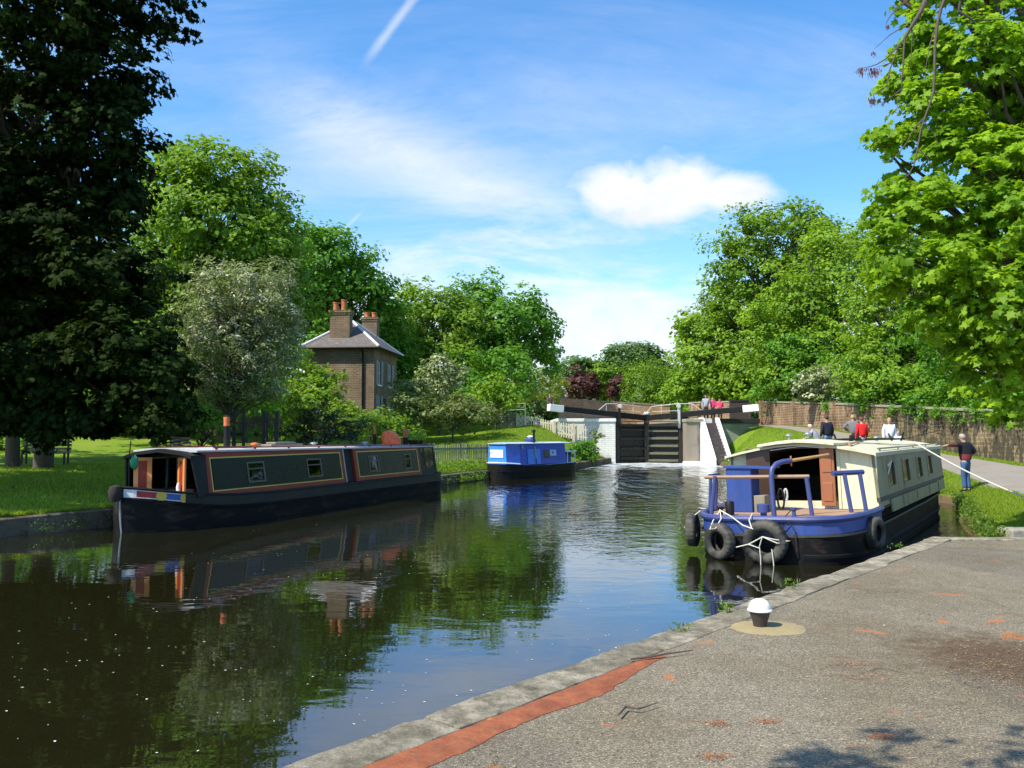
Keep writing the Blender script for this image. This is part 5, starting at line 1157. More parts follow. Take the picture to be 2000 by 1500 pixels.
# chimney with copper band (a thing bolted on the roof : part)
cx_, cy_ = .28, 2.95
mb = MB(); mb.lathe([(.062, 0), (.062, .52)], 16, (cx_, cy_, cabz(cy_) + .045)); ch = mb.build('stove_chimney', M['black'], nb)
mb = MB(); mb.lathe([(.066, .5), (.07, .52), (.067, .54), (.067, .62), (.072, .64), (.067, .66), (.074, .69), (.07, .71), (.05, .71)], 16, (cx_, cy_, cabz(cy_) + .045)); mb.build('copper_band', M['brass'], ch)
def NBW(x, y, z):  # boat local -> world
    a = R(-NA); return Vector((-7.8 + x * math.cos(a) - y * math.sin(a), 17.4 + x * math.sin(a) + y * math.cos(a), z))
# things on the narrowboat
p_ = NBW(.2, 11.5, cabz(11.5) + .06)
bg_ = thing('bag', 'bright orange crumpled plastic bag lying on the narrowboat roof', 'bag', p_, R(20))
bm = bmesh.new(); bmesh.ops.create_icosphere(bm, subdivisions=4, radius=1)
r1 = np.random.default_rng(4); K_ = r1.normal(0, 2.4, (14, 3)); Ph = r1.uniform(0, 6, 14)
for v_ in bm.verts:
    c_ = np.array(v_.co); f_ = 1 + .05 * sum(abs(math.sin(float(K_[i] @ c_) + Ph[i])) - .6 for i in range(14)); v_.co = Vector((c_[0] * .30 * f_, c_[1] * .28 * f_, max(0, c_[2] * .5 + .12) * .60 * f_ * (1.2 - .35 * c_[0])))
me = bpy.data.meshes.new('bag_body'); bm.to_mesh(me); bm.free(); me.materials.append(M['orange_bag']); o = bpy.data.objects.new('bag_body', me); C.objects.link(o); o.parent = bg_
def roof_pot(label, x, y, h, rr_, mat, seed):
    root = thing('flower_pot', label, 'plant pot', NBW(x, y, cabz(y) + .05)); mb = MB(); mb.lathe([(rr_ * .7, 0), (rr_, h), (rr_ * 1.1, h), (rr_ * 1.1, h + .03), (rr_ * .9, h + .03), (rr_ * .85, h - .02)], 14); mb.build('pot', mat, root)
    rp = np.random.default_rng(seed); n = 160; pos = rp.normal(0, 1, (n, 3)) * (rr_ * .8, rr_ * .8, .09) + (0, 0, h + .1); me = leaves_mesh('foliage', pos, rp.normal(size=(n, 3)) + (0, 0, .5), .09, rp, 'long'); me.materials.append(M['leaf_deep']); o = bpy.data.objects.new('foliage', me); C.objects.link(o); o.parent = root
roof_pot('tub of dark trailing plants on the stern end of the narrowboat roof', .3, 13.1, .12, .28, M['black'], 3)
t_ = thing('roof_chimney', 'short rusty orange chimney pipe standing on the stern end of the narrowboat roof', 'chimney', NBW(.1, 12.75, cabz(12.7) + .03)); mb = MB(); mb.lathe([(.085, 0), (.085, .26)], 12); mb.build('pipe', M['black'], t_); mb = MB(); mb.lathe([(.09, .26), (.09, .56), (.07, .56)], 12); mb.build('pipe_top', M['pot'], t_)
t_ = thing('roof_chimney', 'thin stovepipe with an orange top behind the orange bag on the narrowboat roof', 'chimney', NBW(-.3, 11.3, cabz(11) + .03)); mb = MB(); mb.lathe([(.05, 0), (.05, .36)], 12); mb.build('pipe', M['black'], t_); mb = MB(); mb.lathe([(.055, .36), (.055, .56), (.04, .56)], 12); mb.build('pipe_top', M['pot'], t_)
t_ = thing('net_pole', 'thin dark pole with a green net bag at the bow of the black narrowboat', 'pole', NBW(-.42, .70, .68)); mb = MB(); mb.tube([(0, 0, 0), (0, 0, .9), (.02, 0, 1.15)], .012, 6); mb.build('pole', M['black'], t_)
bm = bmesh.new(); bmesh.ops.create_icosphere(bm, subdivisions=3, radius=1)
for v_ in bm.verts: c_ = v_.co; k_ = 1 + .12 * math.sin(c_.x * 7) * math.cos(c_.z * 6); v_.co = Vector((c_.x * .085 * k_ + .10, c_.y * .07 * k_, c_.z * .15 * k_ + .70))
me = bpy.data.meshes.new('net'); bm.to_mesh(me); bm.free(); me.materials.append(M['green_net']); o = bpy.data.objects.new('net', me); C.objects.link(o); o.parent = t_
t_ = thing('coiled_hose', 'dark coiled hose lying on the front of the narrowboat roof', 'hose', NBW(-.2, 2.0, cabz(2) + .08)); mb = MB(); mb.tube([(.2 * math.cos(a / 6), .2 * math.sin(a / 6), a * .0022) for a in range(100)], .018, 6); mb.build('hose', M['black'], t_)
t_ = thing('roof_plank', 'pale plank lying along the narrowboat roof near its middle', 'plank', NBW(.35, 4.9, cabz(5) + .07), R(-NA)); mb = MB(); mb.box(-.16, .16, -.5, .9, 0, .05).box(-.14, .14, -.3, .6, .052, .10); mb.build('boards', M['timber'], t_, bevel=.01)

# ---- small blue boat
BA = 36.0
bb_ = thing('cabin_boat', 'small bright blue cabin boat with a black hull moored by the lock', 'boat', (-.80, 37.6, 0), R(-BA)); bb_.scale = (1, .9, 1)
def hwb(y): return float(np.interp(y, [0, .1, .35, .8, 1.4, 5.2, 5.9, 6.3], [.18, .36, .58, .78, .95, .95, .85, .65]))
def gzb(y): return float(np.interp(y, [0, 1, 3, 6.3], [.66, .60, .56, .62]))
ysb = [0, .1, .2, .35, .55, .8, 1.1, 1.4, 3, 5.2, 5.6, 5.9, 6.1, 6.3]
mb = MB(); hull_loft(mb, ysb, hwb, gzb, [(0, lambda y: -.5, lambda y: .3, -.12, -.02), (0, lambda y: .3, lambda y: .31, -.02, .015), (0, lambda y: .31, lambda y: .36, .015, .015), (0, lambda y: .36, gzb, .0, .02)]); mb.build('hull', M['black'], bb_)
mb = MB(); mb.loft([[(-hwb(y) - .02, y, gzb(y)), (hwb(y) + .02, y, gzb(y))] for y in ysb], caps=False); mb.build('deck', M['beam_white'], bb_)
mb = MB(); mb.tube([(-.4, .05, .70), (0, -.03, .71), (.35, .05, .70), (.64, .4, .68), (.84, .9, .64)], .03, 6); mb.build('bow_rail', M['beam_white'], bb_)
def cab_prism(mb, ys_, off=0, z0=.6, z1=1.5):
    rg = []
    for y, w0, w1 in ys_: rg.append([(-w0 - off, y, z0), (w0 + off, y, z0), (w1 + off, y, z1), (-w1 - off, y, z1)])
    mb.loft(rg, closed=True)
mb = MB(); cab_prism(mb, [(.30, .52, .45), (.95, .84, .74), (5.0, .86, .76)]); mb.build('cabin', M['blue_cabin'], bb_)
mb = MB(); mb._add([(-.515, .295, .605), (.515, .295, .605), (.445, .295, 1.495), (-.445, .295, 1.495)], [(0, 1, 2, 3)]); mb.build('front_panel', M['blue_light'], bb_, fix=False)
mb = MB(); rg = []
for y, w_ in ((.22, .50), (.95, .80), (5.7, .82)): rg.append([(-w_, y, 1.503), (w_, y, 1.503), (w_, y, 1.53), (0, y, 1.58), (-w_, y, 1.53)])
mb.loft(rg, closed=True); mb.build('roof', worn('pale_blue_roof', (.42, .55, .66), .5, .1, 3), bb_)
mb = MB(); mb.box(-.36, .34, .262, .292, .92, 1.26); sg = mb.build('sign_board', M['beam_white'], bb_)
mb = MB(); mb.tube([(-.27 + .09 * math.cos(a), .256, 1.06 + .09 * math.sin(a)) for a in [R(x) for x in range(30, 185, 15)]], [.004 + .02 * math.sin(R(x * 1.2)) for x in range(11)], 5); mb.build('sign_mark', flat('sign_ink', (.08, .03, .08)), sg)
def bside(y0, y1, z0, z1, off, mat, name, par=bb_):
    def wx(z): return .862 - (z - .6) * .1 / .9
    mb = MB(); mb.hexa([(wx(z0) - .01, y0, z0), (wx(z0) - .01, y1, z0), (wx(z0) + off, y1, z0), (wx(z0) + off, y0, z0), (wx(z1) - .01, y0, z1), (wx(z1) - .01, y1, z1), (wx(z1) + off, y1, z1), (wx(z1) + off, y0, z1)]); return mb.build(name, mat, par)
bside(1.55, 2.15, .62, 1.27, .012, M['blue_light'], 'side_door'); bside(2.3, 2.65, .62, 1.27, .012, M['blue_light'], 'side_door')  # sky reflection on the open doors painted in as lighter blue
bside(2.17, 2.27, .85, 1.38, .03, M['greymetal'], 'door_post'); bside(1.1, 1.22, 1.3, 1.46, .02, M['greymetal'], 'lamp')
w_ = bside(3.0, 3.45, .88, 1.22, .012, flat('port_frame', (.10, .09, .07)), 'window'); bside(3.05, 3.40, .92, 1.18, .016, flat('port_brown', (.19, .10, .06)), 'blind', w_)
w2_ = bside(3.55, 4.1, .95, 1.22, .012, flat('notice', (.55, .62, .75)), 'notice_board'); bside(3.7, 3.85, 1.05, 1.15, .016, flat('notice_ink', (.10, .16, .42)), 'notice_mark', w2_)
mb = MB(); mb.tube([(.5, 2.6, 1.53), (.5, 2.6, 2.05)], .055, 10).lathe([(.10, 0), (.10, .04), (.02, .1)], 10, (.5, 2.6, 2.05)); mb.build('stove_chimney', M['black'], bb_)
mb = MB(); mb.lathe([(.17, 0), (.26, .03), (.28, .12), (.2, .16), (.16, .24), (.0001, .27)], 20, (0, 3.1, 1.57)); mb.build('roof_tub', M['blue'], bb_); mb = MB(); mb.lathe([(.17, .24), (.10, .29), (.0001, .30)], 20, (0, 3.1, 1.57)); mb.build('tub_lid', M['beam_white'], bb_)
mb = MB()
for x, y in ((.8, 5.2), (.8, 5.95)): mb.tube([(x, y, .6), (x, y, 1.12)], .025, 6)
mb.tube([(.8, 5.0, 1.12), (.8, 6.05, 1.12)], .03, 6).tube([(-.7, 6.05, 1.12), (.8, 6.05, 1.12)], .03, 6).tube([(-.7, 6.05, .6), (-.7, 6.05, 1.12)], .025, 6); mb.build('stern_rail', M['beam_white'], bb_)
mb = MB(); mb.box(.2, .7, 5.25, 5.75, .62, .95).box(.2, .7, 5.7, 5.78, .95, 1.08); mb.build('seat_box', M['blue'], bb_, bevel=.02)


# ---- cream and blue barge at the right (local y runs from the stern to the bow)
GA = 32.4
GO = (3.96, 13.58)
bg = thing('canal_barge', 'cream cabined wide barge with a blue stern deck, open brown doors and tyre fenders', 'boat', (GO[0], GO[1], 0), rot=(0, R(-2.0), R(-GA)))
def hwg(y): return float(np.interp(y, [0, .06, .2, .45, .8, 1.3, 9.5, 11, 12, 12.6, 12.9], [.55, .80, 1.02, 1.18, 1.28, 1.34, 1.34, 1.2, .85, .4, .1]))
def gzg(y): return float(np.interp(y, [0, 1.2, 2.5, 9, 12.9], [.66, .70, .70, .72, .95]))
ysg = [0, .03, .06, .12, .2, .32, .45, .6, .8, 1.0, 1.3, 2, 4, 7, 9.5, 10.2, 11, 11.5, 12, 12.3, 12.6, 12.9]
mb = MB(); hull_loft(mb, ysg, hwg, gzg, [(0, lambda y: -.7, lambda y: .02, -.12, -.04), (0, lambda y: .02, lambda y: .08, -.04, .0), (0, lambda y: .08, lambda y: .12, .0, .0), (0, lambda y: .12, lambda y: .135, .0, -.03), (0, lambda y: .135, lambda y: gzg(y) - .27, -.03, -.01)]); mb.build('hull', M['blacking'], bg)
mb = MB(); hull_loft(mb, ysg, hwg, gzg, [(0, lambda y: gzg(y) - .27, lambda y: gzg(y) - .265, -.01, .035), (0, lambda y: gzg(y) - .265, lambda y: gzg(y) - .225, .035, .035)]); mb.build('rubbing_strake', M['strip'], bg)
mb = MB(); hull_loft(mb, ysg[:12], hwg, gzg, [(0, lambda y: gzg(y) - .225, lambda y: gzg(y) - .02, .0, .0)])
mb.build('blue_band', M['blue'], bg)
mb = MB(); ysq = [y for y in ysg if y <= 2.2]
mb.tube([(-hwg(y), y, gzg(y)) for y in reversed(ysq)] + [(hwg(y), y, gzg(y)) for y in ysq], .052, 8); mb.build('gunwale', M['blue_rail'], bg)
mb = MB(); mb.loft([[(-hwg(y) + .01, y, gzg(y) - .03), (hwg(y) - .01, y, gzg(y) - .03)] for y in ysg], caps=False); mb.build('deck', M['deck'], bg)
GC = 2.2    # rear face of the cabin
B0, B1, BZ0, BZ1 = 1.30, 1.24, .70, 1.60
def gx(z): return B0 - (z - BZ0) * (B0 - B1) / (BZ1 - BZ0)
def roofz(x): return BZ1 + .19 * (1 - (abs(x) / 1.27) ** 1.7)
# side walls with window holes
gw = [(3.3, 4.0, 1.0, 1.42), (5.0, 5.8, 1.0, 1.42), (6.9, 7.6, 1.0, 1.42), (8.6, 9.3, 1.0, 1.42)]
def gside(mb, y0, y1, z0, z1, off, th, sides=(1, -1)):
    for s_ in sides:
        x0, x1 = gx(z0) + off, gx(z1) + off; mb.hexa([(s_ * (x0 - th), y0, z0), (s_ * (x0 - th), y1, z0), (s_ * x0, y1, z0), (s_ * x0, y0, z0), (s_ * (x1 - th), y0, z1), (s_ * (x1 - th), y1, z1), (s_ * x1, y1, z1), (s_ * x1, y0, z1)])
mb = MB(); cuts = sorted({GC, 11.3} | {h[0] for h in gw} | {h[1] for h in gw})
for c0, c1 in zip(cuts[:-1], cuts[1:]):
    hs = [h for h in gw if h[0] <= c0 + 1e-6 and h[1] >= c1 - 1e-6]
    if hs: gside(mb, c0, c1, .86, hs[0][2], 0, .05); gside(mb, c0, c1, hs[0][3], BZ1, 0, .05)
    else: gside(mb, c0, c1, .86, BZ1, 0, .05)
mb.hexa([(-1.29, 11.25, .8), (1.29, 11.25, .8), (1.29, 11.3, .8), (-1.29, 11.3, .8), (-1.24, 11.25, 1.6), (1.24, 11.25, 1.6), (1.24, 11.3, 1.6), (-1.24, 11.3, 1.6)])
mb.build('cabin_side', M['cream_shaded'], bg)
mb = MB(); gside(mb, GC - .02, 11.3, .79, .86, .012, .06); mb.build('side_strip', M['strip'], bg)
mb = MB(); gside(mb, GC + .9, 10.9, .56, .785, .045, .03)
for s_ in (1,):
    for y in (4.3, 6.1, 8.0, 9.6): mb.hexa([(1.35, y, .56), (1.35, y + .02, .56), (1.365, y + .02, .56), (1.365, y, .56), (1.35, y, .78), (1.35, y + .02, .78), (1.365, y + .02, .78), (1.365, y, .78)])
gside(mb, GC + .02, GC + .9, .70, .785, .008, .03); mb.build('side_band', M['cream_shaded'], bg)
for y0, y1, z0, z1 in gw:
    mb = MB()
    for q in ((y0 - .05, y1 + .05, z0 - .05, z0), (y0 - .05, y1 + .05, z1, z1 + .05), (y0 - .05, y0, z0, z1), (y1, y1 + .05, z0, z1)): gside(mb, *q, .012, .03, (1,))
    fr = mb.build('window', M['cream_shaded'], bg)
    for s_ in (1, -1): mb = MB(); gside(mb, y0, y1, z0, z1, -.02, .005, (s_,)); mb.build('pane', M['glass'], fr)
mb = MB(); mb.tube([(gx(1.3) + .03, 3.15, 1.22), (gx(1.4) + .06, 3.42, 1.44)], .012, 6); mb.build('window_stay', M['beam_white'], bg)
# rear bulkhead pieces, cream
def gface(x0, x1, z0, z1, y=GC, th=.05, mat='cream', name='rear_bulkhead', top=None):
    mb = MB(); n = 6; bot = [(x0 + (x1 - x0) * k / n) for k in range(n + 1)]
    tp = [(x, (roofz(x) - .015) if z1 is None else z1) for x in bot]
    poly = [(x0, z0), (x1, z0)] + tp[::-1]; m_ = len(poly); vs = [(x, y, z) for x, z in poly] + [(x, y + th, z) for x, z in poly]
    mb._add(vs, [tuple(range(m_)), tuple(range(2 * m_ - 1, m_ - 1, -1))] + [(k, (k + 1) % m_, (k + 1) % m_ + m_, k + m_) for k in range(m_)]); return mb.build(name, M[mat], bg)
gface(-1.27, -.62, .66, None); gface(.63, 1.27, .66, None); gface(-.62, .63, .66, .80, name='door_sill'); gface(-.62, .63, 1.72, None, mat='brown_door', name='door_header')
for x in (-.64, .65): mb = MB(); mb.box(x - .025, x + .025, GC - .02, GC + .02, .66, 1.76); mb.build('door_frame', M['cream'], bg)
# door leaves : left one dark and folded open towards the stern, right one orange
mb = MB(); mb.hexa([(-.99, GC - .16, .68), (-.58, GC - .05, .68), (-.57, GC - .015, .68), (-.98, GC - .125, .68), (-.99, GC - .16, 1.80), (-.58, GC - .05, 1.84), (-.57, GC - .015, 1.84), (-.98, GC - .125, 1.80)])
mb = MB(); mb.box(-.93, -.50, GC - .10, GC - .055, .70, 1.74); mb.build('rear_door', M['brown_door'], bg, bevel=.006)['label'] = 'dark brown door leaf standing open'
mb = MB(); mb.box(.36, .60, GC - .10, GC - .055, .72, 1.74).box(.40, .56, GC - .112, GC - .102, .80, 1.12).box(.40, .56, GC - .112, GC - .102, 1.3, 1.7); mb.build('rear_door', M['orange_door'], bg, bevel=.006)['label'] = 'orange brown door leaf'
# roof with hatch
mb = MB(); xs_ = [-1.30, -1.27, -1.0, -.7, -.35, 0, .35, .7, 1.0, 1.27, 1.30]; rg = []
for y in (GC - .18, 11.45):
    rg.append([(x, y, roofz(min(abs(x), 1.27)) + .02) for x in xs_] + [(x, y, roofz(min(abs(x), 1.27)) - (.02 if abs(x) < 1.28 else .05)) for x in reversed(xs_)])
mb.loft(rg, closed=True); mb.build('roof', worn('cream_roof', (.60, .58, .42), .55, .2, 2, (.35, .33, .2), .35), bg)
mb = MB(); mb.loft([[(x, y, roofz(x) + .09 - .02 * abs(x)) for x in (-.66, -.3, 0, .3, .66)] + [(x, y, roofz(x) + .03) for x in (.66, .3, 0, -.3, -.66)] for y in (GC - .3, GC + 1.3)], closed=True); mb.build('sliding_hatch', M['cream'], bg, bevel=.008)
mb = MB()
for s_ in (1, -1): mb.tube([(s_ * 1.2, 2.8, roofz(1.2) + .06), (s_ * 1.2, 11.2, roofz(1.2) + .06)], .018, 6)
for y in (3, 5, 7, 9, 11):
    for s_ in (1, -1): mb.tube([(s_ * 1.2, y, roofz(1.2)), (s_ * 1.2, y, roofz(1.2) + .06)], .015, 6)
mb.build('roof_rail', M['cream_shaded'], bg)
for x, y in ((-.35, 2.9), (-.1, 3.3), (.5, 5.2), (.3, 8)):
    mb = MB(); mb.lathe([(.03, 0), (.03, .07), (.07, .08), (.05, .11), (.0001, .125)], 12, (x, y, roofz(x) + (.11 if y < 3.6 else .02))); mb.build('roof_vent', M['greymetal'], bg)
# inside
mb = MB(); mb.box(-1.2, 1.2, GC + .05, 11.2, .40, .45).box(-1.2, 1.2, 5.6, 5.65, .45, 1.58); mb.box(.3, 1.15, 2.6, 4.2, .45, 1.05); mb.build('interior', M['dark_inside'], bg)
mb = MB(); mb.box(-.45, -.1, 4.5, 4.9, .45, 1.15).box(-.1, .35, 5.2, 5.5, .45, 1.0); mb.build('stove', M['greygreen'], bg, bevel=.02)
for x, z in ((.18, 1.38), (-.12, 1.36)):
    mb = MB(); mb.lathe([(.05, 0), (.05, .08)], 12, (x, 5.2, z), axis='Y'); mb.build('hanging_pan', M['rail_grey'], bg)
# rails and posts
RT = 1.30
def tubep(pts, r_, mat, name, n=8): m_ = MB(); m_.tube(pts, r_, n); return m_.build(name, M[mat], bg)
gz_ = .70
tubep([(-1.24, .95, gz_), (-1.20, .95, RT)], .030, 'blue_rail', 'rail_post'); tubep([(-1.26, 1.3, gz_), (-1.22, 1.3, RT)], .030, 'blue_rail', 'rail_post')
tubep([(-1.20, .9, RT), (-1.22, 1.4, RT)], .034, 'blue_rail', 'rail_bar')
tubep([(-.98, .30, gz_), (-.90, .32, RT + .02)], .034, 'blue_rail', 'rail_post'); tubep([(-1.02, .38, gz_), (-.94, .40, RT + .02)], .02, 'beam_white', 'rail_post')
tubep([(1.06, 1.02, gz_), (.98, 1.05, RT)], .034, 'blue_rail', 'rail_post'); tubep([(1.22, 1.35, gz_), (1.15, 1.38, RT)], .034, 'blue_rail', 'rail_post')
tubep([(.82, .95, RT + .02), (1.18, 1.48, RT + .02)], .042, 'blue_rail', 'rail_bar')
tubep([(.62, .32, gz_), (.56, .34, RT)], .034, 'blue_rail', 'rail_post')
m_ = MB(); m_.tube([(-1.02, .28, RT), (-.2, .02, RT), (.9, .62, RT - .02)], .03, 8)
m_ = MB(); m_.tube([(-1.08, .34, RT), (.60, .36, RT + .0)], .03, 8); m_.build('rail_bar', M['bamboo'], bg)
# tiller : swan neck and wooden arm
sw = [(.06, .24, .60), (.04, .25, 1.30), (.05, .27, 1.42), (.10, .34, 1.50), (.18, .44, 1.535), (.28, .56, 1.545)]
tl = tubep(sw, .04, 'blue_rail', 'tiller', 10); m_ = MB(); m_.tube([(.28, .56, 1.545), (.55, .95, 1.59), (.72, 1.2, 1.62)], [.028, .024, .02], 8); m_.build('tiller_arm', M['tiller_wood'], tl)
m_ = MB(); m_.tube([(.28, .56, 1.46), (.28, .56, 1.62)], .014, 6); m_.build('tiller_pin', M['brass'], tl)
mb = MB(); mb.lathe([(.05, .0), (.05, .12), (.10, .13), (.10, .25), (.085, .26), (.0001, .26)], 16, (-.10, .22, .62)); mb.build('rudder_cap', M['blue_rail'], bg)
for x, y in ((-.82, .30), (.36, .26)): mb = MB(); mb.lathe([(.035, 0), (.03, .09), (.05, .11), (.052, .14), (.0001, .145)], 12, (x, y, .68)); mb.build('dolly', M['blue_rail'] if x > 0 else M['black'], bg)
# gas locker / blue box
mb = MB(); mb.box(-1.0, -.56, 1.15, 1.62, .66, 1.42); lk = mb.build('blue_locker', M['blue'], bg, bevel=.02)
mb = MB(); mb.hexa([(-1.03, 1.12, 1.422), (-.2, 1.12, 1.40), (-.2, 1.66, 1.40), (-1.03, 1.66, 1.422), (-1.03, 1.12, 1.46), (-.2, 1.12, 1.425), (-.2, 1.66, 1.425), (-1.03, 1.66, 1.46)]); mb.build('locker_lid', M['blue'], lk)
mb = MB(); mb.box(-.55, -.36, 1.2, 1.6, .66, .95); mb.build('wooden_box', M['timber'], bg, bevel=.01)
mb = MB(); mb.lathe([(.0001, 0), (.07, .0), (.075, .2), (.06, .22), (.0001, .23)], 14, (-.72, .45, .68)); mb.build('deck_bollard', M['black'], bg)
# coiled hose at the tiller
mb = MB(); mb.tube([(.16 + .05 * math.cos(a / 4.) , .30, .95 + .16 * math.sin(a / 4.)) for a in range(52)], .016, 6); mb.build('hose', M['black'], tl)
mb = MB(); mb.tube([(.235 + .025 * math.cos(a / 4.), .32, 1.02 + .09 * math.sin(a / 4.)) for a in range(26)], .014, 6); mb.build('rope_coil', M['rope'], tl)
MG = Matrix.Translation((GO[0], GO[1], 0)) @ Euler((0, R(-2.0), R(-GA))).to_matrix().to_4x4()
def BW(x, y, z): return MG @ Vector((x, y, z))
# tyres
def tyre(label, x, y, z, Rr, wd, face, tilt=0.0):
    n_ = Vector((math.sin(face), -math.cos(face), 0))
    n_ = (MG.to_3x3() @ n_).normalized()
    root = thing('tyre', label, 'tyre', BW(x, y, z), group='old tyres hung on the barge as fenders'); root.rotation_euler = (Matrix.Rotation(tilt, 3, n_.cross(Vector((0, 0, 1)))) @ n_.to_track_quat('Z', 'Y').to_matrix()).to_euler()
    w2 = wd / 2; ri = Rr * .52
    prof = [(ri, -w2 * .55), (ri + .01, -w2 * .75), (Rr * .66, -w2), (Rr * .82, -w2 * 1.02), (Rr * .93, -w2 * .86), (Rr * .985, -w2 * .6), (Rr, -w2 * .2), (Rr, w2 * .2), (Rr * .985, w2 * .6), (Rr * .93, w2 * .86), (Rr * .82, w2 * 1.02), (Rr * .66, w2), (ri + .01, w2 * .75), (ri, w2 * .55), (ri + .03, w2 * .45), (Rr * .85, w2 * .7), (Rr * .9, 0), (Rr * .85, -w2 * .7), (ri + .03, -w2 * .45)]
    mb = MB(); mb.lathe(prof, 96, close=True); mb.v = [(x_ * q_, y_ * q_, z_) for i_, (x_, y_, z_) in enumerate(mb.v) for q_ in ((1 + (.03 if (i_ % 96) % 4 < 2 and math.hypot(x_, y_) > Rr * .92 and i_ // 96 in (4, 5, 8, 9) else 0)),)]; mb.build('carcass', M['tyre'], root, fix=True)
    return root
tyre('big tyre with a rope lashing hanging at the middle of the barge stern', .02, -.16, .33, .335, .22, R(-3))
tyre('smaller tyre hanging left of the lashed tyre on the barge stern', -.72, -.10, .31, .285, .19, R(-28))
tyre('tyre hanging edge on at the left corner of the barge stern', -1.40, .52, .42, .28, .17, R(-80))
tyre('tyre hanging edge on at the right corner of the barge stern', 1.38, 1.10, .38, .25, .17, R(78))
# ropes on the stern
def rope(label, pts, r_=.010, mat='rope', loose=True):
    pts = [Vector(p) for p in pts]; o_ = pts[0].copy(); root_m = MB(); root_m.tube([p - o_ for p in pts], r_, 6); o = root_m.build('rope', M[mat]); o.location = o_; return tag(o, label, 'rope')
def B(*a): return BW(*a)
rope('pale rope from the left stern post down into the lashed tyre', [B(-.80, .18, .78), B(-.55, -.03, .70), B(-.3, -.22, .58), B(-.12, -.29, .53)])
rope('short pale rope tied round the small stern tyre', [B(-.80, .18, .76), B(-.86, .02, .62), B(-.84, -.2, .50), B(-.74, -.22, .52), B(-.70, -.05, .66), B(-.78, .14, .77)], .009)
rope('pale rope loop over the top of the lashed tyre', [B(-.22, .03, .74), B(-.20, -.22, .66), B(-.14, -.29, .54)], .009)
rope('knotted pale rope lashed across the big stern tyre', [B(-.42, -.22, .24), B(-.20, -.29, .30), B(.02, -.3, .42), B(.22, -.3, .38), B(.40, -.2, .36), B(.24, -.3, .33), B(.14, -.3, .37), B(.02, -.31, .42), B(-.04, -.31, .25), B(-.2, -.3, .30)], .010)
rope('thin pale rope end dangling from the lashed tyre into the water', [B(-.03, -.31, .26), B(-.02, -.32, .1), B(-.02, -.33, -.1)], .008)
rope('second thin rope end dangling beside the first at the lashed tyre', [B(.15, -.3, .24), B(.17, -.32, .08), B(.18, -.33, -.1)], .008)
rope('pale line from the stern corner to the far left tyre', [B(-1.24, .5, .74), B(-1.38, .40, .62), B(-1.52, .45, .45)], .009)
rope('dark brown rope hanging over the blue band right of the lashed tyre', [B(.36, .12, .80), B(.26, -.03, .66), B(.20, -.06, .48), B(.36, -.04, .62), B(.44, -.04, .50), B(.46, -.05, .15)], .008, 'rope_brown')
# mooring line ashore
a, b_ = B(1.20, 7.6, roofz(1.2) + .10), Vector((10.6, 15.25, .36)); pts = []
for k in range(25):
    f = k / 24; p = a.lerp(b_, f); p.z -= .38 * 4 * f * (1 - f) * .5; pts.append(p)
rope('long white mooring line running from the barge roof ashore to the right', pts, .016)
rope('slack white line lying along the barge roof edge', [B(.3, 4.0, roofz(.3) + .035), B(.6, 5.2, roofz(.6) + .035), B(.95, 6.6, roofz(.95) + .04), B(1.20, 7.6, roofz(1.2) + .09)], .013)
rope('white line hanging under the barge roof hatch over the doorway', [B(-.45, 1.98, 1.70), B(-.1, 1.97, 1.74), B(.1, 1.97, 1.76), B(.5, 1.97, 1.72)], .008)
# folding rack and poles on the barge roof
rk = thing('roof_rack', 'black folding metal rack lying on the barge roof', 'rack', B(.35, 5.6, roofz(.35) + .03), R(-GA)); mb = MB()
for q in (((-.4, -.9, .05), (.5, 1.0, .05)), ((-.1, -1.0, .06), (.75, .9, .06)), ((-.4, -.9, .05), (-.1, -1.0, .06)), ((.5, 1.0, .05), (.75, .9, .06)), ((0, 0, .05), (.35, -.1, .06)), ((-.3, -.6, .02), (-.35, -.6, .16)), ((.1, -.5, .02), (.1, -.5, .18)), ((.7, .85, .02), (.75, .9, .2)), ((.5, 1.0, .02), (.42, 1.05, .17))): mb.tube(q, .02, 6)
mb.build('frame', M['black'], rk)
bp = thing('boat_pole', 'light wooden boat pole lying across the barge roof hatch', 'pole', B(.1, 2.6, roofz(0) + .12), 0); a = Vector(B(.75, 2.7, roofz(.75) + .06)) - Vector(bp.location); b2 = Vector(B(.45, 5.2, roofz(.45) + .05)) - Vector(bp.location)
mb = MB(); mb.tube([a, b2], .02, 6); mb.build('shaft', M['tiller_wood'], bp)
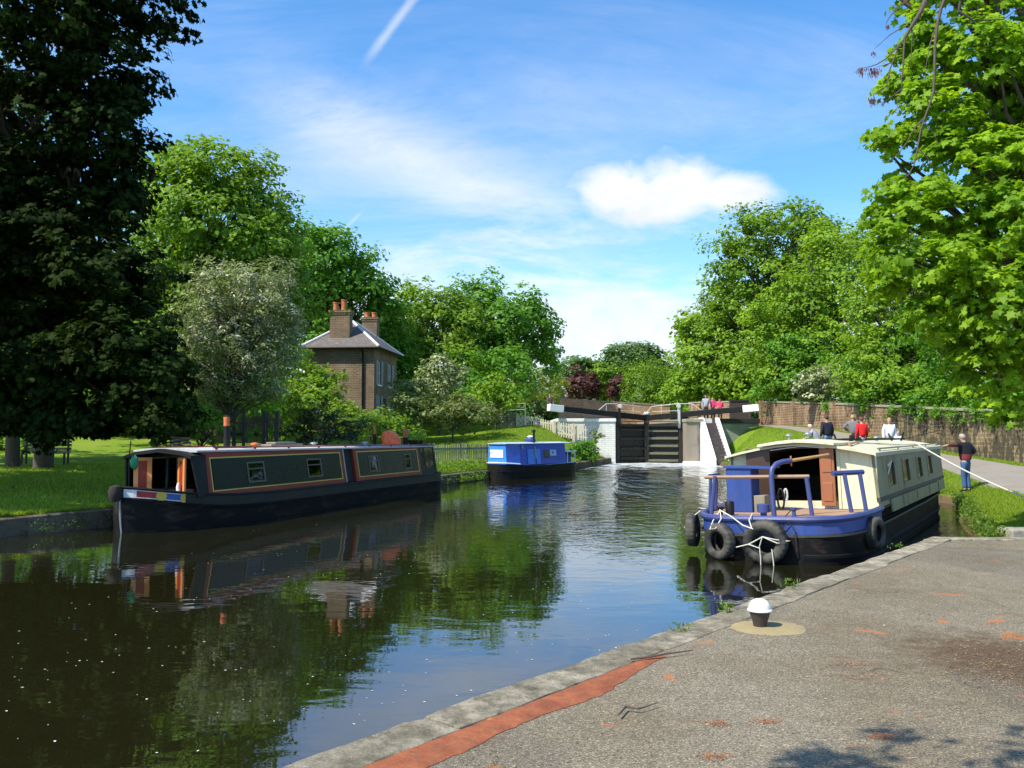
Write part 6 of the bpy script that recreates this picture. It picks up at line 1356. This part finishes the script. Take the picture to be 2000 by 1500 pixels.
# ------------------------------------------------------------------ people
DEF = dict(pelvis=(0, 0, .53), spine=(0, -.005, .61), chest=(0, 0, .72), neck=(0, .0, .825), skull=(0, .012, .875), face=(0, .018, .925), crown=(0, .008, .975),
           sl=(-.105, 0, .80), el=(-.135, -.02, .635), wl=(-.14, .03, .49), hl=(-.142, .05, .455), sr=(.105, 0, .80), er=(.135, -.02, .635), wr=(.14, .03, .49), hr=(.142, .05, .455),
           pl=(-.045, 0, .455), kl=(-.055, .01, .275), al=(-.055, -.012, .045), tl=(-.06, .07, .02), pr=(.045, 0, .455), kr=(.055, .01, .275), ar=(.055, -.012, .045), tr=(.06, .07, .02))
def skin(name, verts, edges, rad, root_i, mat, parent, sub=2):
    me = bpy.data.meshes.new(name); me.from_pydata([Vector(v) for v in verts], edges, []); me.materials.append(mat)
    o = bpy.data.objects.new(name, me); C.objects.link(o); o.parent = parent
    md = o.modifiers.new('skin', 'SKIN'); md.use_smooth_shade = True
    if not me.skin_vertices: me.skin_vertices.new() if hasattr(me.skin_vertices, 'new') else None
    sl_ = me.skin_vertices[0].data
    for i, r_ in enumerate(rad): sl_[i].radius = (r_, r_) if not isinstance(r_, tuple) else r_; sl_[i].use_root = (i == root_i)
    s_ = o.modifiers.new('subsurf', 'SUBSURF'); s_.levels = sub; s_.render_levels = sub
    return o
def person(label, loc, rz, H, top, legs, hair, pose=None, sleeve='long', coat=1.0, cat='person', group=None, skirt=False):
    J = dict(DEF); J.update(pose or {}); J = {k: Vector(v) * H for k, v in J.items()}
    root = thing('person', label, cat, loc, rz, group)
    V = []; E_ = []; Rd = []; ix = {}
    def add(k, p, r_, par=None):
        ix[k] = len(V); V.append(p); Rd.append(r_ * H)
        if par is not None: E_.append((ix[par], ix[k]))
    add('pelvis', J['pelvis'], .066); add('spine', J['spine'], .064, 'pelvis'); add('chest', J['chest'], .078, 'spine'); add('neckb', J['chest'].lerp(J['neck'], .75), .045, 'chest')
    add('neck', J['neck'], .030, 'neckb'); add('skull', J['skull'], .042, 'neck'); add('face', J['face'], .050, 'skull'); add('crown', J['crown'], .036, 'face')
    for s_ in 'lr':
        add('s' + s_, J['s' + s_], .034, 'chest'); add('e' + s_, J['e' + s_], .023, 's' + s_); add('w' + s_, J['w' + s_], .015, 'e' + s_); add('h' + s_, J['h' + s_], .019, 'w' + s_)
        add('p' + s_, J['p' + s_], .047, 'pelvis'); add('k' + s_, J['k' + s_], .034, 'p' + s_); add('a' + s_, J['a' + s_], .020, 'k' + s_); add('t' + s_, J['t' + s_], .017, 'a' + s_)
        d_ = (J['h' + s_] - J['w' + s_]).normalized(); sd_ = d_.cross(Vector((1, 0, 0)) if abs(d_.x) < .8 else Vector((0, 0, 1))).normalized()
        for k, (o_, l_) in enumerate(((-.018, .040), (-.006, .048), (.006, .046), (.018, .038))):
            b_ = J['h' + s_] + sd_ * o_ * H + d_ * .012 * H; add(f'f{s_}{k}', b_, .0062, 'h' + s_); add(f'g{s_}{k}', b_ + d_ * l_ * .6 * H, .0055, f'f{s_}{k}'); add(f'i{s_}{k}', b_ + (d_ * l_ + Vector((0, .010, -.004))) * H, .0045, f'g{s_}{k}')
        b_ = J['w' + s_].lerp(J['h' + s_], .6) - sd_ * .02 * H; add(f'u{s_}', b_, .0065, 'h' + s_); add(f'v{s_}', b_ + (d_ * .03 - sd_ * .012) * H, .0055, f'u{s_}')
    skin('body', V, E_, Rd, 0, M['skin'], root)
    # top
    V = []; E_ = []; Rd = []; ix = {}
    cf = coat
    add('pelvis', J['pelvis'] + Vector((0, 0, -.035 * H)), .088 * cf); add('spine', J['spine'], .086 * cf, 'pelvis'); add('chest', J['chest'], .094 * cf, 'spine'); add('neckb', J['chest'].lerp(J['neck'], .72), .056, 'chest')
    for s_ in 'lr':
        add('s' + s_, J['s' + s_], .043 * cf, 'chest')
        if sleeve == 'long': add('e' + s_, J['e' + s_], .033 * cf, 's' + s_); add('w' + s_, J['e' + s_].lerp(J['w' + s_], .93), .025 * cf, 'e' + s_)
        else: add('e' + s_, J['s' + s_].lerp(J['e' + s_], .6), .036 * cf, 's' + s_)
    skin('jacket' if cf > 1.05 else 'shirt', V, E_, Rd, 0, top, root)
    V = []; E_ = []; Rd = []; ix = {}
    add('waist', J['pelvis'] + Vector((0, 0, .02 * H)), .074); add('pelvis', J['pelvis'] + Vector((0, 0, -.03 * H)), .078, 'waist')
    for s_ in 'lr': add('p' + s_, J['p' + s_], .054, 'pelvis'); add('k' + s_, J['k' + s_], .043, 'p' + s_); add('a' + s_, J['k' + s_].lerp(J['a' + s_], .93), .033, 'k' + s_)
    skin('trousers', V, E_, Rd, 0, legs, root)
    for s_ in 'lr':
        a = J['a' + s_] + Vector((0, -.02 * H, -.012 * H)); b_ = J['t' + s_]; mb = MB(); mb.tube([a, a.lerp(b_, .5) + Vector((0, 0, .004 * H)), b_, b_ + (b_ - a).normalized() * .012 * H], [.024 * H, .026 * H, .022 * H, .010 * H], 10); mb.build('shoe', M['black'], root)
    # head detail
    f = J['face']; up = (J['crown'] - J['skull']).normalized(); side = Vector((1, 0, 0)); fw = side.cross(up) * -1; fw = fw if fw.y > 0 else -fw
    rr_ = .05 * H
    bm = bmesh.new(); bmesh.ops.create_icosphere(bm, subdivisions=3, radius=1)
    for v_ in bm.verts:
        c_ = v_.co.copy(); low = c_.z < -.15 and c_.y > -.2; k_ = 1.0 + .05 * math.sin(c_.x * 9 + c_.y * 7)
        if low or (c_.y > .35 and c_.z < .45): k_ *= .80
        v_.co = f + (side * c_.x * .96 + fw * (c_.y * 1.06 - .12) + up * (c_.z * 1.15 + .10)) * rr_ * 1.08 * k_
    me = bpy.data.meshes.new('hair'); bm.to_mesh(me); bm.free(); me.materials.append(hair); me.polygons.foreach_set('use_smooth', [True] * len(me.polygons)); o = bpy.data.objects.new('hair', me); C.objects.link(o); o.parent = root
    mb = MB(); mb.tube([f + fw * rr_ * .95 + up * rr_ * .15, f + fw * rr_ * 1.22 - up * rr_ * .15, f + fw * rr_ * .95 - up * rr_ * .25], [rr_ * .08, rr_ * .16, rr_ * .1], 8); mb.build('nose', M['skin'], root)
    for s_ in (-1, 1):
        mb = MB(); mb.lathe([(.0001, -.1 * rr_), (.1 * rr_, 0), (.0001, .1 * rr_)], 8, tuple(f + fw * rr_ * .92 + side * s_ * rr_ * .36 + up * rr_ * .08)); mb.build('eye', M['black'], root)
        mb = MB(); mb.lathe([(.0001, -.2 * rr_), (.14 * rr_, 0), (.0001, .2 * rr_)], 8, tuple(f + side * s_ * rr_ * .98 - up * rr_ * .02)); mb.build('ear', M['skin'], root)
    mb = MB(); mb.tube([f + fw * rr_ * .9 - up * rr_ * .5 - side * rr_ * .25, f + fw * rr_ * .97 - up * rr_ * .52, f + fw * rr_ * .9 - up * rr_ * .5 + side * rr_ * .25], .035 * rr_ + .0006, 6); mb.build('mouth', flat('lip', (.35, .12, .1)), root)
    return root
cl = {}
for k_, c_ in dict(navy=(.012, .014, .03), jeans=(.05, .11, .26), denim=(.10, .19, .36), red=(.75, .015, .02), white=(.72, .76, .85), grey=(.36, .38, .45), greyd=(.16, .17, .19), pink=(.80, .05, .22), hotpink=(.85, .06, .16), mustard=(.42, .22, .07), dark=(.02, .02, .025), brown=(.09, .06, .05), khaki=(.2, .17, .12), cream=(.6, .55, .45)).items(): cl[k_] = flat('cloth_' + k_, c_, .85)
hr_ = {k_: flat('hair_' + k_, c_, .7) for k_, c_ in dict(greyh=(.35, .30, .27), brown=(.08, .045, .03), dark=(.02, .015, .012), blonde=(.42, .27, .12), auburn=(.16, .05, .03), pale=(.6, .5, .42)).items()}
jk, t, b = principled('jacket_black_red', (.015, .013, .018), .8)
ob = t.add('ShaderNodeTexCoord').outputs['Object']; sz = t.add('ShaderNodeSeparateXYZ', i_0=ob)
band = t.math('MULTIPLY', t.smooth(sz.outputs[2], .93, .96), t.math('SUBTRACT', 1.0, t.smooth(sz.outputs[2], 1.07, 1.10)))
arm = t.math('GREATER_THAN', t.math('ABSOLUTE', sz.outputs[0]), .36)
c = t.mix(t.math('MAXIMUM', band, t.math('MULTIPLY', arm, .5)), (.015, .013, .022), (.30, .05, .055))
c = t.mix(t.math('MULTIPLY', t.smooth(sz.outputs[2], .905, .912), t.math('SUBTRACT', 1.0, t.smooth(sz.outputs[2], .922, .93))), c, (.5, .45, .42))
t.set(b, 'Base Color', t.mix(t.noise(ob, 9, 4), c, t.mix(1, c, (.6, .6, .6), 'MULTIPLY')))
person('grey haired man in black and red jacket and jeans holding the barge roof', (12.93, 24.9, float(zright(12.93, 24.9))), R(28), 1.70, jk, cl['jeans'], hr_['greyh'],
       dict(sl=(-.105, .0, .80), el=(-.25, .03, .795), wl=(-.385, .06, .79), hl=(-.415, .065, .785), er=(.19, -.05, .69), wr=(.13, .03, .60), hr=(.11, .05, .59), kl=(-.035, .02, .275), al=(-.03, .0, .045), tl=(-.03, .08, .02), kr=(.035, .0, .275), ar=(.035, -.03, .045), tr=(.05, .05, .02), neck=(-.005, .01, .825), skull=(-.012, .03, .87), face=(-.016, .042, .915), crown=(-.018, .04, .965)), coat=1.12)
def at_path(px, Y): x = (px - 1000) / 1700 * Y; return (x, Y, float(zright(x, Y)) + .02)
person('walker in a dark coat and light jeans, nearest the bicycle beyond the barge', at_path(1614, 33.8), R(15), 1.74, cl['navy'], cl['denim'], hr_['brown'], dict(kl=(-.05, .06, .28), al=(-.05, .07, .05), tl=(-.05, .14, .03)), coat=1.15)
person('stooping person in pale grey holding the bicycle left of the walker in the dark coat', at_path(1597, 33.6), R(60), 1.62, cl['grey'], cl['greyd'], hr_['pale'],
       dict(spine=(0, .03, .61), chest=(0, .09, .71), neck=(0, .14, .80), skull=(0, .17, .845), face=(0, .19, .885), crown=(0, .20, .93), sl=(-.10, .11, .79), sr=(.10, .11, .79), el=(-.12, .19, .66), wl=(-.11, .29, .60), hl=(-.11, .32, .59), er=(.12, .19, .66), wr=(.11, .29, .60), hr=(.11, .32, .59)))
person('woman in a bright red top walking beyond the barge', at_path(1682, 34.0), R(10), 1.64, cl['red'], cl['dark'], hr_['auburn'], dict(kr=(.05, .06, .28), ar=(.05, .07, .05), tr=(.05, .14, .03)), coat=1.12)
person('person in grey with a bent elbow half hidden behind the woman in red', at_path(1665, 35.6), R(-20), 1.68, cl['greyd'], cl['dark'], hr_['blonde'], dict(el=(-.21, -.02, .68), wl=(-.10, .06, .60), hl=(-.08, .07, .59)))
person('fair haired woman in a white and pale blue top right of the woman in red', at_path(1736, 33.6), R(170), 1.62, cl['white'], cl['greyd'], hr_['blonde'], coat=1.1)
person('small child in white beside the fair haired woman', at_path(1753, 33.2), R(160), 1.12, cl['white'], cl['white'], hr_['greyh'], coat=1.15)
PZ = LKZ
person('child in a mustard top with fair hair leaning at the right balance beam', (12.45, 58.0, PZ - .12), R(200), 1.32, cl['mustard'], cl['brown'], hr_['blonde'], dict(chest=(0, .04, .71), neck=(0, .07, .81), skull=(0, .09, .855), face=(0, .10, .90), crown=(0, .11, .95)))
person('man in a light grey shirt standing behind the right balance beam', (13.02, 58.4, PZ - .12), R(160), 1.80, cl['grey'], cl['dark'], hr_['dark'])
person('girl in a pink top next to the man in grey at the balance beam', (13.5, 58.5, PZ - .12), R(190), 1.62, cl['pink'], cl['dark'], hr_['auburn'], dict(el=(-.17, .04, .68), wl=(-.06, .12, .64), hl=(-.04, .14, .64)))
person('girl in a deep pink top, rightmost of the group at the balance beam', (13.95, 58.4, PZ - .12), R(170), 1.50, cl['hotpink'], cl['dark'], hr_['auburn'], dict(er=(.18, .0, .68), wr=(.10, .08, .62), hr=(.09, .1, .62)))
person('person in dark clothes sitting on the left balance beam end', (2.45, 56.35, 3.74 - .50 * 1.65), R(200), 1.65, cl['brown'], cl['dark'], hr_['brown'],
       dict(kl=(-.06, .22, .50), al=(-.06, .24, .27), tl=(-.06, .31, .25), kr=(.06, .22, .50), ar=(.06, .24, .27), tr=(.06, .31, .25), el=(-.13, .05, .65), wl=(-.08, .17, .58), hl=(-.06, .2, .56), er=(.13, .05, .65), wr=(.08, .17, .58), hr=(.06, .2, .56)), coat=1.1)
# bicycle
p_ = at_path(1580, 33.5)
bi = thing('bicycle', 'dark bicycle held by the stooping person on the towpath', 'bicycle', p_, R(-12)); TW = .33
for x in (-.52, .52):
    mb = MB(); mb.lathe([(TW - .016, -.015), (TW, 0), (TW - .016, .015), (TW - .03, 0)], 32, (x, 0, TW), axis='Y', close=True)
    for k in range(12): a = math.pi * 2 * k / 12; mb.tube([(x, 0, TW), (x + (TW - .02) * math.cos(a), 0, TW + (TW - .02) * math.sin(a))], .0025, 4)
    mb.build('wheel', M['black'], bi)
mb = MB()
for q in (((-.52, 0, TW), (-.08, 0, TW - .04)), ((-.08, 0, TW - .04), (.36, 0, .82)), ((-.08, 0, TW - .04), (-.22, 0, .86)), ((-.22, 0, .80), (.34, 0, .84)), ((-.52, 0, TW), (-.20, 0, .78)), ((.52, 0, TW), (.34, 0, .92))): mb.tube(q, .016, 6)
mb.build('frame', M['black'], bi)
mb = MB(); mb.tube([(.30, -.26, .99), (.36, 0, .97), (.30, .26, .99)], .014, 6).tube([(.34, 0, .9), (.36, 0, .98)], .016, 6); mb.build('handlebar', M['black'], bi)
mb = MB(); mb.hexa([(-.34, -.06, .86), (-.08, -.02, .86), (-.08, .02, .86), (-.34, .06, .86), (-.34, -.07, .90), (-.08, -.02, .90), (-.08, .02, .90), (-.34, .07, .90)]); mb.build('saddle', M['black'], bi)

# ------------------------------------------------------------------ grass, weeds, litter
def blades(name, label, xy, zf, h, wd, mat, seed, lean=.35, kind='stuff', cat='grass'):
    r = np.random.default_rng(seed); n = len(xy); z = zf(xy[:, 0], xy[:, 1]); a = r.uniform(0, 6.283, n); hh = h * r.uniform(.5, 1.3, n); ww = wd * r.uniform(.7, 1.3, n)
    dx_, dy_ = np.cos(a) * ww / 2, np.sin(a) * ww / 2; ln = r.normal(0, lean, (n, 2)) * hh[:, None]
    V = np.zeros((n, 3, 3)); V[:, 0] = np.stack([xy[:, 0] - dx_, xy[:, 1] - dy_, z - .01], 1); V[:, 1] = np.stack([xy[:, 0] + dx_, xy[:, 1] + dy_, z - .01], 1); V[:, 2] = np.stack([xy[:, 0] + ln[:, 0], xy[:, 1] + ln[:, 1], z + hh], 1)
    me = bpy.data.meshes.new(name); fast_mesh(me, V.reshape(-1, 3), np.arange(n * 3).reshape(-1, 3), r.random(n)); me.materials.append(mat); o = bpy.data.objects.new(name, me); C.objects.link(o); return tag(o, label, cat, kind=kind)
r = np.random.default_rng(5)
def scat(n, f, y0, y1, pw=1.0):
    y = y0 + (y1 - y0) * r.random(n) ** pw; lo, hi = f(y); return np.stack([lo + (hi - lo) * r.random(n), y], 1)
pl_x = lambda y: np.interp(y, PCY, PCX); pw_ = lambda y: np.interp(y, PCY, PW)
xy = np.concatenate([scat(70000, lambda y: (XR(y) + .1, np.maximum(pl_x(y) - pw_(y) + .06, XR(y) + .2)), 15.3, 58, 1.5), scat(22000, lambda y: (pl_x(y) + pw_(y) - .05, np.full_like(y, 18.6)), 20, 58, 1.3)])
blades('bank_grass', 'short sunlit grass on the right bank and verge', xy, zright, .075, .022, M['grass'], 1)
xy = np.concatenate([scat(90000, lambda y: (XL(y) - np.interp(y, [15, 60], [12, 16]), XL(y) - .5), 15, 56, 1.6), scat(50000, lambda y: (XL(y) - 7, XL(y) - .5), 36, 57, 1)])
blades('lawn_grass', 'lawn grass on the left bank', xy, zleft, .075, .024, M['grass'], 2)
yy_ = r.uniform(12, 34, 9000); xy = np.stack([XL(yy_) - .42 + .16 * wob(yy_, yy_ * 0, 3.0), yy_], 1)
blades('edge_grass', 'ragged grass growing over the left bank coping', xy, lambda x, y: np.full(len(x), .35), .12, .03, M['grass'], 8, lean=.8)
# taller weeds at the water edges
def weeds(name, label, pts, n, h, spread, mat, seed, leaf=.07, zf=None):
    rw = np.random.default_rng(seed); pts = np.array(pts, float); k = rw.integers(0, len(pts), n); base = pts[k] + rw.normal(0, 1, (n, 3)) * (spread, spread, 0)
    t_ = rw.random(n); pos = base + np.stack([rw.normal(0, .04, n), rw.normal(0, .04, n), h * t_ * rw.uniform(.4, 1, n)], 1)
    me = leaves_mesh(name, pos, rw.normal(size=(n, 3)) + (0, 0, .4), leaf, rw, 'long'); me.materials.append(mat); o = bpy.data.objects.new(name, me); C.objects.link(o); return tag(o, label, 'weeds', kind='stuff')
yy_ = r.uniform(15.2, 24.5, 90); weeds('bank_weeds', 'bright weeds growing from the right bank into the water', [(float(XR(y)) + .06, y, .08) for y in yy_], 6500, .34, .10, M['reed'], 3, .085)
yy_ = r.uniform(24.5, 56, 60); weeds('edge_weeds', 'weeds along the foot of the far right bank', [(float(XR(y)) + .1, y, .15) for y in yy_], 3000, .35, .2, M['reed'], 4, .1)
yy_ = np.concatenate([r.uniform(33.0, 38, 60), r.uniform(38, 46, 60)]); weeds('fence_weeds', 'tangled weeds at the foot of the paling fence on the left bank', [(float(XL(y)) - .5 - .9 * r.random(), y, .4) for y in yy_], 9000, .5, .25, M['leaf_mid'], 5, .12)
yy_ = r.uniform(32.8, 37.2, 14); weeds('coping_weeds', 'weeds trailing over the coping to the water between the two left boats', [(float(XL(y)) + .02, y, .05) for y in yy_], 1200, .35, .14, M['leaf_mid'], 6, .1)
yy_ = r.uniform(12, 18.6, 40); weeds('coping_weeds', 'weeds and moss trailing over the coping at the far left', [(float(XL(y)) + .03, y, .06) for y in yy_], 1500, .3, .10, M['leaf_deep'], 9, .05)
# weeds in the joints of the quay
for lab, (px_, py_), n_, h_ in (('small green weed sprouting from the quay edge left of the bollard', (1428, 1196), 45, .10), ('small green weed at the quay edge beyond the bollard', (1550, 1148), 45, .09), ('tiny weed at the quay edge near the end of the red edging', (1327, 1232), 24, .06), ('tuft of weed at the far corner of the quay edge', (1757, 1070), 30, .07)):
    g = G(px_, py_, .40); rw = np.random.default_rng(n_ + int(px_)); pos = rw.normal(0, 1, (n_, 3)) * (.05, .04, 0) + np.stack([np.zeros(n_), np.zeros(n_), h_ * rw.random(n_)], 1)
    me = leaves_mesh('weed', pos, rw.normal(size=(n_, 3)) + (0, -.4, .2), .055, rw, 'long'); me.materials.append(M['reed']); o = bpy.data.objects.new('weed', me); C.objects.link(o); o.location = (g.x - .02, g.y + .02, .40); tag(o, lab, 'weed')
# litter : dead leaves, seed wings and bits on the quay
def litter(name, label, n, mat, size, seed, centers=None, zz=zq + .004):
    rw = np.random.default_rng(seed)
    if centers is None: p = np.stack([rw.uniform(-1.2, 9, n), rw.uniform(2.2, 13, n)], 1)
    else:
        cc = np.array(centers); k = rw.integers(0, len(cc), n); p = cc[k, :2] + rw.normal(0, 1, (n, 2)) * cc[k, 2:4]
    off = (p - np.array(Q(0, .62))) @ np.array([en.x, en.y]); p = p[(off > 0) & (p[:, 1] < 13)]
    pos = np.concatenate([p, np.full((len(p), 1), zz)], 1); nr = rw.normal(0, .25, (len(p), 3)) + (0, 0, 1); me = leaves_mesh(name, pos + (0, 0, .004), nr, size, rw, 'long' if size < .05 else 'quad'); me.materials.append(mat); o = bpy.data.objects.new(name, me); C.objects.link(o); return tag(o, label, 'litter', kind='stuff')
M['deadleaf'] = leafmat('dead_leaf', (.16, .09, .045), (.42, .30, .16), .1, (1, 1, 1)); M['chip'] = leafmat('pale_bits', (.40, .35, .24), (.6, .55, .42), .05, (1, 1, 1)); M['rustbit'] = leafmat('rust_bits', (.30, .09, .03), (.45, .16, .05), .05, (1, 1, 1))
litter('leaf_litter', 'scattered brown leaf scraps on the tarmac', 900, M['deadleaf'], .026, 1)
litter('seed_bits', 'scattered pale seed wings on the tarmac', 350, M['chip'], .02, 2)
litter('dirt_patch', 'patch of brown leaf crumbs on the right of the quay', 2600, M['deadleaf'], .022, 3, [(3.5, 6.3, .38, .45), (3.9, 6.7, .4, .5), (3.3, 5.9, .3, .25), (4.2, 6.0, .5, .5)])
litter('rusty_crumbs', 'reddish crumbs in the middle of the quay', 900, M['rustbit'], .016, 4, [(tuple(G(1660, 1300, .385))[:2] + (.16, .06)), (tuple(G(1700, 1325, .385))[:2] + (.14, .05)), (tuple(G(1400, 1415, .385))[:2] + (.04, .03)), (tuple(G(1500, 1410, .385))[:2] + (.05, .03)), (tuple(G(1390, 1480, .385))[:2] + (.05, .03)), (tuple(G(1720, 1440, .385))[:2] + (.05, .03))])
M['moss'] = leafmat('moss', (.05, .09, .02), (.16, .2, .05), .1)
ec = [(*Q(t_, .60 + .05 * math.sin(t_)), .12, .10) for t_ in np.arange(8, LQ - 1, .5)]
litter('joint_litter', 'leaf crumbs gathered along the joint behind the coping', 1500, M['deadleaf'], .018, 7, ec); litter('joint_moss', 'scraps of moss along the joint behind the coping', 500, M['moss'], .02, 8, [e_ for k_, e_ in enumerate(ec) if k_ % 3 == 0])
# twigs
for lab, pts_ in (('thin dark twig lying on the coping by the end of the red edging', [(1232, 1287), (1262, 1284), (1300, 1277), (1352, 1270)]), ('crooked mossy twig lying on the tarmac near the red edging', [(1208, 1396), (1222, 1380), (1246, 1384), (1262, 1380), (1284, 1372)])):
    m_ = MB(); P_ = [G(x, y, zq + .028) for x, y in pts_]; o_ = P_[0].copy(); m_.tube([p - o_ for p in P_], [.006, .008, .007, .004, .003][:len(P_)], 6)
    o = m_.build('twig', M['twig']); o.location = o_; tag(o, lab, 'twig')
# floating petals on the water
rw = np.random.default_rng(31); N_ = 1500; _cl = np.stack([rw.uniform(-.6, .1, 26), 4.5 + 11 * rw.random(26) ** 1.3], 1)
yv = 4.3 + 15 * rw.random(N_) ** 1.1; xv = rw.uniform(-.62, .12, N_) * yv; _m = rw.random(N_) < .55; _q = rw.integers(0, 26, N_); yv = np.where(_m, _cl[_q, 1] + rw.normal(0, .35, N_), yv); xv = np.where(_m, _cl[_q, 0] * _cl[_q, 1] + rw.normal(0, .45, N_), xv); k = (rw.random(N_) < .33) & (xv < (E0.x + (yv - E0.y) * ed.x / ed.y) - .15) & ((np.sin(xv * 1.3 + 1) + np.cos(yv * .9) + rw.normal(0, .9, N_)) > 0.1)
xv, yv = xv[k], yv[k]; pos = np.stack([xv, yv, np.full(len(xv), .003)], 1); me = leaves_mesh('petals', pos, rw.normal(0, .02, (len(xv), 3)) + (0, 0, 1), .022, rw, 'quad'); 
M['petal'] = leafmat('petal', (.55, .55, .50), (.78, .78, .74), .1, (1, 1, 1)); me.materials.append(M['petal']); o = bpy.data.objects.new('floating_petals', me); C.objects.link(o); tag(o, 'white petals and fluff floating on the near water', 'petals', kind='stuff')
# ------------------------------------------------------------------ bare hanging ash branch and the tree it belongs to, rooted behind the camera's right
ax_b = Vector((5.6, .6, zq))
ra = np.random.default_rng(77); root = thing('ash_tree', 'nearly bare ash branches with hanging seed keys at the top right', 'tree', ax_b)
mb = MB(); A = lambda px, py, Y=9.0: W(px, py, Y) - ax_b
fork = Vector((-.6, 2.2, 6.6)); 
mb.tube([(0, 0, -.3), (0, 0, .2), (.05, .1, 2.2), (-.1, .5, 4.4), fork], [.30, .24, .2, .15, .10], 10)
mb.tube([fork, fork.lerp(A(1830, -60), .5) + Vector((0, 0, .5)), A(1830, -60), A(1808, 0), A(1797, 25), A(1778, 55), A(1767, 75)], [.08, .06, .035, .028, .024, .018, .016], 7)
key_pts = []
def tw(pts, r0=.010):
    P_ = [A(*p) for p in pts]; mb.tube(P_, [r0 * (1 - .75 * k / (len(P_) - 1)) for k in range(len(P_))], 5)
tw([(1808, 0), (1795, 30), (1780, 52), (1772, 50), (1755, 58), (1738, 68), (1725, 80), (1708, 95)]); tw([(1778, -5), (1758, 12), (1740, 30), (1731, 44), (1733, 55)])
tw([(1767, 75), (1750, 95), (1730, 115), (1712, 126), (1698, 130), (1683, 133)]); tw([(1757, 85), (1748, 110), (1738, 135), (1733, 160), (1731, 168), (1716, 180), (1706, 185)])
tw([(1742, 122), (1728, 127), (1712, 131)], .006); tw([(1767, 75), (1765, 100), (1764, 130), (1761, 160), (1762, 173)], .014); tw([(1762, 173), (1750, 182), (1738, 192), (1725, 200)], .008); tw([(1731, 168), (1738, 178)], .006)
tw([(1781, 45), (1781, 75), (1780, 105), (1778, 125)], .007); tw([(1848, -10), (1838, 15), (1830, 50), (1826, 90), (1825, 140), (1823, 180), (1815, 205), (1806, 230), (1790, 245), (1779, 262), (1770, 280)], .020)
tw([(1830, 50), (1818, 80), (1810, 120), (1806, 160)], .008); tw([(1806, 230), (1798, 255), (1792, 290), (1786, 320), (1776, 340), (1760, 352)], .012); tw([(1770, 280), (1755, 300), (1735, 315)], .007); tw([(1762, 173), (1752, 200), (1752, 225)], .006)
tw([(1806, 240), (1822, 258), (1838, 290)], .006); tw([(1795, 290), (1812, 310), (1824, 328)], .006); tw([(1880, -20), (1872, 20), (1900, 40), (1960, 38), (1990, 15)], .016); tw([(1823, 180), (1840, 184), (1862, 180)], .006)
mb.build('trunk', M['twig'], root, fix=False)
M['keys'] = leafmat('seed_key', (.10, .05, .07), (.24, .12, .13), .25, (1, 1, 1))
for px_, py_, n_, s_ in ((1683, 135, 50, 12), (1706, 135, 75, 12), (1706, 103, 22, 6), (1733, 52, 12, 4), (1704, 194, 60, 9), (1725, 200, 10, 5), (1760, 150, 12, 4)):
    kp = np.array([np.array(A(px_ + ra.normal(0, s_ * .45), py_ + abs(ra.normal(0, s_ * .7)), 9.0 + ra.normal(0, .05))) for _ in range(n_)])
    me = leaves_mesh('seed_keys', kp, ra.normal(size=kp.shape) * (1, 1, .2), .045, ra, 'long', fwd=np.tile((0.1, 0, -1.), (len(kp), 1))); me.materials.append(M['keys']); o = bpy.data.objects.new('seed_keys', me); C.objects.link(o); o.parent = root
# its leafy crown, over the photographer, shades the bottom right of the quay
B_ = [(np.array((-1.6, 1.55, 6.2)), np.array((1.35, .55, .6))), (np.array((-.3, 1.0, 6.6)), np.array((1.6, .8, .8))), (np.array((3.6, -.6, 8.2)), np.array((2.6, 1.8, 1.4)))]
pos, nrm, cl_, tone = crown_points(B_, ra, 2.6, .4, 30, .9, .3, .5); ab = np.array(ax_b)
me = leaves_mesh('crown', pos - ab, nrm, .12, ra, rndv=tone); me.materials.append(M['leaf_deep']); o = bpy.data.objects.new('crown', me); C.objects.link(o); o.parent = root
